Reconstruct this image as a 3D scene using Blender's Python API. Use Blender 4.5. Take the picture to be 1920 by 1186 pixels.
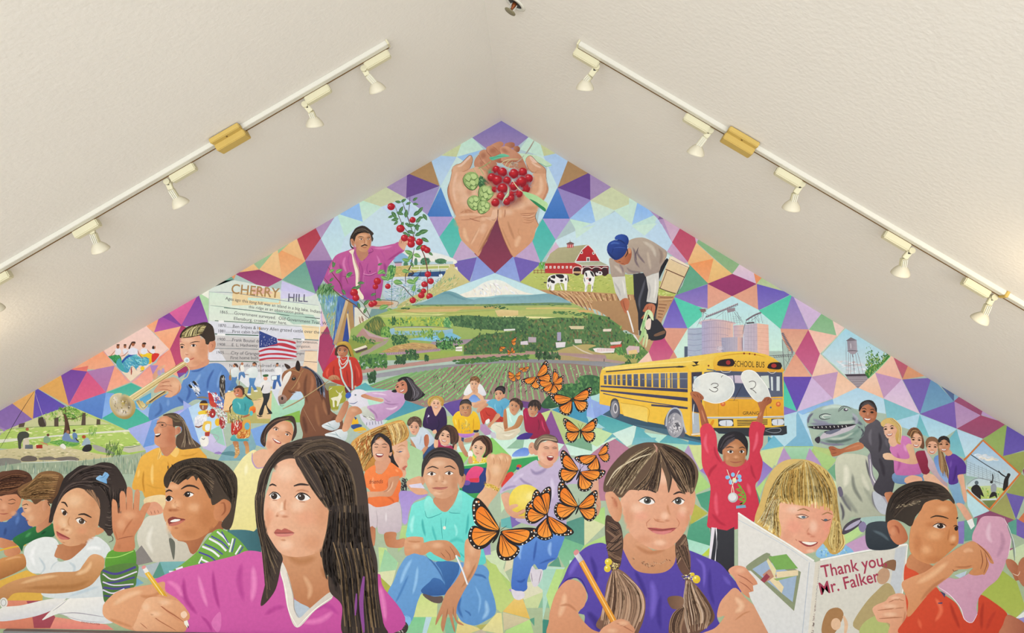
import bpy, bmesh, math, random
import numpy as np
from mathutils import Vector, Matrix

for o in list(bpy.data.objects): bpy.data.objects.remove(o, do_unlink=True)
SC = bpy.context.scene
COL = SC.collection

# ------------------------------------------------------------------ camera
# The gable wall is the plane y = 0; the camera looks straight at it.
PPM = 260.                       # photograph pixels per metre on the wall
F = 1280.                        # focal length in photograph pixels
DIST = F / PPM                   # camera to wall
VPX, VPY = 992., 600.            # where the optical axis meets the picture
CZ = 3.83                        # camera height above the floor
ROLL = math.radians(.53)
cam = bpy.data.cameras.new('camera'); cam.sensor_fit = 'HORIZONTAL'; cam.sensor_width = 36; cam.lens = 36*F/1920
cam.shift_x = (960 - VPX)/1920; cam.shift_y = (VPY - 593)/1920; cam.clip_start = .05
camo = bpy.data.objects.new('camera', cam); COL.objects.link(camo)
camo.matrix_world = Matrix.Translation((0, -DIST, CZ)) @ Matrix.Rotation(math.radians(90), 4, 'X') @ Matrix.Rotation(ROLL, 4, 'Z')
SC.camera = camo
def ray(px, py):
    v = Vector(((px - VPX)/F, 1., (VPY - py)/F)); c, s = math.cos(ROLL), math.sin(ROLL)
    return Vector((v.x*c - v.z*s, 1., v.x*s + v.z*c))
EYE = Vector((0, -DIST, CZ))
def at(px, py, y): return EYE + ray(px, py)*(y + DIST)            # the point of that sight line at depth y

# ------------------------------------------------------------------ light
w = bpy.data.worlds.new('room_daylight'); SC.world = w; w.use_nodes = True
w.node_tree.nodes['Background'].inputs[0].default_value = (.95, 1, 1.06, 1); w.node_tree.nodes['Background'].inputs[1].default_value = .8
def area(name, loc, aim, sx, sy, power, col):
    l = bpy.data.lights.new(name, 'AREA'); l.shape = 'RECTANGLE'; l.size, l.size_y = sx, sy; l.energy = power; l.color = col
    o = bpy.data.objects.new(name, l); COL.objects.link(o); o.location = loc
    o.rotation_euler = (Vector(aim) - Vector(loc)).to_track_quat('-Z', 'Y').to_euler(); return o
area('back_fill', (0, -10.8, 2.2), (0, 0, 3.4), 10.5, 3.6, 690, (.92, .985, 1.09))       # added soft fill from behind the camera, at the room's open end
for nm, px, py, y, e in (('assumed_uplight_left', -150, 700, -1.7, 8), ('assumed_uplight_right', 2060, 650, -2.6, 5)):   # bare warm point lights, assumed beyond the picture for the ceiling's edge glow
    l = bpy.data.lights.new(nm, 'POINT'); l.energy = e; l.color = (1, .8, .5); l.shadow_soft_size = .12
    o = bpy.data.objects.new(nm, l); COL.objects.link(o); o.location = at(px, py, y)
SC.view_settings.view_transform = 'Standard'; SC.view_settings.look = 'None'
SC.view_settings.exposure = 0.0; SC.view_settings.gamma = 1; SC.view_settings.use_curve_mapping = False

# ------------------------------------------------------------------ materials
def lin(c): return tuple(((v/12.92) if v <= .04045 else ((v + .055)/1.055)**2.4) for v in c)
def rgb(h): return lin([int(h[i:i+2], 16)/255 for i in (0, 2, 4)])
def mat(name, h, rough=.5, var=.04, scale=40., bump=0., bscale=300., metal=0., spec=.3):
    m = bpy.data.materials.new(name); m.use_nodes = True; nt = m.node_tree; N = nt.nodes; L = nt.links
    b = N['Principled BSDF']; b.inputs['Roughness'].default_value = rough; b.inputs['Metallic'].default_value = metal
    b.inputs['Specular IOR Level'].default_value = spec
    tc = N.new('ShaderNodeTexCoord'); nz = N.new('ShaderNodeTexNoise'); nz.inputs['Scale'].default_value = scale; nz.inputs['Detail'].default_value = 3
    L.new(tc.outputs['Object'], nz.inputs['Vector'])
    mr = N.new('ShaderNodeMapRange'); mr.inputs[3].default_value = 1 - var; mr.inputs[4].default_value = 1 + var
    L.new(nz.outputs[0], mr.inputs[0])
    mx = N.new('ShaderNodeVectorMath'); mx.operation = 'SCALE'; mx.inputs[0].default_value = rgb(h)
    L.new(mr.outputs[0], mx.inputs['Scale']); L.new(mx.outputs[0], b.inputs['Base Color'])
    if bump:
        n2 = N.new('ShaderNodeTexNoise'); n2.inputs['Scale'].default_value = bscale; n2.inputs['Detail'].default_value = 2
        L.new(tc.outputs['Object'], n2.inputs['Vector'])
        bp = N.new('ShaderNodeBump'); bp.inputs['Strength'].default_value = bump; bp.inputs['Distance'].default_value = .004
        L.new(n2.outputs[0], bp.inputs['Height']); L.new(bp.outputs[0], b.inputs['Normal'])
    return m
M = {'ceiling': mat('ceiling_paint', 'e8e3da', .85, .012, 3, .35, 55, 0, .2), 'wall': mat('wall_paint', 'ddd8ce', .8, .02, 6, .2, 60),
     'white': mat('white_enamel', 'd8d4c6', .45, .01, 30), 'cream': mat('cream_plastic', 'd6cfae', .45, .015, 30),
     'dish': mat('lamp_shell', 'dcd4bc', .5, .01, 30), 'yellow': mat('yellowed_plastic', 'c8aa5c', .5, .03, 20),
     'slot': mat('track_slot', '6a4c20', .6, .05, 60), 'dark': mat('socket_black', '2a2622', .5, .05, 40), 'grey': mat('grey_ledge', '7c7c7c', .6, .04, 12),
     'brass': mat('sprinkler_brass', '8a4a24', .4, .05, 50, metal=.4), 'steel': mat('sprinkler_plate', '8c8468', .45, .04, 50, metal=.3),
     'glass': mat('lamp_face', 'e8e6e0', .2, .01, 40), 'floor': mat('carpet', 'e0dacd', .9, .06, 80)}
def paint_material():
    m = bpy.data.materials.new('mural_paint'); m.use_nodes = True; nt = m.node_tree; N = nt.nodes; L = nt.links; b = N['Principled BSDF']
    b.inputs['Roughness'].default_value = .55; b.inputs['Specular IOR Level'].default_value = .18
    at_ = N.new('ShaderNodeAttribute'); at_.attribute_name = 'Col'
    tc = N.new('ShaderNodeTexCoord'); nz = N.new('ShaderNodeTexNoise'); nz.inputs['Scale'].default_value = 38; nz.inputs['Detail'].default_value = 5
    L.new(tc.outputs['Object'], nz.inputs['Vector'])
    mr = N.new('ShaderNodeMapRange'); mr.inputs[1].default_value = .25; mr.inputs[2].default_value = .75; mr.inputs[3].default_value = .86*.94; mr.inputs[4].default_value = .86*1.06
    L.new(nz.outputs[0], mr.inputs[0])
    sc = N.new('ShaderNodeVectorMath'); sc.operation = 'SCALE'; L.new(at_.outputs['Color'], sc.inputs[0]); L.new(mr.outputs[0], sc.inputs['Scale'])
    L.new(sc.outputs[0], b.inputs['Base Color'])
    return m
M['paint'] = paint_material()

# ------------------------------------------------------------------ mesh helpers
def link(name, me, m, parent=None):
    o = bpy.data.objects.new(name, me); COL.objects.link(o)
    if m: me.materials.append(M[m])
    if parent: o.parent = parent
    return o
def mesh(name, verts, faces, m, parent=None, smooth=False):
    me = bpy.data.meshes.new(name); me.from_pydata([tuple(v) for v in verts], [], faces); me.update()
    if smooth: me.shade_smooth()
    return link(name, me, m, parent)
def empty(name, loc):
    o = bpy.data.objects.new(name, None); COL.objects.link(o); o.location = loc; o.empty_display_size = .05; return o
def tag(o, label, cat, group=None):
    o['label'] = label; o['category'] = cat
    if group: o['group'] = group
    return o
def boxm(c, X, Y, Z, sx, sy, sz, bev=.0):
    """box mesh data about centre c along unit axes"""
    bm = bmesh.new(); bmesh.ops.create_cube(bm, size=1)
    R = Matrix((X, Y, Z)).transposed()
    for v in bm.verts: v.co = Vector((v.co.x*sx, v.co.y*sy, v.co.z*sz))
    if bev: bmesh.ops.bevel(bm, geom=bm.edges[:], offset=bev, segments=2, affect='EDGES')
    for v in bm.verts: v.co = R @ v.co + Vector(c)
    return bm
def fin(name, bm, m, parent=None, smooth=False):
    me = bpy.data.meshes.new(name); bm.to_mesh(me); bm.free()
    if smooth: me.shade_smooth()
    return link(name, me, m, parent)
def lathe(prof, c, axis, n=28):
    axis = Vector(axis).normalized(); q = axis.to_track_quat('Z', 'Y').to_matrix(); V = []; Fc = []
    for r, h in prof:
        for k in range(n):
            a = 2*math.pi*k/n; V.append(q @ Vector((r*math.cos(a), r*math.sin(a), h)) + Vector(c))
    m = len(prof)
    for i in range(m-1):
        for k in range(n): Fc.append([i*n+k, i*n+(k+1) % n, (i+1)*n+(k+1) % n, (i+1)*n+k])
    Fc.append([k for k in range(n)][::-1]); Fc.append([(m-1)*n+k for k in range(n)])
    return V, Fc

# ------------------------------------------------------------------ the room
RIDGE = at(940, 226.5, 0)
EL = at(-160, 226.5 + .578*1100, 0); ER = at(2080, 226.5 + .603*1140, 0)
dl = (EL - RIDGE).normalized(); dr = (ER - RIDGE).normalized()
WX = 6.2; YB = -11.0
def eave(d, x): return RIDGE + d*((x - RIDGE.x)/d.x)
LE, RE = eave(dl, -WX), eave(dr, WX)
def prism(name, poly, y0, y1, m, kind='structure'):
    n = len(poly); V = [(x, y0, z) for x, z in poly] + [(x, y1, z) for x, z in poly]
    Fc = [list(range(n)), [n+i for i in range(n)][::-1]] + [[i, n+i, n+(i+1) % n, (i+1) % n] for i in range(n)]
    o = mesh(name, V, Fc, m); o['kind'] = kind; return o
prism('wall_back', [(-WX, 0), (WX, 0), (RE.x, RE.z), (RIDGE.x, RIDGE.z), (LE.x, LE.z)], 0, .12, 'wall')
T = .14
prism('ceiling', [(RIDGE.x, RIDGE.z), (LE.x, LE.z), (LE.x, LE.z + T), (RIDGE.x, RIDGE.z + T)], .12, YB, 'ceiling').name = 'ceiling_left'
prism('ceiling', [(RIDGE.x, RIDGE.z), (RE.x, RE.z), (RE.x, RE.z + T), (RIDGE.x, RIDGE.z + T)], .12, YB, 'ceiling').name = 'ceiling_right'
prism('wall_left', [(-WX, 0), (-WX - .12, 0), (-WX - .12, LE.z), (-WX, LE.z)], .12, YB, 'wall')
prism('wall_right', [(WX, 0), (WX + .12, 0), (WX + .12, RE.z), (WX, RE.z)], .12, YB, 'wall')
prism('floor', [(-WX, -.1), (WX, -.1), (WX, 0), (-WX, 0)], .12, YB, 'floor')
# grey ledge along the foot of the painting
A, B = at(12, 1178, -.004), at(2050, 1178 + .0193*2038, -.004)
ld = (B - A); V = []
for q in (A, B):
    for y, z in ((0, 0), (-.035, -.002), (-.035, -.16), (0, -.16)): V.append((q.x, y, q.z + z))
mesh('trim_1', V, [[0, 1, 2, 3], [7, 6, 5, 4], [0, 4, 5, 1], [1, 5, 6, 2], [2, 6, 7, 3], [3, 7, 4, 0]], 'grey')['kind'] = 'structure'


# ---------------------------------------------------------------- mural brushwork
# The mural is flat paint on a wall.  Its brushwork is written as a list of strokes
# (see MURAL below); every stroke becomes real paint geometry, a few micrometres thick.
W0, H0 = 1920, 1186
def hexc(s):
    if len(s) == 3: s = ''.join(c + c for c in s)
    return np.array([int(s[i:i+2], 16) / 255 for i in (0, 2, 4)])
def smooth(P, closed, k=None):
    P = np.asarray(P, float); n = len(P)
    if n < 3: 
        if n == 2:
            t = np.linspace(0, 1, 4)[:, None]; return P[0]*(1-t) + P[1]*t
        return P
    seg = n if closed else n - 1
    out = []
    for i in range(seg):
        p1, p2 = P[i], P[(i+1) % n]
        p0 = P[(i-1) % n] if (closed or i > 0) else 2*p1 - p2
        p3 = P[(i+2) % n] if (closed or i < n-2) else 2*p2 - p1
        L = math.hypot(*(p2 - p1))
        m = k or int(min(8, max(2, L / 4)))
        for j in range(m):
            t = j / m
            out.append(.5*((2*p1) + (p2-p0)*t + (2*p0-5*p1+4*p2-p3)*t*t + (3*p1-p0-3*p2+p3)*t**3))
    if not closed: out.append(P[-1])
    return np.array(out)
def resample(P, m):
    d = np.r_[0, np.cumsum(np.hypot(*np.diff(P, axis=0).T))]
    t = np.linspace(0, d[-1], m)
    return np.c_[np.interp(t, d, P[:, 0]), np.interp(t, d, P[:, 1])]
def normals(P, closed=False):
    if closed: T = np.roll(P, -1, 0) - np.roll(P, 1, 0)
    else: T = np.gradient(P, axis=0)
    L = np.hypot(T[:, 0], T[:, 1]); L[L == 0] = 1
    return np.c_[-T[:, 1] / L, T[:, 0] / L]

class Canvas:
    def __init__(s, S=1, bg=(.85, .8, .75)):
        s.S = S; s.w, s.h = int(W0*S), int(H0*S)
        s.c = np.zeros((s.h, s.w, 3)); s.c[:] = bg
        s.z = np.zeros((s.h, s.w), np.int16)
    def sample(s, P):
        x = np.clip((P[:, 0]*s.S).astype(int), 0, s.w-1); y = np.clip((P[:, 1]*s.S).astype(int), 0, s.h-1)
        return s.c[y, x]
    def mask(s, P):
        """polygon mask: (y0, x0, bool array)"""
        Q = P * s.S
        x0 = max(0, int(Q[:, 0].min()) - 1); x1 = min(s.w, int(Q[:, 0].max()) + 2)
        y0 = max(0, int(Q[:, 1].min()) - 1); y1 = min(s.h, int(Q[:, 1].max()) + 2)
        if x1 <= x0 or y1 <= y0: return None
        ys = np.arange(y0, y1) + .5
        A = Q; B = np.roll(Q, -1, 0)
        ax, ay, bx, by = A[:, 0], A[:, 1], B[:, 0], B[:, 1]
        M = np.zeros((y1-y0, x1-x0), bool)
        cr = (ay[None] <= ys[:, None]) != (by[None] <= ys[:, None])
        den = np.where(by == ay, 1, by - ay)
        X = ax[None] + (ys[:, None] - ay[None]) / den[None] * (bx - ax)[None]
        for r in range(y1-y0):
            xs = np.sort(X[r][cr[r]])
            for k in range(0, len(xs)-1, 2):
                a = int(math.ceil(xs[k]-.5)) - x0; b = int(math.ceil(xs[k+1]-.5)) - x0
                if b > 0: M[r, max(a, 0):b] = True
        return y0, x0, M
    def layer(s, P, mk):
        """height of a new coat: one above everything beneath it"""
        x = np.clip((P[:, 0]*s.S).astype(int), 0, s.w-1); y = np.clip((P[:, 1]*s.S).astype(int), 0, s.h-1)
        z = int(s.z[y, x].max())
        if mk:
            y0, x0, M = mk
            sub = s.z[y0:y0+M.shape[0], x0:x0+M.shape[1]]
            D = M.copy(); D[1:] |= M[:-1]; D[:-1] |= M[1:]; D[:, 1:] |= M[:, :-1]; D[:, :-1] |= M[:, 1:]
            if D.any(): z = max(z, int(sub[D].max()))
            sub[D] = z + 1
        s.z[y, x] = z + 1
        return z + 1

class Part:
    def __init__(s, name, label=None, parent=None):
        s.name, s.label, s.parent = name, label, parent
        s.v, s.z, s.c, s.f, s.n = [], [], [], [], 0
        s.text = []
    def add(s, P, z, C, faces):
        P = np.asarray(P); s.v.append(P)
        s.z.append(np.broadcast_to(np.asarray(z, float), (len(P),)))
        s.c.append(np.broadcast_to(C, (len(P), 3)))
        s.f.append([list(f) for f in faces]); s.n += len(P)
    def pieces(s):
        """index lists of strokes that hang together; a part painted in two places is two objects"""
        n = len(s.v)
        if n > 260 or s.parent is None: return [list(range(n))]
        B = [(v[:, 0].min() - 1, v[:, 1].min() - 1, v[:, 0].max() + 1, v[:, 1].max() + 1) for v in s.v]; g = list(range(n))
        def root(i):
            while g[i] != i: i = g[i]
            return i
        for i in range(n):
            for j in range(i):
                if B[i][0] < B[j][2] and B[j][0] < B[i][2] and B[i][1] < B[j][3] and B[j][1] < B[i][3]: g[root(i)] = root(j)
        cl = {}
        for i in range(n): cl.setdefault(root(i), []).append(i)
        ar = lambda c: max((B[i][2] - B[i][0])*(B[i][3] - B[i][1]) for i in c)
        L = sorted(cl.values(), key=ar, reverse=True); big = [c for c in L if ar(c) > .12*ar(L[0])]
        mid = lambda c: ((B[c[0]][0] + B[c[0]][2])/2, (B[c[0]][1] + B[c[0]][3])/2)
        for c in L[len(big):]:
            m = mid(c); min(big, key=lambda q: math.hypot(mid(q)[0] - m[0], mid(q)[1] - m[1])).extend(c)
        return [sorted(c) for c in big]

class Painter:
    def __init__(s, S=1):
        s.cv = Canvas(S); s.parts = []; s.cur = None; s.mac = {}; s.rng = random.Random(7)
        s.ox = s.oy = 0.; s.sc = 1.
    def fill(s, P, colf, soft=None):
        """crisp polygon, colour function of position"""
        mk = s.cv.mask(P); z = s.cv.layer(P, mk)
        s.cur.add(P, z, colf(P), [list(range(len(P)))])
        if mk:
            y0, x0, M = mk; yy, xx = np.nonzero(M)
            if len(yy): s.cv.c[yy+y0, xx+x0] = colf(np.c_[(xx+x0+.5)/s.cv.S, (yy+y0+.5)/s.cv.S])
    def grad(s, spec, P):
        if '/' not in spec:
            c = hexc(spec); return lambda Q: np.broadcast_to(c, (len(Q), 3))
        a, b = spec.split('/'); ang = 90.
        if '@' in b: b, ang = b.split('@'); ang = float(ang)
        ca, cb = hexc(a), hexc(b); d = np.array([math.cos(math.radians(ang)), math.sin(math.radians(ang))])
        k = P @ d; lo, hi = k.min(), k.max(); hi = max(hi, lo + 1e-6)
        return lambda Q: ca + (cb - ca) * np.clip(((Q @ d) - lo) / (hi - lo), 0, 1)[:, None]
    def ribbon(s, P, w, col, taper=1, a=1, z=None):
        m = len(P); N = normals(P)
        t = np.linspace(0, 1, m)
        if taper == 1: k = .25 + .75*np.sqrt(np.sin(np.pi*np.clip(t, .02, .98)))
        elif taper == 2: k = np.clip(1.15 - t, .12, 1)
        else: k = np.ones(m)
        k = (k*w/2)[:, None]
        A, B = P + N*k, P - N*k
        poly = np.r_[A, B[::-1]]
        c = np.broadcast_to(col, (m, 3))
        if a < 1: c = s.cv.sample(P)*(1-a) + c*a
        mk = s.cv.mask(poly)
        zz = s.cv.layer(poly, mk) if z is None else z
        s.cur.add(np.r_[A, B], zz, np.r_[c, c], [[i, i+1, m+i+1, m+i] for i in range(m-1)])
        if mk:
            y0, x0, M = mk; yy, xx = np.nonzero(M)
            if len(yy): 
                cc = c.mean(0); s.cv.c[yy+y0, xx+x0] = cc
        return zz
    def rings(s, rings, alphas, col, capfirst):
        """nested outlines (inner to outer) with falling opacity, blended over what lies beneath"""
        m = len(rings[0]); V = []; C = []; F = []
        allP = np.concatenate(rings)
        mk = s.cv.mask(rings[-1]); z = s.cv.layer(rings[-1], mk)
        und = [s.cv.sample(r) for r in rings]
        for i, (r, a) in enumerate(zip(rings, alphas)):
            V.append(r); C.append(und[i]*(1-a) + col*a)
            if i: 
                o, p = (i-1)*m, i*m
                F += [[o+j, o+(j+1) % m, p+(j+1) % m, p+j] for j in range(m)]
        F.append(list(range(m)))
        s.cur.add(np.concatenate(V), z, np.concatenate(C), F)
        # keep the flat record of the wall up to date
        for i in range(len(rings)-1, -1, -1):
            r = rings[i]; mk = s.cv.mask(r)
            if mk is None: continue
            y0, x0, M = mk; yy, xx = np.nonzero(M)
            if not len(yy): continue
            ao = alphas[i+1] if i+1 < len(rings) else 0
            a = (alphas[i] + (alphas[i-1] if i else alphas[i])) / 2
            if i == len(rings)-1: a, ao = alphas[i-1]/2, 0
            else:
                ao = (alphas[i+1] + alphas[i]) / 2
            if ao >= .999: continue
            k = max(0., (a - ao) / (1 - ao))
            s.cv.c[yy+y0, xx+x0] = s.cv.c[yy+y0, xx+x0]*(1-k) + col*k
    def blob(s, cx, cy, rx, ry, rot, col, a):
        m = int(min(28, max(10, (rx+ry)/1.5))); t = np.arange(m)*2*math.pi/m; r = math.radians(rot)
        E = np.c_[np.cos(t)*rx*math.cos(r) - np.sin(t)*ry*math.sin(r), np.cos(t)*rx*math.sin(r) + np.sin(t)*ry*math.cos(r)]
        c = np.array([cx, cy]); ks = (.18, .45, .72, 1.)
        s.rings([c + E*k for k in ks], [a*.97, a*.76, a*.3, 0], col, True)
    def soft(s, P, col, a, f):
        N = normals(P, True)
        ar = np.sum(P[:, 0]*np.roll(P[:, 1], -1) - np.roll(P[:, 0], -1)*P[:, 1])
        if ar > 0: N = -N
        s.rings([P - N*f*.5, P - N*f*.12, P + N*f*.2, P + N*f*.5], [a, a*.72, a*.25, 0], col, True)
    def tsoft(s, P, w, col, a):
        m = len(P); N = normals(P); t = np.linspace(0, 1, m)
        k = (np.sqrt(np.sin(np.pi*np.clip(t, 0, 1)))*.85+.15)*w/2; al = a*np.minimum(1, np.sin(np.pi*np.clip(t, .0, 1))*2)
        offs = (-1, -.45, 0, .45, 1); fs = (0, .7, 1, .7, 0)
        L = [P + N*(k*o)[:, None] for o in offs]
        poly = np.r_[L[0], L[-1][::-1]]; mk = s.cv.mask(poly); z = s.cv.layer(poly, mk)
        C = []
        for r, f in zip(L, fs):
            u = s.cv.sample(r); aa = (al*f)[:, None]; C.append(u*(1-aa) + col*aa)
        F = []
        for i in range(4): F += [[i*m+j, i*m+j+1, (i+1)*m+j+1, (i+1)*m+j] for j in range(m-1)]
        s.cur.add(np.concatenate(L), z, np.concatenate(C), F)
        for i in range(4):
            for j in range(m-1):
                q = np.array([L[i][j], L[i][j+1], L[i+1][j+1], L[i+1][j]]); mk = s.cv.mask(q)
                if mk:
                    y0, x0, M = mk; yy, xx = np.nonzero(M)
                    if len(yy): s.cv.c[yy+y0, xx+x0] = (C[i][j]+C[i][j+1]+C[i+1][j]+C[i+1][j+1])/4
    # ------------------------------------------------------------ the stroke list
    def run(s, text, xf=None):
        rec = None
        for ln in text.split('\n'):
            ln = ln.strip()
            if not ln or ln[0] == '#': continue
            if rec is not None:
                if ln == 'E': rec = None
                else: s.mac[rec].append(ln)
                continue
            op = ln[0]
            if op == 'D': rec = ln[1:].strip(); s.mac[rec] = []; continue
            if op in '@>':
                q = ln[1:].split('|'); lab = q[1] if len(q) > 1 else None
                if op == '@': s.top = Part(q[0], lab); s.cur = s.top
                else: s.cur = Part(q[0], lab, s.top)
                s.parts.append(s.cur); continue
            if op == '<': s.cur = s.top; continue
            if op == 'o': s.ox, s.oy, s.sc = map(float, ln[1:].split()); continue
            if op == 'T':
                hd, tx = ln[1:].split(':', 1); s.lettering(hd.split(), tx, xf); continue
            if op == 'U':
                q = ln[1:].split(); s.use(q[0], [float(v) for v in q[1:]], xf); continue
            hd, body = ln[1:].split(':', 1)
            hd = hd.split()
            s.stroke(op, hd, body, xf)
    def use(s, name, v, xf):
        x, y, k = v[0], v[1], v[2]; rot = math.radians(v[3]) if len(v) > 3 else 0; fl = v[4] if len(v) > 4 else 1
        c, n = math.cos(rot), math.sin(rot)
        A = np.array([[c*k*fl, -n*k], [n*k*fl, c*k]])
        if xf is None: T = (A/s.sc, np.array([s.ox + x/s.sc, s.oy + y/s.sc]), k/s.sc, math.degrees(rot), fl)
        else: T = (xf[0] @ A, xf[0] @ np.array([x, y]) + xf[1], k*xf[2], xf[3] + math.degrees(rot)*xf[4], fl*xf[4])
        s.run('\n'.join(s.mac[name]), T)
    def pts(s, body, xf):
        P = np.array([[float(a) for a in q.split(',')[:2]] for q in body.split()])
        if xf is not None: return P @ xf[0].T + xf[1]
        return P/s.sc + np.array([s.ox, s.oy])
    def lettering(s, hd, tx, xf):
        # col x y size rot [xscale] [shear]
        col = hexc(hd[0]); v = [float(q) for q in hd[1:]]
        P = s.pts('%f,%f' % (v[0], v[1]), xf)[0]
        sz, xs = v[2]/s.sc, v[4] if len(v) > 4 else 1.; tx = tx.strip()
        a = math.radians(v[3]); d = np.array([math.cos(a), math.sin(a)]); u = np.array([d[1], -d[0]]); w = len(tx)*sz*xs*.62
        q = np.array([P - u*sz*.25, P - u*sz*.25 + d*w, P + u*sz*.8 + d*w, P + u*sz*.8])
        z = s.cv.layer(q, s.cv.mask(q))
        s.top.text.append((tx, P, sz, v[3], xs, v[5] if len(v) > 5 else 0., col, z))
    def stroke(s, op, hd, body, xf):
        R = s.rng; k = xf[2] if xf is not None else 1/s.sc
        if op == 'p':
            P = s.pts(body, xf)
            if s.top.name == 'backdrop':                    # facets meet edge to edge
                c = P.mean(0); d = P - c; P = P + d/np.maximum(np.hypot(d[:, 0], d[:, 1]), 1e-6)[:, None]*.7
                for i in range(len(P)):                     # the paint runs up under the ceiling
                    x, y = P[i]; g = .578 if x < 940 else .603; e = 226.5 + g*abs(x - 940)
                    if abs(y - e) < 7: P[i, 1] = e - 5
                if s.top.n: s.cur = Part('triangle' if len(P) == 3 else 'facet', None, s.top); s.parts.append(s.cur)
                else: s.cur = s.top
            s.fill(P, s.grad(hd[0], P))
        elif op == 's': P = smooth(s.pts(body, xf), True); s.fill(P, s.grad(hd[0], P))
        elif op == 'q':
            P = smooth(s.pts(body, xf), True); s.soft(P, hexc(hd[0]), float(hd[2]) if len(hd) > 2 else 1., float(hd[1])*k)
        elif op in 'lLy':
            P = smooth(s.pts(body, xf), False); s.ribbon(P, max(.35, float(hd[1])*k), hexc(hd[0]), {'l': 1, 'L': 0, 'y': 2}[op], float(hd[2]) if len(hd) > 2 else 1.)
        elif op == 'K': P = s.pts(body, xf); s.ribbon(P, max(.35, float(hd[1])*k), hexc(hd[0]), 0)
        elif op == 't':
            P = smooth(s.pts(body, xf), False); s.tsoft(P, float(hd[1])*k, hexc(hd[0]), float(hd[2]) if len(hd) > 2 else .8)
        elif op in 'be':
            for q in body.split():
                v = [float(a) for a in q.split(',')]
                if len(v) == 3: v.append(v[2])
                c = s.pts('%f,%f' % (v[0], v[1]), xf)[0]; rot = v[4] if len(v) > 4 else 0
                if xf is not None: rot = (rot if xf[4] > 0 else -rot) + xf[3]
                if op == 'b': s.blob(c[0], c[1], v[2]*k*1.2, v[3]*k*1.2, rot, hexc(hd[0]), (float(hd[1]) if len(hd) > 1 else .8)*.68)
                else:
                    rx, ry = v[2]*k, v[3]*k; m = int(min(40, max(8, (rx+ry)*1.2))); t = np.arange(m)*2*math.pi/m; r = math.radians(rot)
                    P = c + np.c_[np.cos(t)*rx*math.cos(r) - np.sin(t)*ry*math.sin(r), np.cos(t)*rx*math.sin(r) + np.sin(t)*ry*math.cos(r)]
                    s.fill(P, s.grad(hd[0], P))
        elif op == 'h':
            cols = [hexc(c) for c in hd[0].split(',')]; n = int(hd[1]); w = float(hd[2])*k
            A, B = body.split('|'); A = smooth(s.pts(A, xf), False); B = smooth(s.pts(B, xf), False)
            m = max(6, min(16, max(len(A), len(B)))); A = resample(A, m); B = resample(B, m)
            env = np.r_[A, B[::-1]]; mk = s.cv.mask(env); z0 = s.cv.layer(env, mk)
            for i in range(n):
                f = min(1, max(0, (i + R.uniform(-.3, 1.3)) / n)); a0 = R.uniform(0, .16); a1 = R.uniform(.8, 1)
                i0, i1 = int(a0*(m-1)), max(int(a0*(m-1))+3, int(math.ceil(a1*(m-1))))
                P = (A*(1-f) + B*f)[i0:i1+1]
                c = cols[R.randrange(len(cols))]*R.uniform(.92, 1.06)
                s.ribbon(P, w*R.uniform(.6, 1.4), np.clip(c, 0, 1), 1, 1, z0 + .9*i/n)
        elif op == 'r':
            cols = [hexc(c) for c in hd[0].split(',')]; n = int(hd[1]); w = float(hd[2])*k
            A, B = body.split('|'); A = smooth(s.pts(A, xf), False); B = smooth(s.pts(B, xf), False)
            m = max(4, min(12, max(len(A), len(B)))); A = resample(A, m); B = resample(B, m)
            for i in range(n):
                f = i/max(1, n-1); s.ribbon(A*(1-f) + B*f, w, cols[i % len(cols)], 0)
        elif op == 'x':
            cols = [hexc(c) for c in hd[0].split(',')]; n = int(hd[1]); w = float(hd[2])*k; ln = float(hd[3])*k; an = float(hd[4]); ja = float(hd[5]) if len(hd) > 5 else 15
            P = s.pts(body, xf); mk = s.cv.mask(P)
            if mk is None: return
            z0 = s.cv.layer(P, mk); y0, x0, M = mk; yy, xx = np.nonzero(M)
            if not len(yy): return
            for i in range(n):
                j = R.randrange(len(yy)); cx, cy = (xx[j]+x0+R.random())/s.cv.S, (yy[j]+y0+R.random())/s.cv.S
                t = math.radians(an + R.uniform(-ja, ja)); L = ln*R.uniform(.5, 1.3)/2; d = np.array([math.cos(t), math.sin(t)])
                e = np.array([-d[1], d[0]])*w*R.uniform(.5, 1.2)/2; c0 = np.array([cx, cy])
                q = np.array([c0 - d*L, c0 - d*L*.3 + e, c0 + d*L*.5 + e*.8, c0 + d*L, c0 + d*L*.4 - e, c0 - d*L*.4 - e*.8])
                c = np.clip(cols[R.randrange(len(cols))]*R.uniform(.93, 1.07), 0, 1)
                s.cur.add(q, z0 + .9*i/n, c, [list(range(6))])
                m2 = s.cv.mask(q)
                if m2:
                    a0, b0, M2 = m2; y2, x2 = np.nonzero(M2)
                    if len(y2): s.cv.c[y2+a0, x2+b0] = c
        else: raise ValueError(op)

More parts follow.
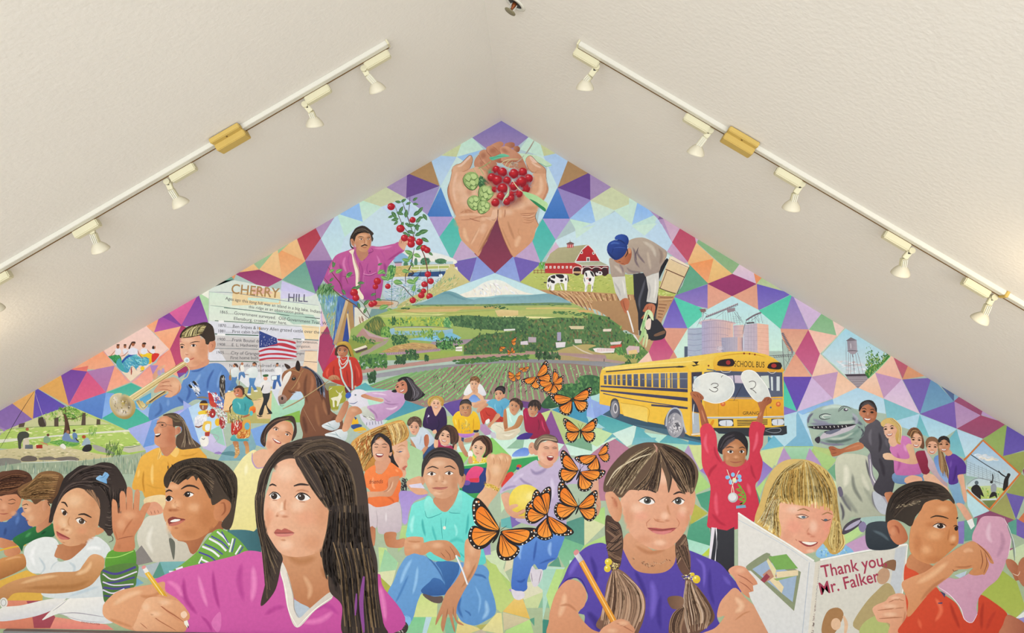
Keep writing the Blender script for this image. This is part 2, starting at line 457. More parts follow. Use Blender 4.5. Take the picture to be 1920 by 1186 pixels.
MURAL = r'''
D ff
b a8684c .45:-4.6,-2,3.6,2.4 4.6,-2,3.6,2.4
l 3a2a22 1.1:-7.6,-4.6 -5,-5.6 -2,-4.8
l 3a2a22 1.1:2,-4.8 5,-5.6 7.6,-4.6
e f4e8e0:-4.6,-2,2.3,1.1 4.6,-2,2.3,1.1
e 2a1a14:-4.5,-2,1.2,1.2 4.7,-2,1.2,1.2
l 2a1a14 .8:-7.2,-1.8 -4.6,-3.3 -2.3,-1.8
l 2a1a14 .8:2.3,-1.8 4.6,-3.3 7.2,-1.8
b 9a5a44 .6:0,2.8,2.6,1.2
b f6d6bc .5:0,0,1.2,2.6
l b0504c 1.5:-3,6.3 0,7 3,6.3
t a8644c 1.4 .5:-2,8.8 0,9.2 2,8.8
E
D fs
b a8684c .45:-4.6,-2,3.6,2.2 4.6,-2,3.6,2.2
l 3a2a22 1.1:-7.6,-4.8 -5,-5.9 -2,-4.8
l 3a2a22 1.1:2,-4.8 5,-5.9 7.6,-4.8
e 2a1a14:-4.6,-2,1.8,1 4.6,-2,1.8,1
l 2a1a14 .8:-7.2,-1.6 -4.6,-3.2 -2.3,-1.8
l 2a1a14 .8:2.3,-1.8 4.6,-3.2 7.2,-1.6
b 9a5a44 .6:0,2.6,2.6,1.2
b f6d6bc .5:0,0,1.2,2.6
b e89a80 .4:-5.5,3,3,2.4 5.5,3,3,2.4
s a04444:-4.6,4.9 0,5.6 4.6,4.9 2.8,8 0,8.6 -2.8,8
s fbf4ee:-3.8,5.3 0,6 3.8,5.3 2.2,7.1 0,7.4 -2.2,7.1
E
D bwing
s 1f1512:0,-2 14,-17 30,-31 44,-39 50,-37 51,-27 46,-12 38,0 22,4 4,2
s ee7a1c/f49a34@60:2,-2 14,-14 28,-25 38,-28 42,-17 36,-4 20,1
s 1f1512:2,0 20,4 38,2 44,8 44,20 38,30 26,36 14,30 6,16
s f08020/f6a040@60:4,3 20,6 36,5 39,10 38,19 33,26 25,30 16,25 9,14
l 1f1512 1.1:2,-2 20,-12 40,-19
l 1f1512 1.3:4,-1 22,-3 40,-8
l 1f1512 1:4,-3 16,-12 32,-26
l 1f1512 1.1:4,3 22,14 36,24
l 1f1512 1:4,3 18,18 25,31
l 1f1512 1:4,3 24,9 40,13
e f8f0e4:46,-33,1.7 48,-27,1.5 46,-20,1.4 44,-12,1.3 41,-5,1.3 41,-30,1.2 42,12,1.2 41.5,19,1.2 38,26,1.2 31,32,1.2 23,33,1.2 42,7,1
e e88a40:43,-34,1.8 47,-23,1.2
E
D bbody
l 181210 5:0,-7 1,6 0,22
l 181210 1:0,-6 -4,-16 -8,-24
l 181210 1:0,-6 4,-16 8,-24
E
@backdrop|patchwork of coloured triangles behind the painted figures
o 0 0 1
p b8cfd8/a8b890:940,226 1925,820 1925,1190 -5,1190 -5,772
o 720 220 4
p 8478b8/a88fb8:880,24 1094,154 880,320 650,152
p cfd6a4:400,292 590,185 545,297
p c6ead6/d2ecdc:590,185 650,152 745,242 545,297
p a2c8ee:545,297 745,240 600,345
p b2cfee/c4ddf0:352,312 400,292 545,297 428,520
p d4ebe4/c4e2ee:545,297 640,360 520,420 480,560 535,770 510,745 425,520
p b28c60:172,412 350,315 415,512
p 6b4c90:172,412 415,515 165,606
p a890ba:0,512 172,412 165,606
p 9d90c4/a898c8:415,520 165,606 320,745
p 4476c0/5a90d0@300:425,525 510,745 320,745
p b09ed2:320,745 520,745 405,915
p 4cbcae/6ac4b8:520,755 405,915 500,1085 582,925 540,780
p c6accc:580,925 500,1087 697,1040
p 7662b2/7060b0:500,1087 700,1048 640,1232
p 8896d8/94a4dc:698,1045 838,1168 648,1232
p 74384f/8e3a52:850,740 760,900 680,1020 835,1168 985,1040 900,880
p cdd2a0:1160,185 1310,290 1195,290
p ccead8:1094,154 1165,185 1200,297 1020,240
p b4d0f0:1195,293 1310,290 1387,330 1303,527
p d4ebe6/c8e6f0:1195,293 1303,527 1230,700 1150,800 1190,560 1225,380 1120,280
p b08a60:1385,330 1547,432 1303,527
p 6a4890:1547,432 1549,620 1303,527
p a78eba:1547,432 1722,527 1549,620
p 9b8ac4:1303,530 1549,620 1390,758
p 5a8ad2/3f74be:1300,530 1390,758 1190,758
p b2a2d6:1190,760 1397,760 1285,920
p 4cbab0/62c0b4:1190,762 1285,918 1175,1092 1110,925 1165,800
p c2a6cc:1110,925 1174,1092 973,1045
p 7462b4:968,1042 1175,1092 1020,1232
p 8c9edc/94a8e0:970,1042 1020,1232 836,1167
p d2d8b0:1720,527 1908,637 1725,697 1549,622
p 92bcf0/a8ccf2:1549,625 1592,805 1395,758
p d6e8d2/d0e8e0:1549,625 1727,697 1592,805
p c8ead6/d6ecdc:1395,763 1592,805 1480,915
p d0ead8:1727,697 1903,640 1852,805
o 580 360 6.857
p d0e6ee/c8e0f0:360,300 930,180 1240,80 1520,300 1840,900 1500,900 1000,900 280,880 140,600
p d0d6b0:640,90 960,-85 1245,80 920,190
p 9cc4f2:355,305 635,95 690,385
p c8ead6/d4ecde:635,95 925,188 690,378
p c8eadc:355,312 690,385 560,480 450,580
p c2def0/cae8ea:355,312 450,570 400,760 290,880 145,605
p b08cb4/bba0c4:70,430 355,300 145,605
p c8ddf2:925,190 1100,330 1240,80
p c8dcf4:1240,80 1420,280 1250,370 1130,200
o 300 400 4
p b43f50/c0505c:1025,180 1160,93 1206,190 1088,357
p b494bc/a888b4:1206,190 1290,352 1088,357
p 8460a0/7650a0:1088,357 1300,352 1168,604
p 6ca496/84b49c:1088,360 1168,602 918,497
p f0a66c/f0b884:878,305 1090,356 914,494
p f2c890/f0bc84:878,305 1020,178 1088,356
p a8cca0/a0c096:1022,178 690,358 745,424 878,307
p f4d09c/f0c088:745,422 880,307 914,494
p f2cc96/ecba80:690,362 745,424 553,492 580,426
p 9c3c6c/a8507c:553,492 745,424 916,495 785,562
p e89c6c:522,462 582,426 553,494
p 6ea894/8cb8a4:522,460 553,494 440,530 300,594
p e46ca4/d0609c@60:58,735 292,596 165,840
p 8448a0/9858ac:292,600 360,810 330,850 160,842
p 8848a0:-5,762 58,733 165,842 -5,882
p f2b480/ee9c70@160:165,845 -5,885 75,1022
p f6c8a8:-5,905 78,1020 -5,1075
p f28c74/f09c80:78,1018 -5,1080 -60,1190 115,1190
p b03c68/c05070:165,842 75,1022 112,1190 240,1190 300,900
p b8dcae:290,598 372,560 365,810
p e8d0e0/e8b8a8:1205,620 1170,600 1250,830 1200,960
p d4bce0:1200,640 1225,840 1195,850
p f0c49c:1200,850 1255,848 1190,950
p a23c66/b04068:1255,845 1312,985 1225,1190 1180,1080 1185,950
p d83848/a83068:1225,1180 1312,1000 1330,1100 1240,1190
o 1180 360 4
p 90bcf2/a8ccf4:62,78 218,203 18,245
p cfe8da:0,60 62,75 18,245 -10,245
p c8e6da:18,248 218,205 165,330 120,340
p c6def0/bcdcee:218,205 322,378 275,440 160,340
p b090bc/bfa0c4:100,110 385,268 322,378 218,205
p 8a6898:215,205 235,180 285,210
p cfa8c4/d8b8cc:245,205 290,212 388,268 322,378
p c0506c/c85a70:388,268 490,330 502,380 440,525 322,378
p d8b8d0:488,330 525,358 502,382
p cfa8c8/c8a0c0:322,380 438,525 400,530 275,440
p f2c890/f0b87c:502,382 632,500 445,545 440,525
p 8ab888/98b888:525,358 830,545 772,615 508,380
p f49c60/f0a878:450,540 632,500 588,685
p f2cc88/ecba78:632,500 772,615 588,685
p e8cfd8/dcc0dc:838,550 935,602 950,688 772,615
p ee9868:930,595 1010,638 952,690
p b0cc98/d0d4a8:1005,640 1210,772 955,688
p 64a88c/6aa884:450,545 588,685 345,775 400,700
p 7a6cbc/9a80c4:588,690 345,775 330,790 500,850 588,870
p a03c70/98386c:588,687 772,615 952,688 770,782
p e8a48c/e4a890:588,690 770,782 588,882
p e6a488/e4a890:770,782 955,692 965,885
p 6c5cbc/8878c4:958,690 1218,785 968,885
p c0e6ee/d0f0e0:770,782 970,885 1140,1020 1150,1190 330,1190 440,1020 588,880
p 6858b8/8474c8:330,785 438,1020 245,1018
p 54ccb0/60d0b0:332,785 540,870 540,930 438,1022
p 54ccac/68d2b0:1222,790 972,888 1135,1025
p 9080c4/a890c4:1222,790 1340,1030 1135,1025
p dcc0e0/d4bcdc:1222,788 1450,915 1345,1028
p 88b888/98c498:1450,915 1525,955 1555,1080 1348,1030
p f4d4c8:1520,950 1622,1015 1555,1082
p e09c84/e0a48c:255,1020 438,1022 320,1190 280,1190
p c04878/d06888:150,1190 250,1075 280,1100 330,1190
p e09c80/dca488:1135,1025 1345,1030 1250,1190 1200,1190 1150,1100
p b4567c/cc6488:1345,1032 1420,1190 1250,1190
p f4c0a8/f4c8b4:1345,1032 1555,1080 1455,1190 1415,1190
o 1440 560 4
p e0a088/e8b494:95,225 300,230 205,410 150,300
p e4a084/e8ac90:205,410 325,585 105,585 190,430
p c05078/d06c94:303,232 390,408 335,580 205,408
p f8c4b0/f6d0bc:390,410 303,232 510,275
p f6d4c0/f4c8b0:390,412 525,545 328,585
p 6c50b0/6450b4:105,585 328,585 215,840
p d4b8dc/d8c0e0:328,585 485,745 220,845
p c49cc0/cca4c4:328,585 525,547 485,745
p f6c8a8/f8d0b4:525,547 670,665 487,750
p f8d4bc/f6c4a4:670,665 805,555 865,745
p c898c0/c8a0c4:805,555 1003,600 868,745
p f6ccb4/f4bca4:805,552 930,440 1003,602
p c05c70/c06878:930,432 1055,512 1010,602
p e0a078/dc9c74:1055,510 1195,605 1008,605
p 7a64b0/7c68b8:1010,605 1225,608 1140,860
p dcc0e0/e8d0e0:1003,605 1135,860 868,745
p 6a94b8/7aa8c4:1225,610 1395,770 1140,860
p 5a6c94:1265,640 1400,725 1390,765
p 8ab0c4:1395,730 1440,755 1395,768
p a45878/9c5070:1395,768 1445,750 1610,862 1595,875
p 8064b4/7c60b0:1140,862 1395,770 1412,970
p b890bc/c09cc0:1398,770 1595,875 1415,972
p a85070/9c5474:1595,875 1795,970 1610,1045 1418,972
p c0a0c8:1600,870 1615,860 1800,965
p d8885c:1795,965 1925,1035 1925,1060
p 6654a8/7060b4:1790,975 1925,1060 1925,1130 1760,1180
p 94b060/a0b468:1790,972 1760,1182 1615,1050
p 48c4a4/5accb0:108,590 215,840 118,800
p 8a78c4:118,805 215,843 118,870
p 8cb4e4/94c0ec:220,845 487,752 490,790 300,850 260,870
p b4d8ec/c8e4f0:487,752 670,667 865,748 880,860 500,800
p 80c0cc/8cc8d0:868,750 1135,862 900,930
p b8dcf0/c0e0f0:220,848 340,1100 300,950 480,800 260,870
p 88bcd8/7cb4d0:220,845 340,1105 120,1100
p b4d8ec:118,875 220,845 120,1100 20,1030
p a8d4ea/c0e4ee:1135,865 1415,975 1300,1050 1205,1035
p 70bcc8/84c8cc:1135,865 1210,1040 1150,1010 1105,960
p b8dcee:1135,862 900,930 1105,990
p bcdcf0/c8e4ec:1418,978 1605,1048 1480,1190 1450,1150
p 70b8c8/88c8cc:1412,980 1480,1190 1370,1160 1360,1050
p 4a98b0:0,1030 118,1102 0,1130
p a8c878/b4cc80:118,1105 340,1105 380,1190 80,1190
p b8cc80:340,1105 480,1130 480,1190 360,1190
p b898cc:125,1110 160,1190 90,1190
o 660 640 4
p b8dccc/a8d4c4:20,300 150,300 260,360 240,600 80,560
p 3f90a4/5aa4b0:380,440 550,490 235,600
p b8d488/a8cc88:235,592 555,498 560,640 420,620 240,640
p 6c509c/5c4494:680,472 830,418 900,460 860,560 760,560
p b4cc88:690,560 780,560 770,640 700,640
p cfc8ea/c4bce4:860,440 1040,333 1220,412 1120,440 1000,470
p 7cc0b8:1135,390 1222,408 1200,460 1130,480
p 68407c/704888:1218,408 1495,512 1400,540 1260,480
p c8d88c:1400,545 1495,512 1445,620
p 8c5494/845090:1493,518 1598,768 1480,760 1430,660
p bcc888/b4c884:1493,512 1860,660 1598,768
p 3f90b8/4898b4:1500,512 1770,410 1770,620 1760,610
p 8ca8e4/a0b8ec:1765,420 1860,395 1930,470 1930,530 1840,590 1762,560
p d0ecdc:1600,766 1930,680 1930,740 1800,830
p c8e8d8/d0ecdc:1600,768 1800,820 1810,870 1640,850
p 7aa888:1600,768 1790,690 1800,820
p b48cac/bc98b0:1596,770 1640,860 1500,860
p b47c94/b88094:1930,770 1930,1190 1860,1190 1740,900
p c8ecd8/d4ecdc:1590,770 1500,880 1150,890 1000,700 960,640
p 94bca0:1160,800 1300,680 1280,800
p b894b8/b48cb4:940,640 990,610 1060,690 1000,700
p 8ccc68/94d070:1050,720 1190,860 860,930 900,800
p cceadc/c0e8d8:780,790 900,760 880,880 800,830
p 9cd468:800,830 900,830 830,920
p a4c890/b4cc98:400,740 520,800 520,1000 400,1040
p c4dcc0/b8d0a8:410,900 500,880 500,1060 400,1050
p 5ca8b4/78b8bc:1930,590 2000,590 2200,660 2000,830 1800,760
p a8d4dc:1760,560 1840,588 1930,650 1800,640
o 1110 640 5.047
p b8dcd8/a8d8d0:-10,500 75,480 75,560 0,620
p 94aee4/88a0dc:-10,545 170,620 150,700 30,720
p 4aa0a8/64b4b4:10,740 90,695 400,790 200,865
p cce8e0/d8ecdc:420,785 390,960 330,990 195,870
p c4e0a8:-10,800 190,870 60,1000 -10,960
p 5aaab4/6cb4bc:425,785 500,860 640,950 390,965
p b8e4d4:500,860 720,890 640,960
p 5aa4b0/6cb4b8:720,880 940,960 760,1010 640,950
p a4d8c0/b8dcc0:640,955 915,975 880,1060
p b49cc4/b8a4c4:915,980 1000,1190 870,1060
p c4d898/d4dca0:915,975 1060,1000 1060,1190 1000,1190
p 4a9cb8:920,900 1050,930 1050,980 915,970
p 70b8d0/78bcd0:1720,890 1820,990 1600,1030
p c4dca0/ccdca0:1600,1030 1815,990 1740,1170 1640,1140
p b89cc4:1815,990 1920,1090 1750,1170
p b8dce8:1840,700 1930,680 1930,890 1820,990 1725,890
o 180 590 7.385
p f6a878/f4b48c:675,130 880,10 805,245
p a050a8/c060a8:885,5 1180,158 808,243
p f8b890/f6a47c:1180,160 1020,470 805,243
p f6d4cc/f4d0bc:90,485 675,140 1005,470 480,920
p f49c80/f6ac90:1025,475 1160,860 780,700 860,650
p b04070/c85478:1030,475 1180,155 1300,300 1300,640 1130,700
p a83868:1100,700 1290,680 1250,810 1130,810
p 7c50a0:1130,805 1250,800 1150,870
p f8a478/f4b08c:-400,775 -300,705 90,480 255,700 0,752 -110,748
p b878a8/c480ac:0,755 250,705 135,1070 110,1000 0,890
p f6a484/f8b094:255,705 480,925 140,1065
p f4a08c/f6b09c:760,700 830,740 800,860 740,1000 650,1000 490,925
p b088c4:750,700 860,700 790,820
p 48b49c/60bca8:485,945 650,1020 470,1160 190,1080 145,1075
p e46480/f07084:-10,890 130,1075 -10,1115
p 6078c4/6890d4:-10,1120 130,1080 80,1430 -10,1400
p 80acec/90b8f0:130,1080 250,1090 250,1350 85,1430
p 44b49c/54b8a0:85,1430 250,1340 560,1300 770,1455 430,1590
p 5aa8d0/68b0d8:540,1200 760,1080 760,1280 560,1290
p 98b8ec/a8c4f0:560,1290 730,1280 775,1450
p b0a8e4/a8b8ec:440,1595 770,1460 740,1700 670,1830
p 6c98dc/80a8e4:775,1460 830,1580 820,1780 670,1830
p b8b0ec/c0c8f0:775,1455 1270,1280 1200,1400 900,1450
p a8b8f0:670,1830 880,1790 850,1900 700,1900
o 0 690 6
p e8766c/f08874:750,38 990,-25 975,38
p 7c4ca4/8c58ac:680,75 760,38 978,38 770,415
p d85c8c/e46888:985,35 1190,270 775,415
p b484b8/b878ac:985,35 1290,-30 1195,265
p e8b060/e4ac64:680,78 775,418 408,275
p 6050b0/7058b8:405,275 745,430 370,565
p eab468/e4ac68:395,265 370,570 120,425
p 8c6cb0/9474b4:120,428 365,575 240,650 70,690 -10,755 -10,480
p b8a0c8/a888bc:385,255 130,415 -10,475 -10,500 460,205
p a888bc:-10,650 70,690 -10,755
p 6490d4/5880cc:780,418 1190,275 1145,575 960,500
o 840 940 6
p c8dcb0/d0dcb4:400,600 700,480 620,740 700,900
p dcd4b0:690,500 760,470 720,740 630,790
p a8c870/b8cc78:430,640 720,930 560,1200 540,1100 460,870
p d8d8b8/dcd8b8:720,930 1080,880 1080,1010 860,1100
p b8d8c8/a8d4c0:1080,730 1320,740 1090,1010 960,900
p a8cc80/b0d088:1320,740 1420,640 1230,1000 1150,1200 1090,1030
p 70b488/88c098:1280,400 1530,490 1420,640 1320,740 1240,600
p 549080/5c9884:1340,230 1535,160 1535,490 1290,400
p d8dcac/d4d8a8:1535,160 1770,260 1535,490
p a8d480/b8d888:1535,160 1760,60 1770,260
p b8d888/a8d078:1770,380 1770,470 1500,560 1535,490
p 5c9880:1130,720 1240,620 1270,730
p 88b898:1090,1030 1150,1190 1010,1190
p c8d49c:860,1100 1080,1010 1010,1190 870,1190
p c8ecd8/c4e8dc:1370,660 1580,640 1535,690 1370,700
p c0c0dc:1370,700 1600,680 1540,860 1480,860
p c8e0a0:1600,680 1740,780 1700,950 1540,860
p b090c4/a890cc:600,970 780,1000 640,1010
p 68b4b0:600,200 770,150 720,300 600,280
p 7c68b0:700,150 830,230 720,290
p 8474b8/9c88c8:370,460 470,430 480,590 400,600
p c4e4b8:590,-100 640,60 600,120
o 680 989 6
p b8d488/a8cc80:440,-20 500,-20 490,170 400,270 400,200
p c4dc8c/b0d898:180,220 270,230 290,340 400,390 370,480 190,500
p 98cca0/a4d0a4:250,240 390,380 370,470 190,495
p d8dcac/dcdcb0:175,500 370,475 320,660 170,520
p a8ac44/b4b84c:165,520 310,660 270,800 170,600
p c8d888/d4dc94:650,740 840,830 830,1005 560,1000
p 80c890/8cc898:500,1005 715,1005 680,1190 480,1190
p b8d4dc:712,1005 780,1005 720,1190 670,1190
p b0d484/b8d890:780,1005 900,1000 900,1190 720,1190
p 80b894:900,1010 1080,1010 1050,1190 940,1190
p e0d088/dccc88:1080,1010 1130,1060 1330,1140 1180,1190 1050,1190
p b8b060/a8a858:1280,1100 1400,1080 1330,1145
p e4d890/dcd498:1560,960 1580,1190 1340,1150 1510,960
p e8c470/e0b858:1700,800 1800,800 1880,1020 1580,940
p cfc49c/c8bc98:1580,950 1880,1030 1590,1150
p b8dc84/b0d484:1880,1030 1920,1190 1600,1190 1620,1150
p c0b49c:1330,1145 1420,1190 1240,1190
p 5c9c80:1880,1030 1930,1010 1930,1100
p b4cc70/c0d080:1400,380 1500,420 1700,800 1560,950 1500,900 1420,560
o 1020 820 4.375
p b87c94/bc8498:560,0 700,90 500,400 470,200 330,180
p c4e0a0/b8dc90:1090,70 1140,140 1060,130
p d0ecd8:390,100 560,0 600,0 440,80
p 70b4c0/80bcc4:740,0 920,0 890,40 720,60
p b49cc0:1180,70 1280,270 1140,140
p d4dc98/ccdc94:1190,70 1300,60 1310,280 1280,265
p 9c80c4:1280,270 1320,240 1360,330
p b4d884/a8d07c:1270,280 1370,400 1240,460 1250,300
p 489878/58a484:1250,470 1380,430 1360,620 1290,560
p bcb850/b4b44c:1230,540 1340,620 1190,720
p 58a484/4c9878:1190,720 1340,640 1380,900 1170,840
p a8dcc4/b4e0cc:1170,830 1370,890 1290,960 1180,920
p c0d44c:1370,890 1400,960 1290,970
p 3f8878:-10,1490 60,1500 80,1610 -10,1610
p a4d0bc/b4d8c4:-10,1080 100,1080 40,1280 -10,1500
p b4d884/c0dc8c:100,1080 160,1080 110,1240 60,1440 20,1290
o 1360 840 4.375
p d4dc9c/ccd894:280,30 480,-10 380,165 320,120
p a8d4b0/98c8a0:480,-10 720,-10 660,90 540,90
p b898c4:480,0 540,90 430,110
p b898c4:690,0 790,140 660,90
p b4d488/a8cc80:720,0 910,90 840,180 790,140
p 8874c0/a890cc:300,100 385,170 260,320
p b4d888:340,240 270,420 250,330
p 489878:250,330 290,440 270,470
p 7cb08c/6ca880:840,180 920,110 930,290
p d8e8b8:880,260 930,290 940,700 920,560
p b8dc90/c0dc94:930,700 1100,640 1130,690 980,790
p c49cc0/c8a0c4:980,790 1190,690 1190,830 1040,850
o 1780 800 4.65
p a4ac60/94a058:460,255 650,215 650,340 620,410
p a0a860/98a45c:625,410 650,430 650,610 495,575
p a09c60/a8ac64:495,580 575,815 350,735
p 7464b0/6c5cac:495,575 650,610 580,800
p 8c4868:640,380 660,350 660,450
p 8c4c6c/a05c78:345,730 580,815 500,865 240,865 215,785
p c8e8ec/bce0e8:150,570 345,730 210,785 160,690
p 8c6cb4:80,840 130,820 100,900
p 58a490:130,830 190,800 200,900 130,900
p d07850:600,810 655,740 655,850
p a898d0:575,815 655,850 655,900 580,880
o 1640 890 5
p 9080c0/8878bc:780,440 860,430 830,640 780,640
p 70a894/60a08c:840,430 960,400 930,600 840,620
p 60a490:1250,450 1330,410 1330,560 1270,540
p 7864b0:1330,410 1410,460 1410,600 1330,560
p a84c7c:1240,700 1310,680 1260,800
p c8dcb0/d4dcb0:1200,740 1410,640 1410,880 1260,860
p a8b850/b0bc58:990,1120 1200,900 1330,1000 1410,1240 1320,1340
p e8ece4:1320,1340 1410,1270 1410,1340
p 9c94d0:1330,1350 1410,1330 1410,1400
p c0d0dc:750,940 860,900 830,980
o 1110 570 7.21
p c04878/d06888:820,490 990,465 1107,640 1050,738 810,768 765,650
p f4ccb8:765,650 812,772 610,805
p e0a088/dc9880:975,328 1292,328 1105,642 990,470
p d0ecdc:1292,332 1310,730 1140,728 1105,642
p d89078:1105,642 1148,722 1048,740
@painted_sign|painted white slatted sign headed CHERRY HILL with rows of dates
o 300 400 4
p e4e6ea:480,1150 1180,1150 1060,1330 700,1340
p dfe8de/d6dcdc:372,560 560,500 900,570 1175,605 1208,640 1200,790 1180,1190 355,1190
>sign_board
p dcefdc/e6ecdc:372,585 540,620 1190,690 1205,775 370,685
p f4f4e6:290,592 372,560 368,640
<
p f0d8a8:545,590 690,590 700,560 900,590 905,680 540,690
p e8b8a8:690,560 800,560 850,600 700,605
p d8d4f0:915,505 1165,605 1130,620 905,640
p d0ccf0:915,505 1170,602 905,580
p cfeadc:660,630 900,640 890,670 660,650
>sign_board
p dfeede/e6ece0:370,690 1205,790 1200,845 365,800
p b8d4c4:850,730 1150,760 1200,830 1000,830
>sign_board
p e2e4ec/dcdce8:362,806 1195,858 1190,950 360,905
p f4dcb0:1060,835 1195,850 1190,945 1090,940
>sign_board
p d4d0d0/c8c2c0:360,912 1190,952 1185,1025 375,1005
p e8d4c8:1080,950 1188,955 1183,1020 1040,1020
>sign_board
p ccc6c4/c4bebc:380,1012 1182,1030 1180,1110 360,1105
p e2e2ea:355,1040 440,1012 500,1110 355,1108
p f0d8b8:1090,1030 1182,1032 1178,1110 1080,1112
>sign_board
p d0cccc/d8d8dc:360,1112 1180,1115 1176,1190 480,1190
p f2d4b4:1080,1110 1180,1118 1178,1190 1060,1190
<
l 7a8ca0 4:372,588 560,596 900,650 1190,690
l 8aa894 4:378,690 480,700 560,716
L 3f6a55 5:480,706 640,722 970,765
l 8aa894 4:970,765 1090,776 1205,790
L 3a4a48 5:1090,776 1200,788
L 3f6a50 5:412,803 560,812 780,825
l 9aa89c 3:780,826 1195,858
L 2f6040 7:412,902 480,906 740,914
L 2f5a48 5:1000,938 1190,950
L 50505a 4:378,1010 600,1014 740,1018
l 8a4a50 4:1050,1028 1180,1030
L 2f5a40 5:355,1108 560,1108 740,1112
L 8a6a60 4:1080,1108 1180,1114
p f4f4f4:440,802 480,802 480,820 440,820
p f4f4f4:430,900 490,902 490,916 430,914
p f4f4f4:1060,938 1085,940 1085,955 1060,952
L c8d4cc 5:370,580 366,800 358,1100
L f0f0e8 5:1206,640 1200,850 1182,1100
T b08a58 530 598 104 5.5 .93:CHERRY
T 6c6880 956 656 82 3 .95:HILL
T 56565c 490 646 33 8.2 .98:Ages ago this long hill was an island in a big lake. Indians used
T 56565c 665 708 30 7 1.02:this ridge as an observation point.
T 56565c 445 748 32 4 1:1865.......
T 56565c 555 756 34 6.6 1.0:Government surveyed.  Old Government Trail, Walla Walla to
T 56565c 552 797 33 5 1:Ellensburg, crossed near here.
T 56565c 434 848 31 4 1:1870........
T 56565c 545 856 34 4 .98:Ben Snipes & Henry Allen grazed cattle over the entire district.
T 56565c 432 890 31 2 1:1881........
T 56565c 542 895 33 2 1:First cabin built.
T 56565c 428 952 31 2 1:1900........
T 56565c 540 957 33 3 1:Frank Boutel dry
T 56565c 1025 968 27 3 1:bor extension,
T 56565c 428 992 31 1 1:1908........
T 56565c 537 996 33 1 1:E. L. Hathaway ho
T 56565c 1025 1003 27 2 1:irrigation.
T 56565c 420 1052 31 1 1:1905........
T 56565c 532 1056 34 1.5 1:City of Granger fou
T 56565c 1022 1056 27 0 1:anges
T 56565c 528 1092 33 0 1:First home built in
T 56565c 520 1150 32 0 1:N      Pacific rail railroad right o
T 56565c 735 1184 30 0 1:oad south
D leaf
s 3f6e48/56884e@20:0,0 7,-6 16,-6 25,-1 15,4 6,4
l 86aa70 1.4:1,0 12,-1 23,-1
E
D leafl
s 7fae5a/5c9a5a@20:0,0 7,-7 17,-6 25,1 15,5 6,5
l b8d488 1.4:1,0 12,-1 23,0
E
D apple
e c8202c/9c1428@60:0,0,10,9.4
b e4484a .75:-2,-2,6,5
b ffe6e0 .9:-3.5,-3.5,2.2,1.8
l 5a1a1a 1.2:0,-6 1,-10
E
@irrigation_scene|painted canal with white footbridge, reeds and distant trees
o 580 360 6.857
s e8eef0/f4eedc:1000,900 1200,760 1500,760 1800,830 1880,920 1400,960 1050,940
s 8fb8dc:1080,900 1180,780 1290,850 1330,910
p c0d4dc:1020,900 1850,890 1850,950 1020,950
e 4f8060:1240,930,30,40 1370,900,22,55 1490,890,60,50 1690,888,72,36
x 3f7050,6a9a70,2f5a48 60 12 22 80 40:1440,850 1560,850 1550,930 1430,930
x 3f7050,5c9060 50 12 22 80 40:1620,870 1760,870 1760,915 1620,915
p d0a8b8:1100,900 1190,900 1180,960 1105,960
p 6a7a88:1090,895 1190,892 1195,910 1095,915
p d2be78/c4ac68:1020,960 1300,940 1860,925 1880,960 1400,1010 1290,1080 1000,1120
x b8a860,9ab068,e0cc90 60 10 50 0 15:1020,965 1300,950 1290,1060 1020,1100
p b8c070:1300,940 1800,935 1800,990 1310,995
p f4eed8/f0dcb0:1760,990 1900,960 1920,1030 1760,1090
p e0b078:1760,1000 1860,960 1915,1060 1740,1110
p 2f4f80:1280,1035 1750,1015 1745,1085 1260,1090
p 5c8cc0:1340,1040 1420,1040 1390,1075 1330,1070
p dcE6ee:1300,1090 1310,1060 1290,1085
e e8f4f8:1690,1070,26,20
p 3a3a4a:1260,1070 1330,1030 1350,1050 1290,1085
L f8f4e8 8:1300,955 1800,938
L f8f4e8 8:1300,998 1810,982
L f8f4e8 7:1305,950 1305,1000
L f8f4e8 7:1415,945 1415,1000
L f8f4e8 7:1662,940 1662,1000
L f8f4e8 7:1800,930 1800,985
l 30303c 10:1560,1000 1562,1070
l 30303c 10:1680,1000 1682,1070
l 30303c 12:1310,1010 1345,1045 1300,1080
l 30303c 8:1440,1010 1420,1050 1440,1080
p d4dce4/b0c4d0:1000,1090 1290,1085 1740,1085 1700,1180 1500,1280 1000,1420 940,1300
x 7fa8c8,5c90b8,e8f0f0,88b0a0 160 8 60 5 20:960,1120 1300,1090 1700,1100 1600,1200 1300,1300 1000,1380
p d8cc90/c0b878:1820,930 1900,1000 2064,1152 1800,1262 1600,1340 1330,1430 1120,1520 1140,1450 1300,1350 1560,1240 1700,1110
x c8b070,9cb468,e8d8a8,78a878 160 8 50 -35 25:1920,1080 1700,1150 1560,1260 1300,1360 1140,1460 1140,1520 1330,1440 1600,1330 1800,1260 1920,1190
x 5a9a78,88b478,4a8a88 80 7 60 -70 20:1100,1240 1500,1180 1700,1120 1900,1060 1900,1100 1560,1240 1200,1400 1100,1380
s 4f8a50:1010,960 1080,940 1110,1000 1080,1100 1000,1120
x 6aac58,3f7a4c,9ac470 60 14 40 -70 30:1000,960 1110,950 1100,1110 1000,1110
p 88b078/7aa8c8:85,1280 160,1190 330,1160 420,1380 420,1700 300,1900 200,1600
x 2f6038,4a7a40,7aa058 70 10 90 -75 20:90,1290 160,1180 320,1250 330,1300 100,1320
x 88b4d8,6a9cd0,b8d8e8,4f90a8 90 12 80 88 8:100,1330 380,1330 380,1560 260,1640 180,1480
x 88a870,a8b868,d8c890,c0b070 90 9 80 -75 15:220,1560 390,1540 330,1820 290,1860
@painted_orchard_worker|painted man in pink shirt with moustache picking a red apple
o 580 360 6.857
>jeans
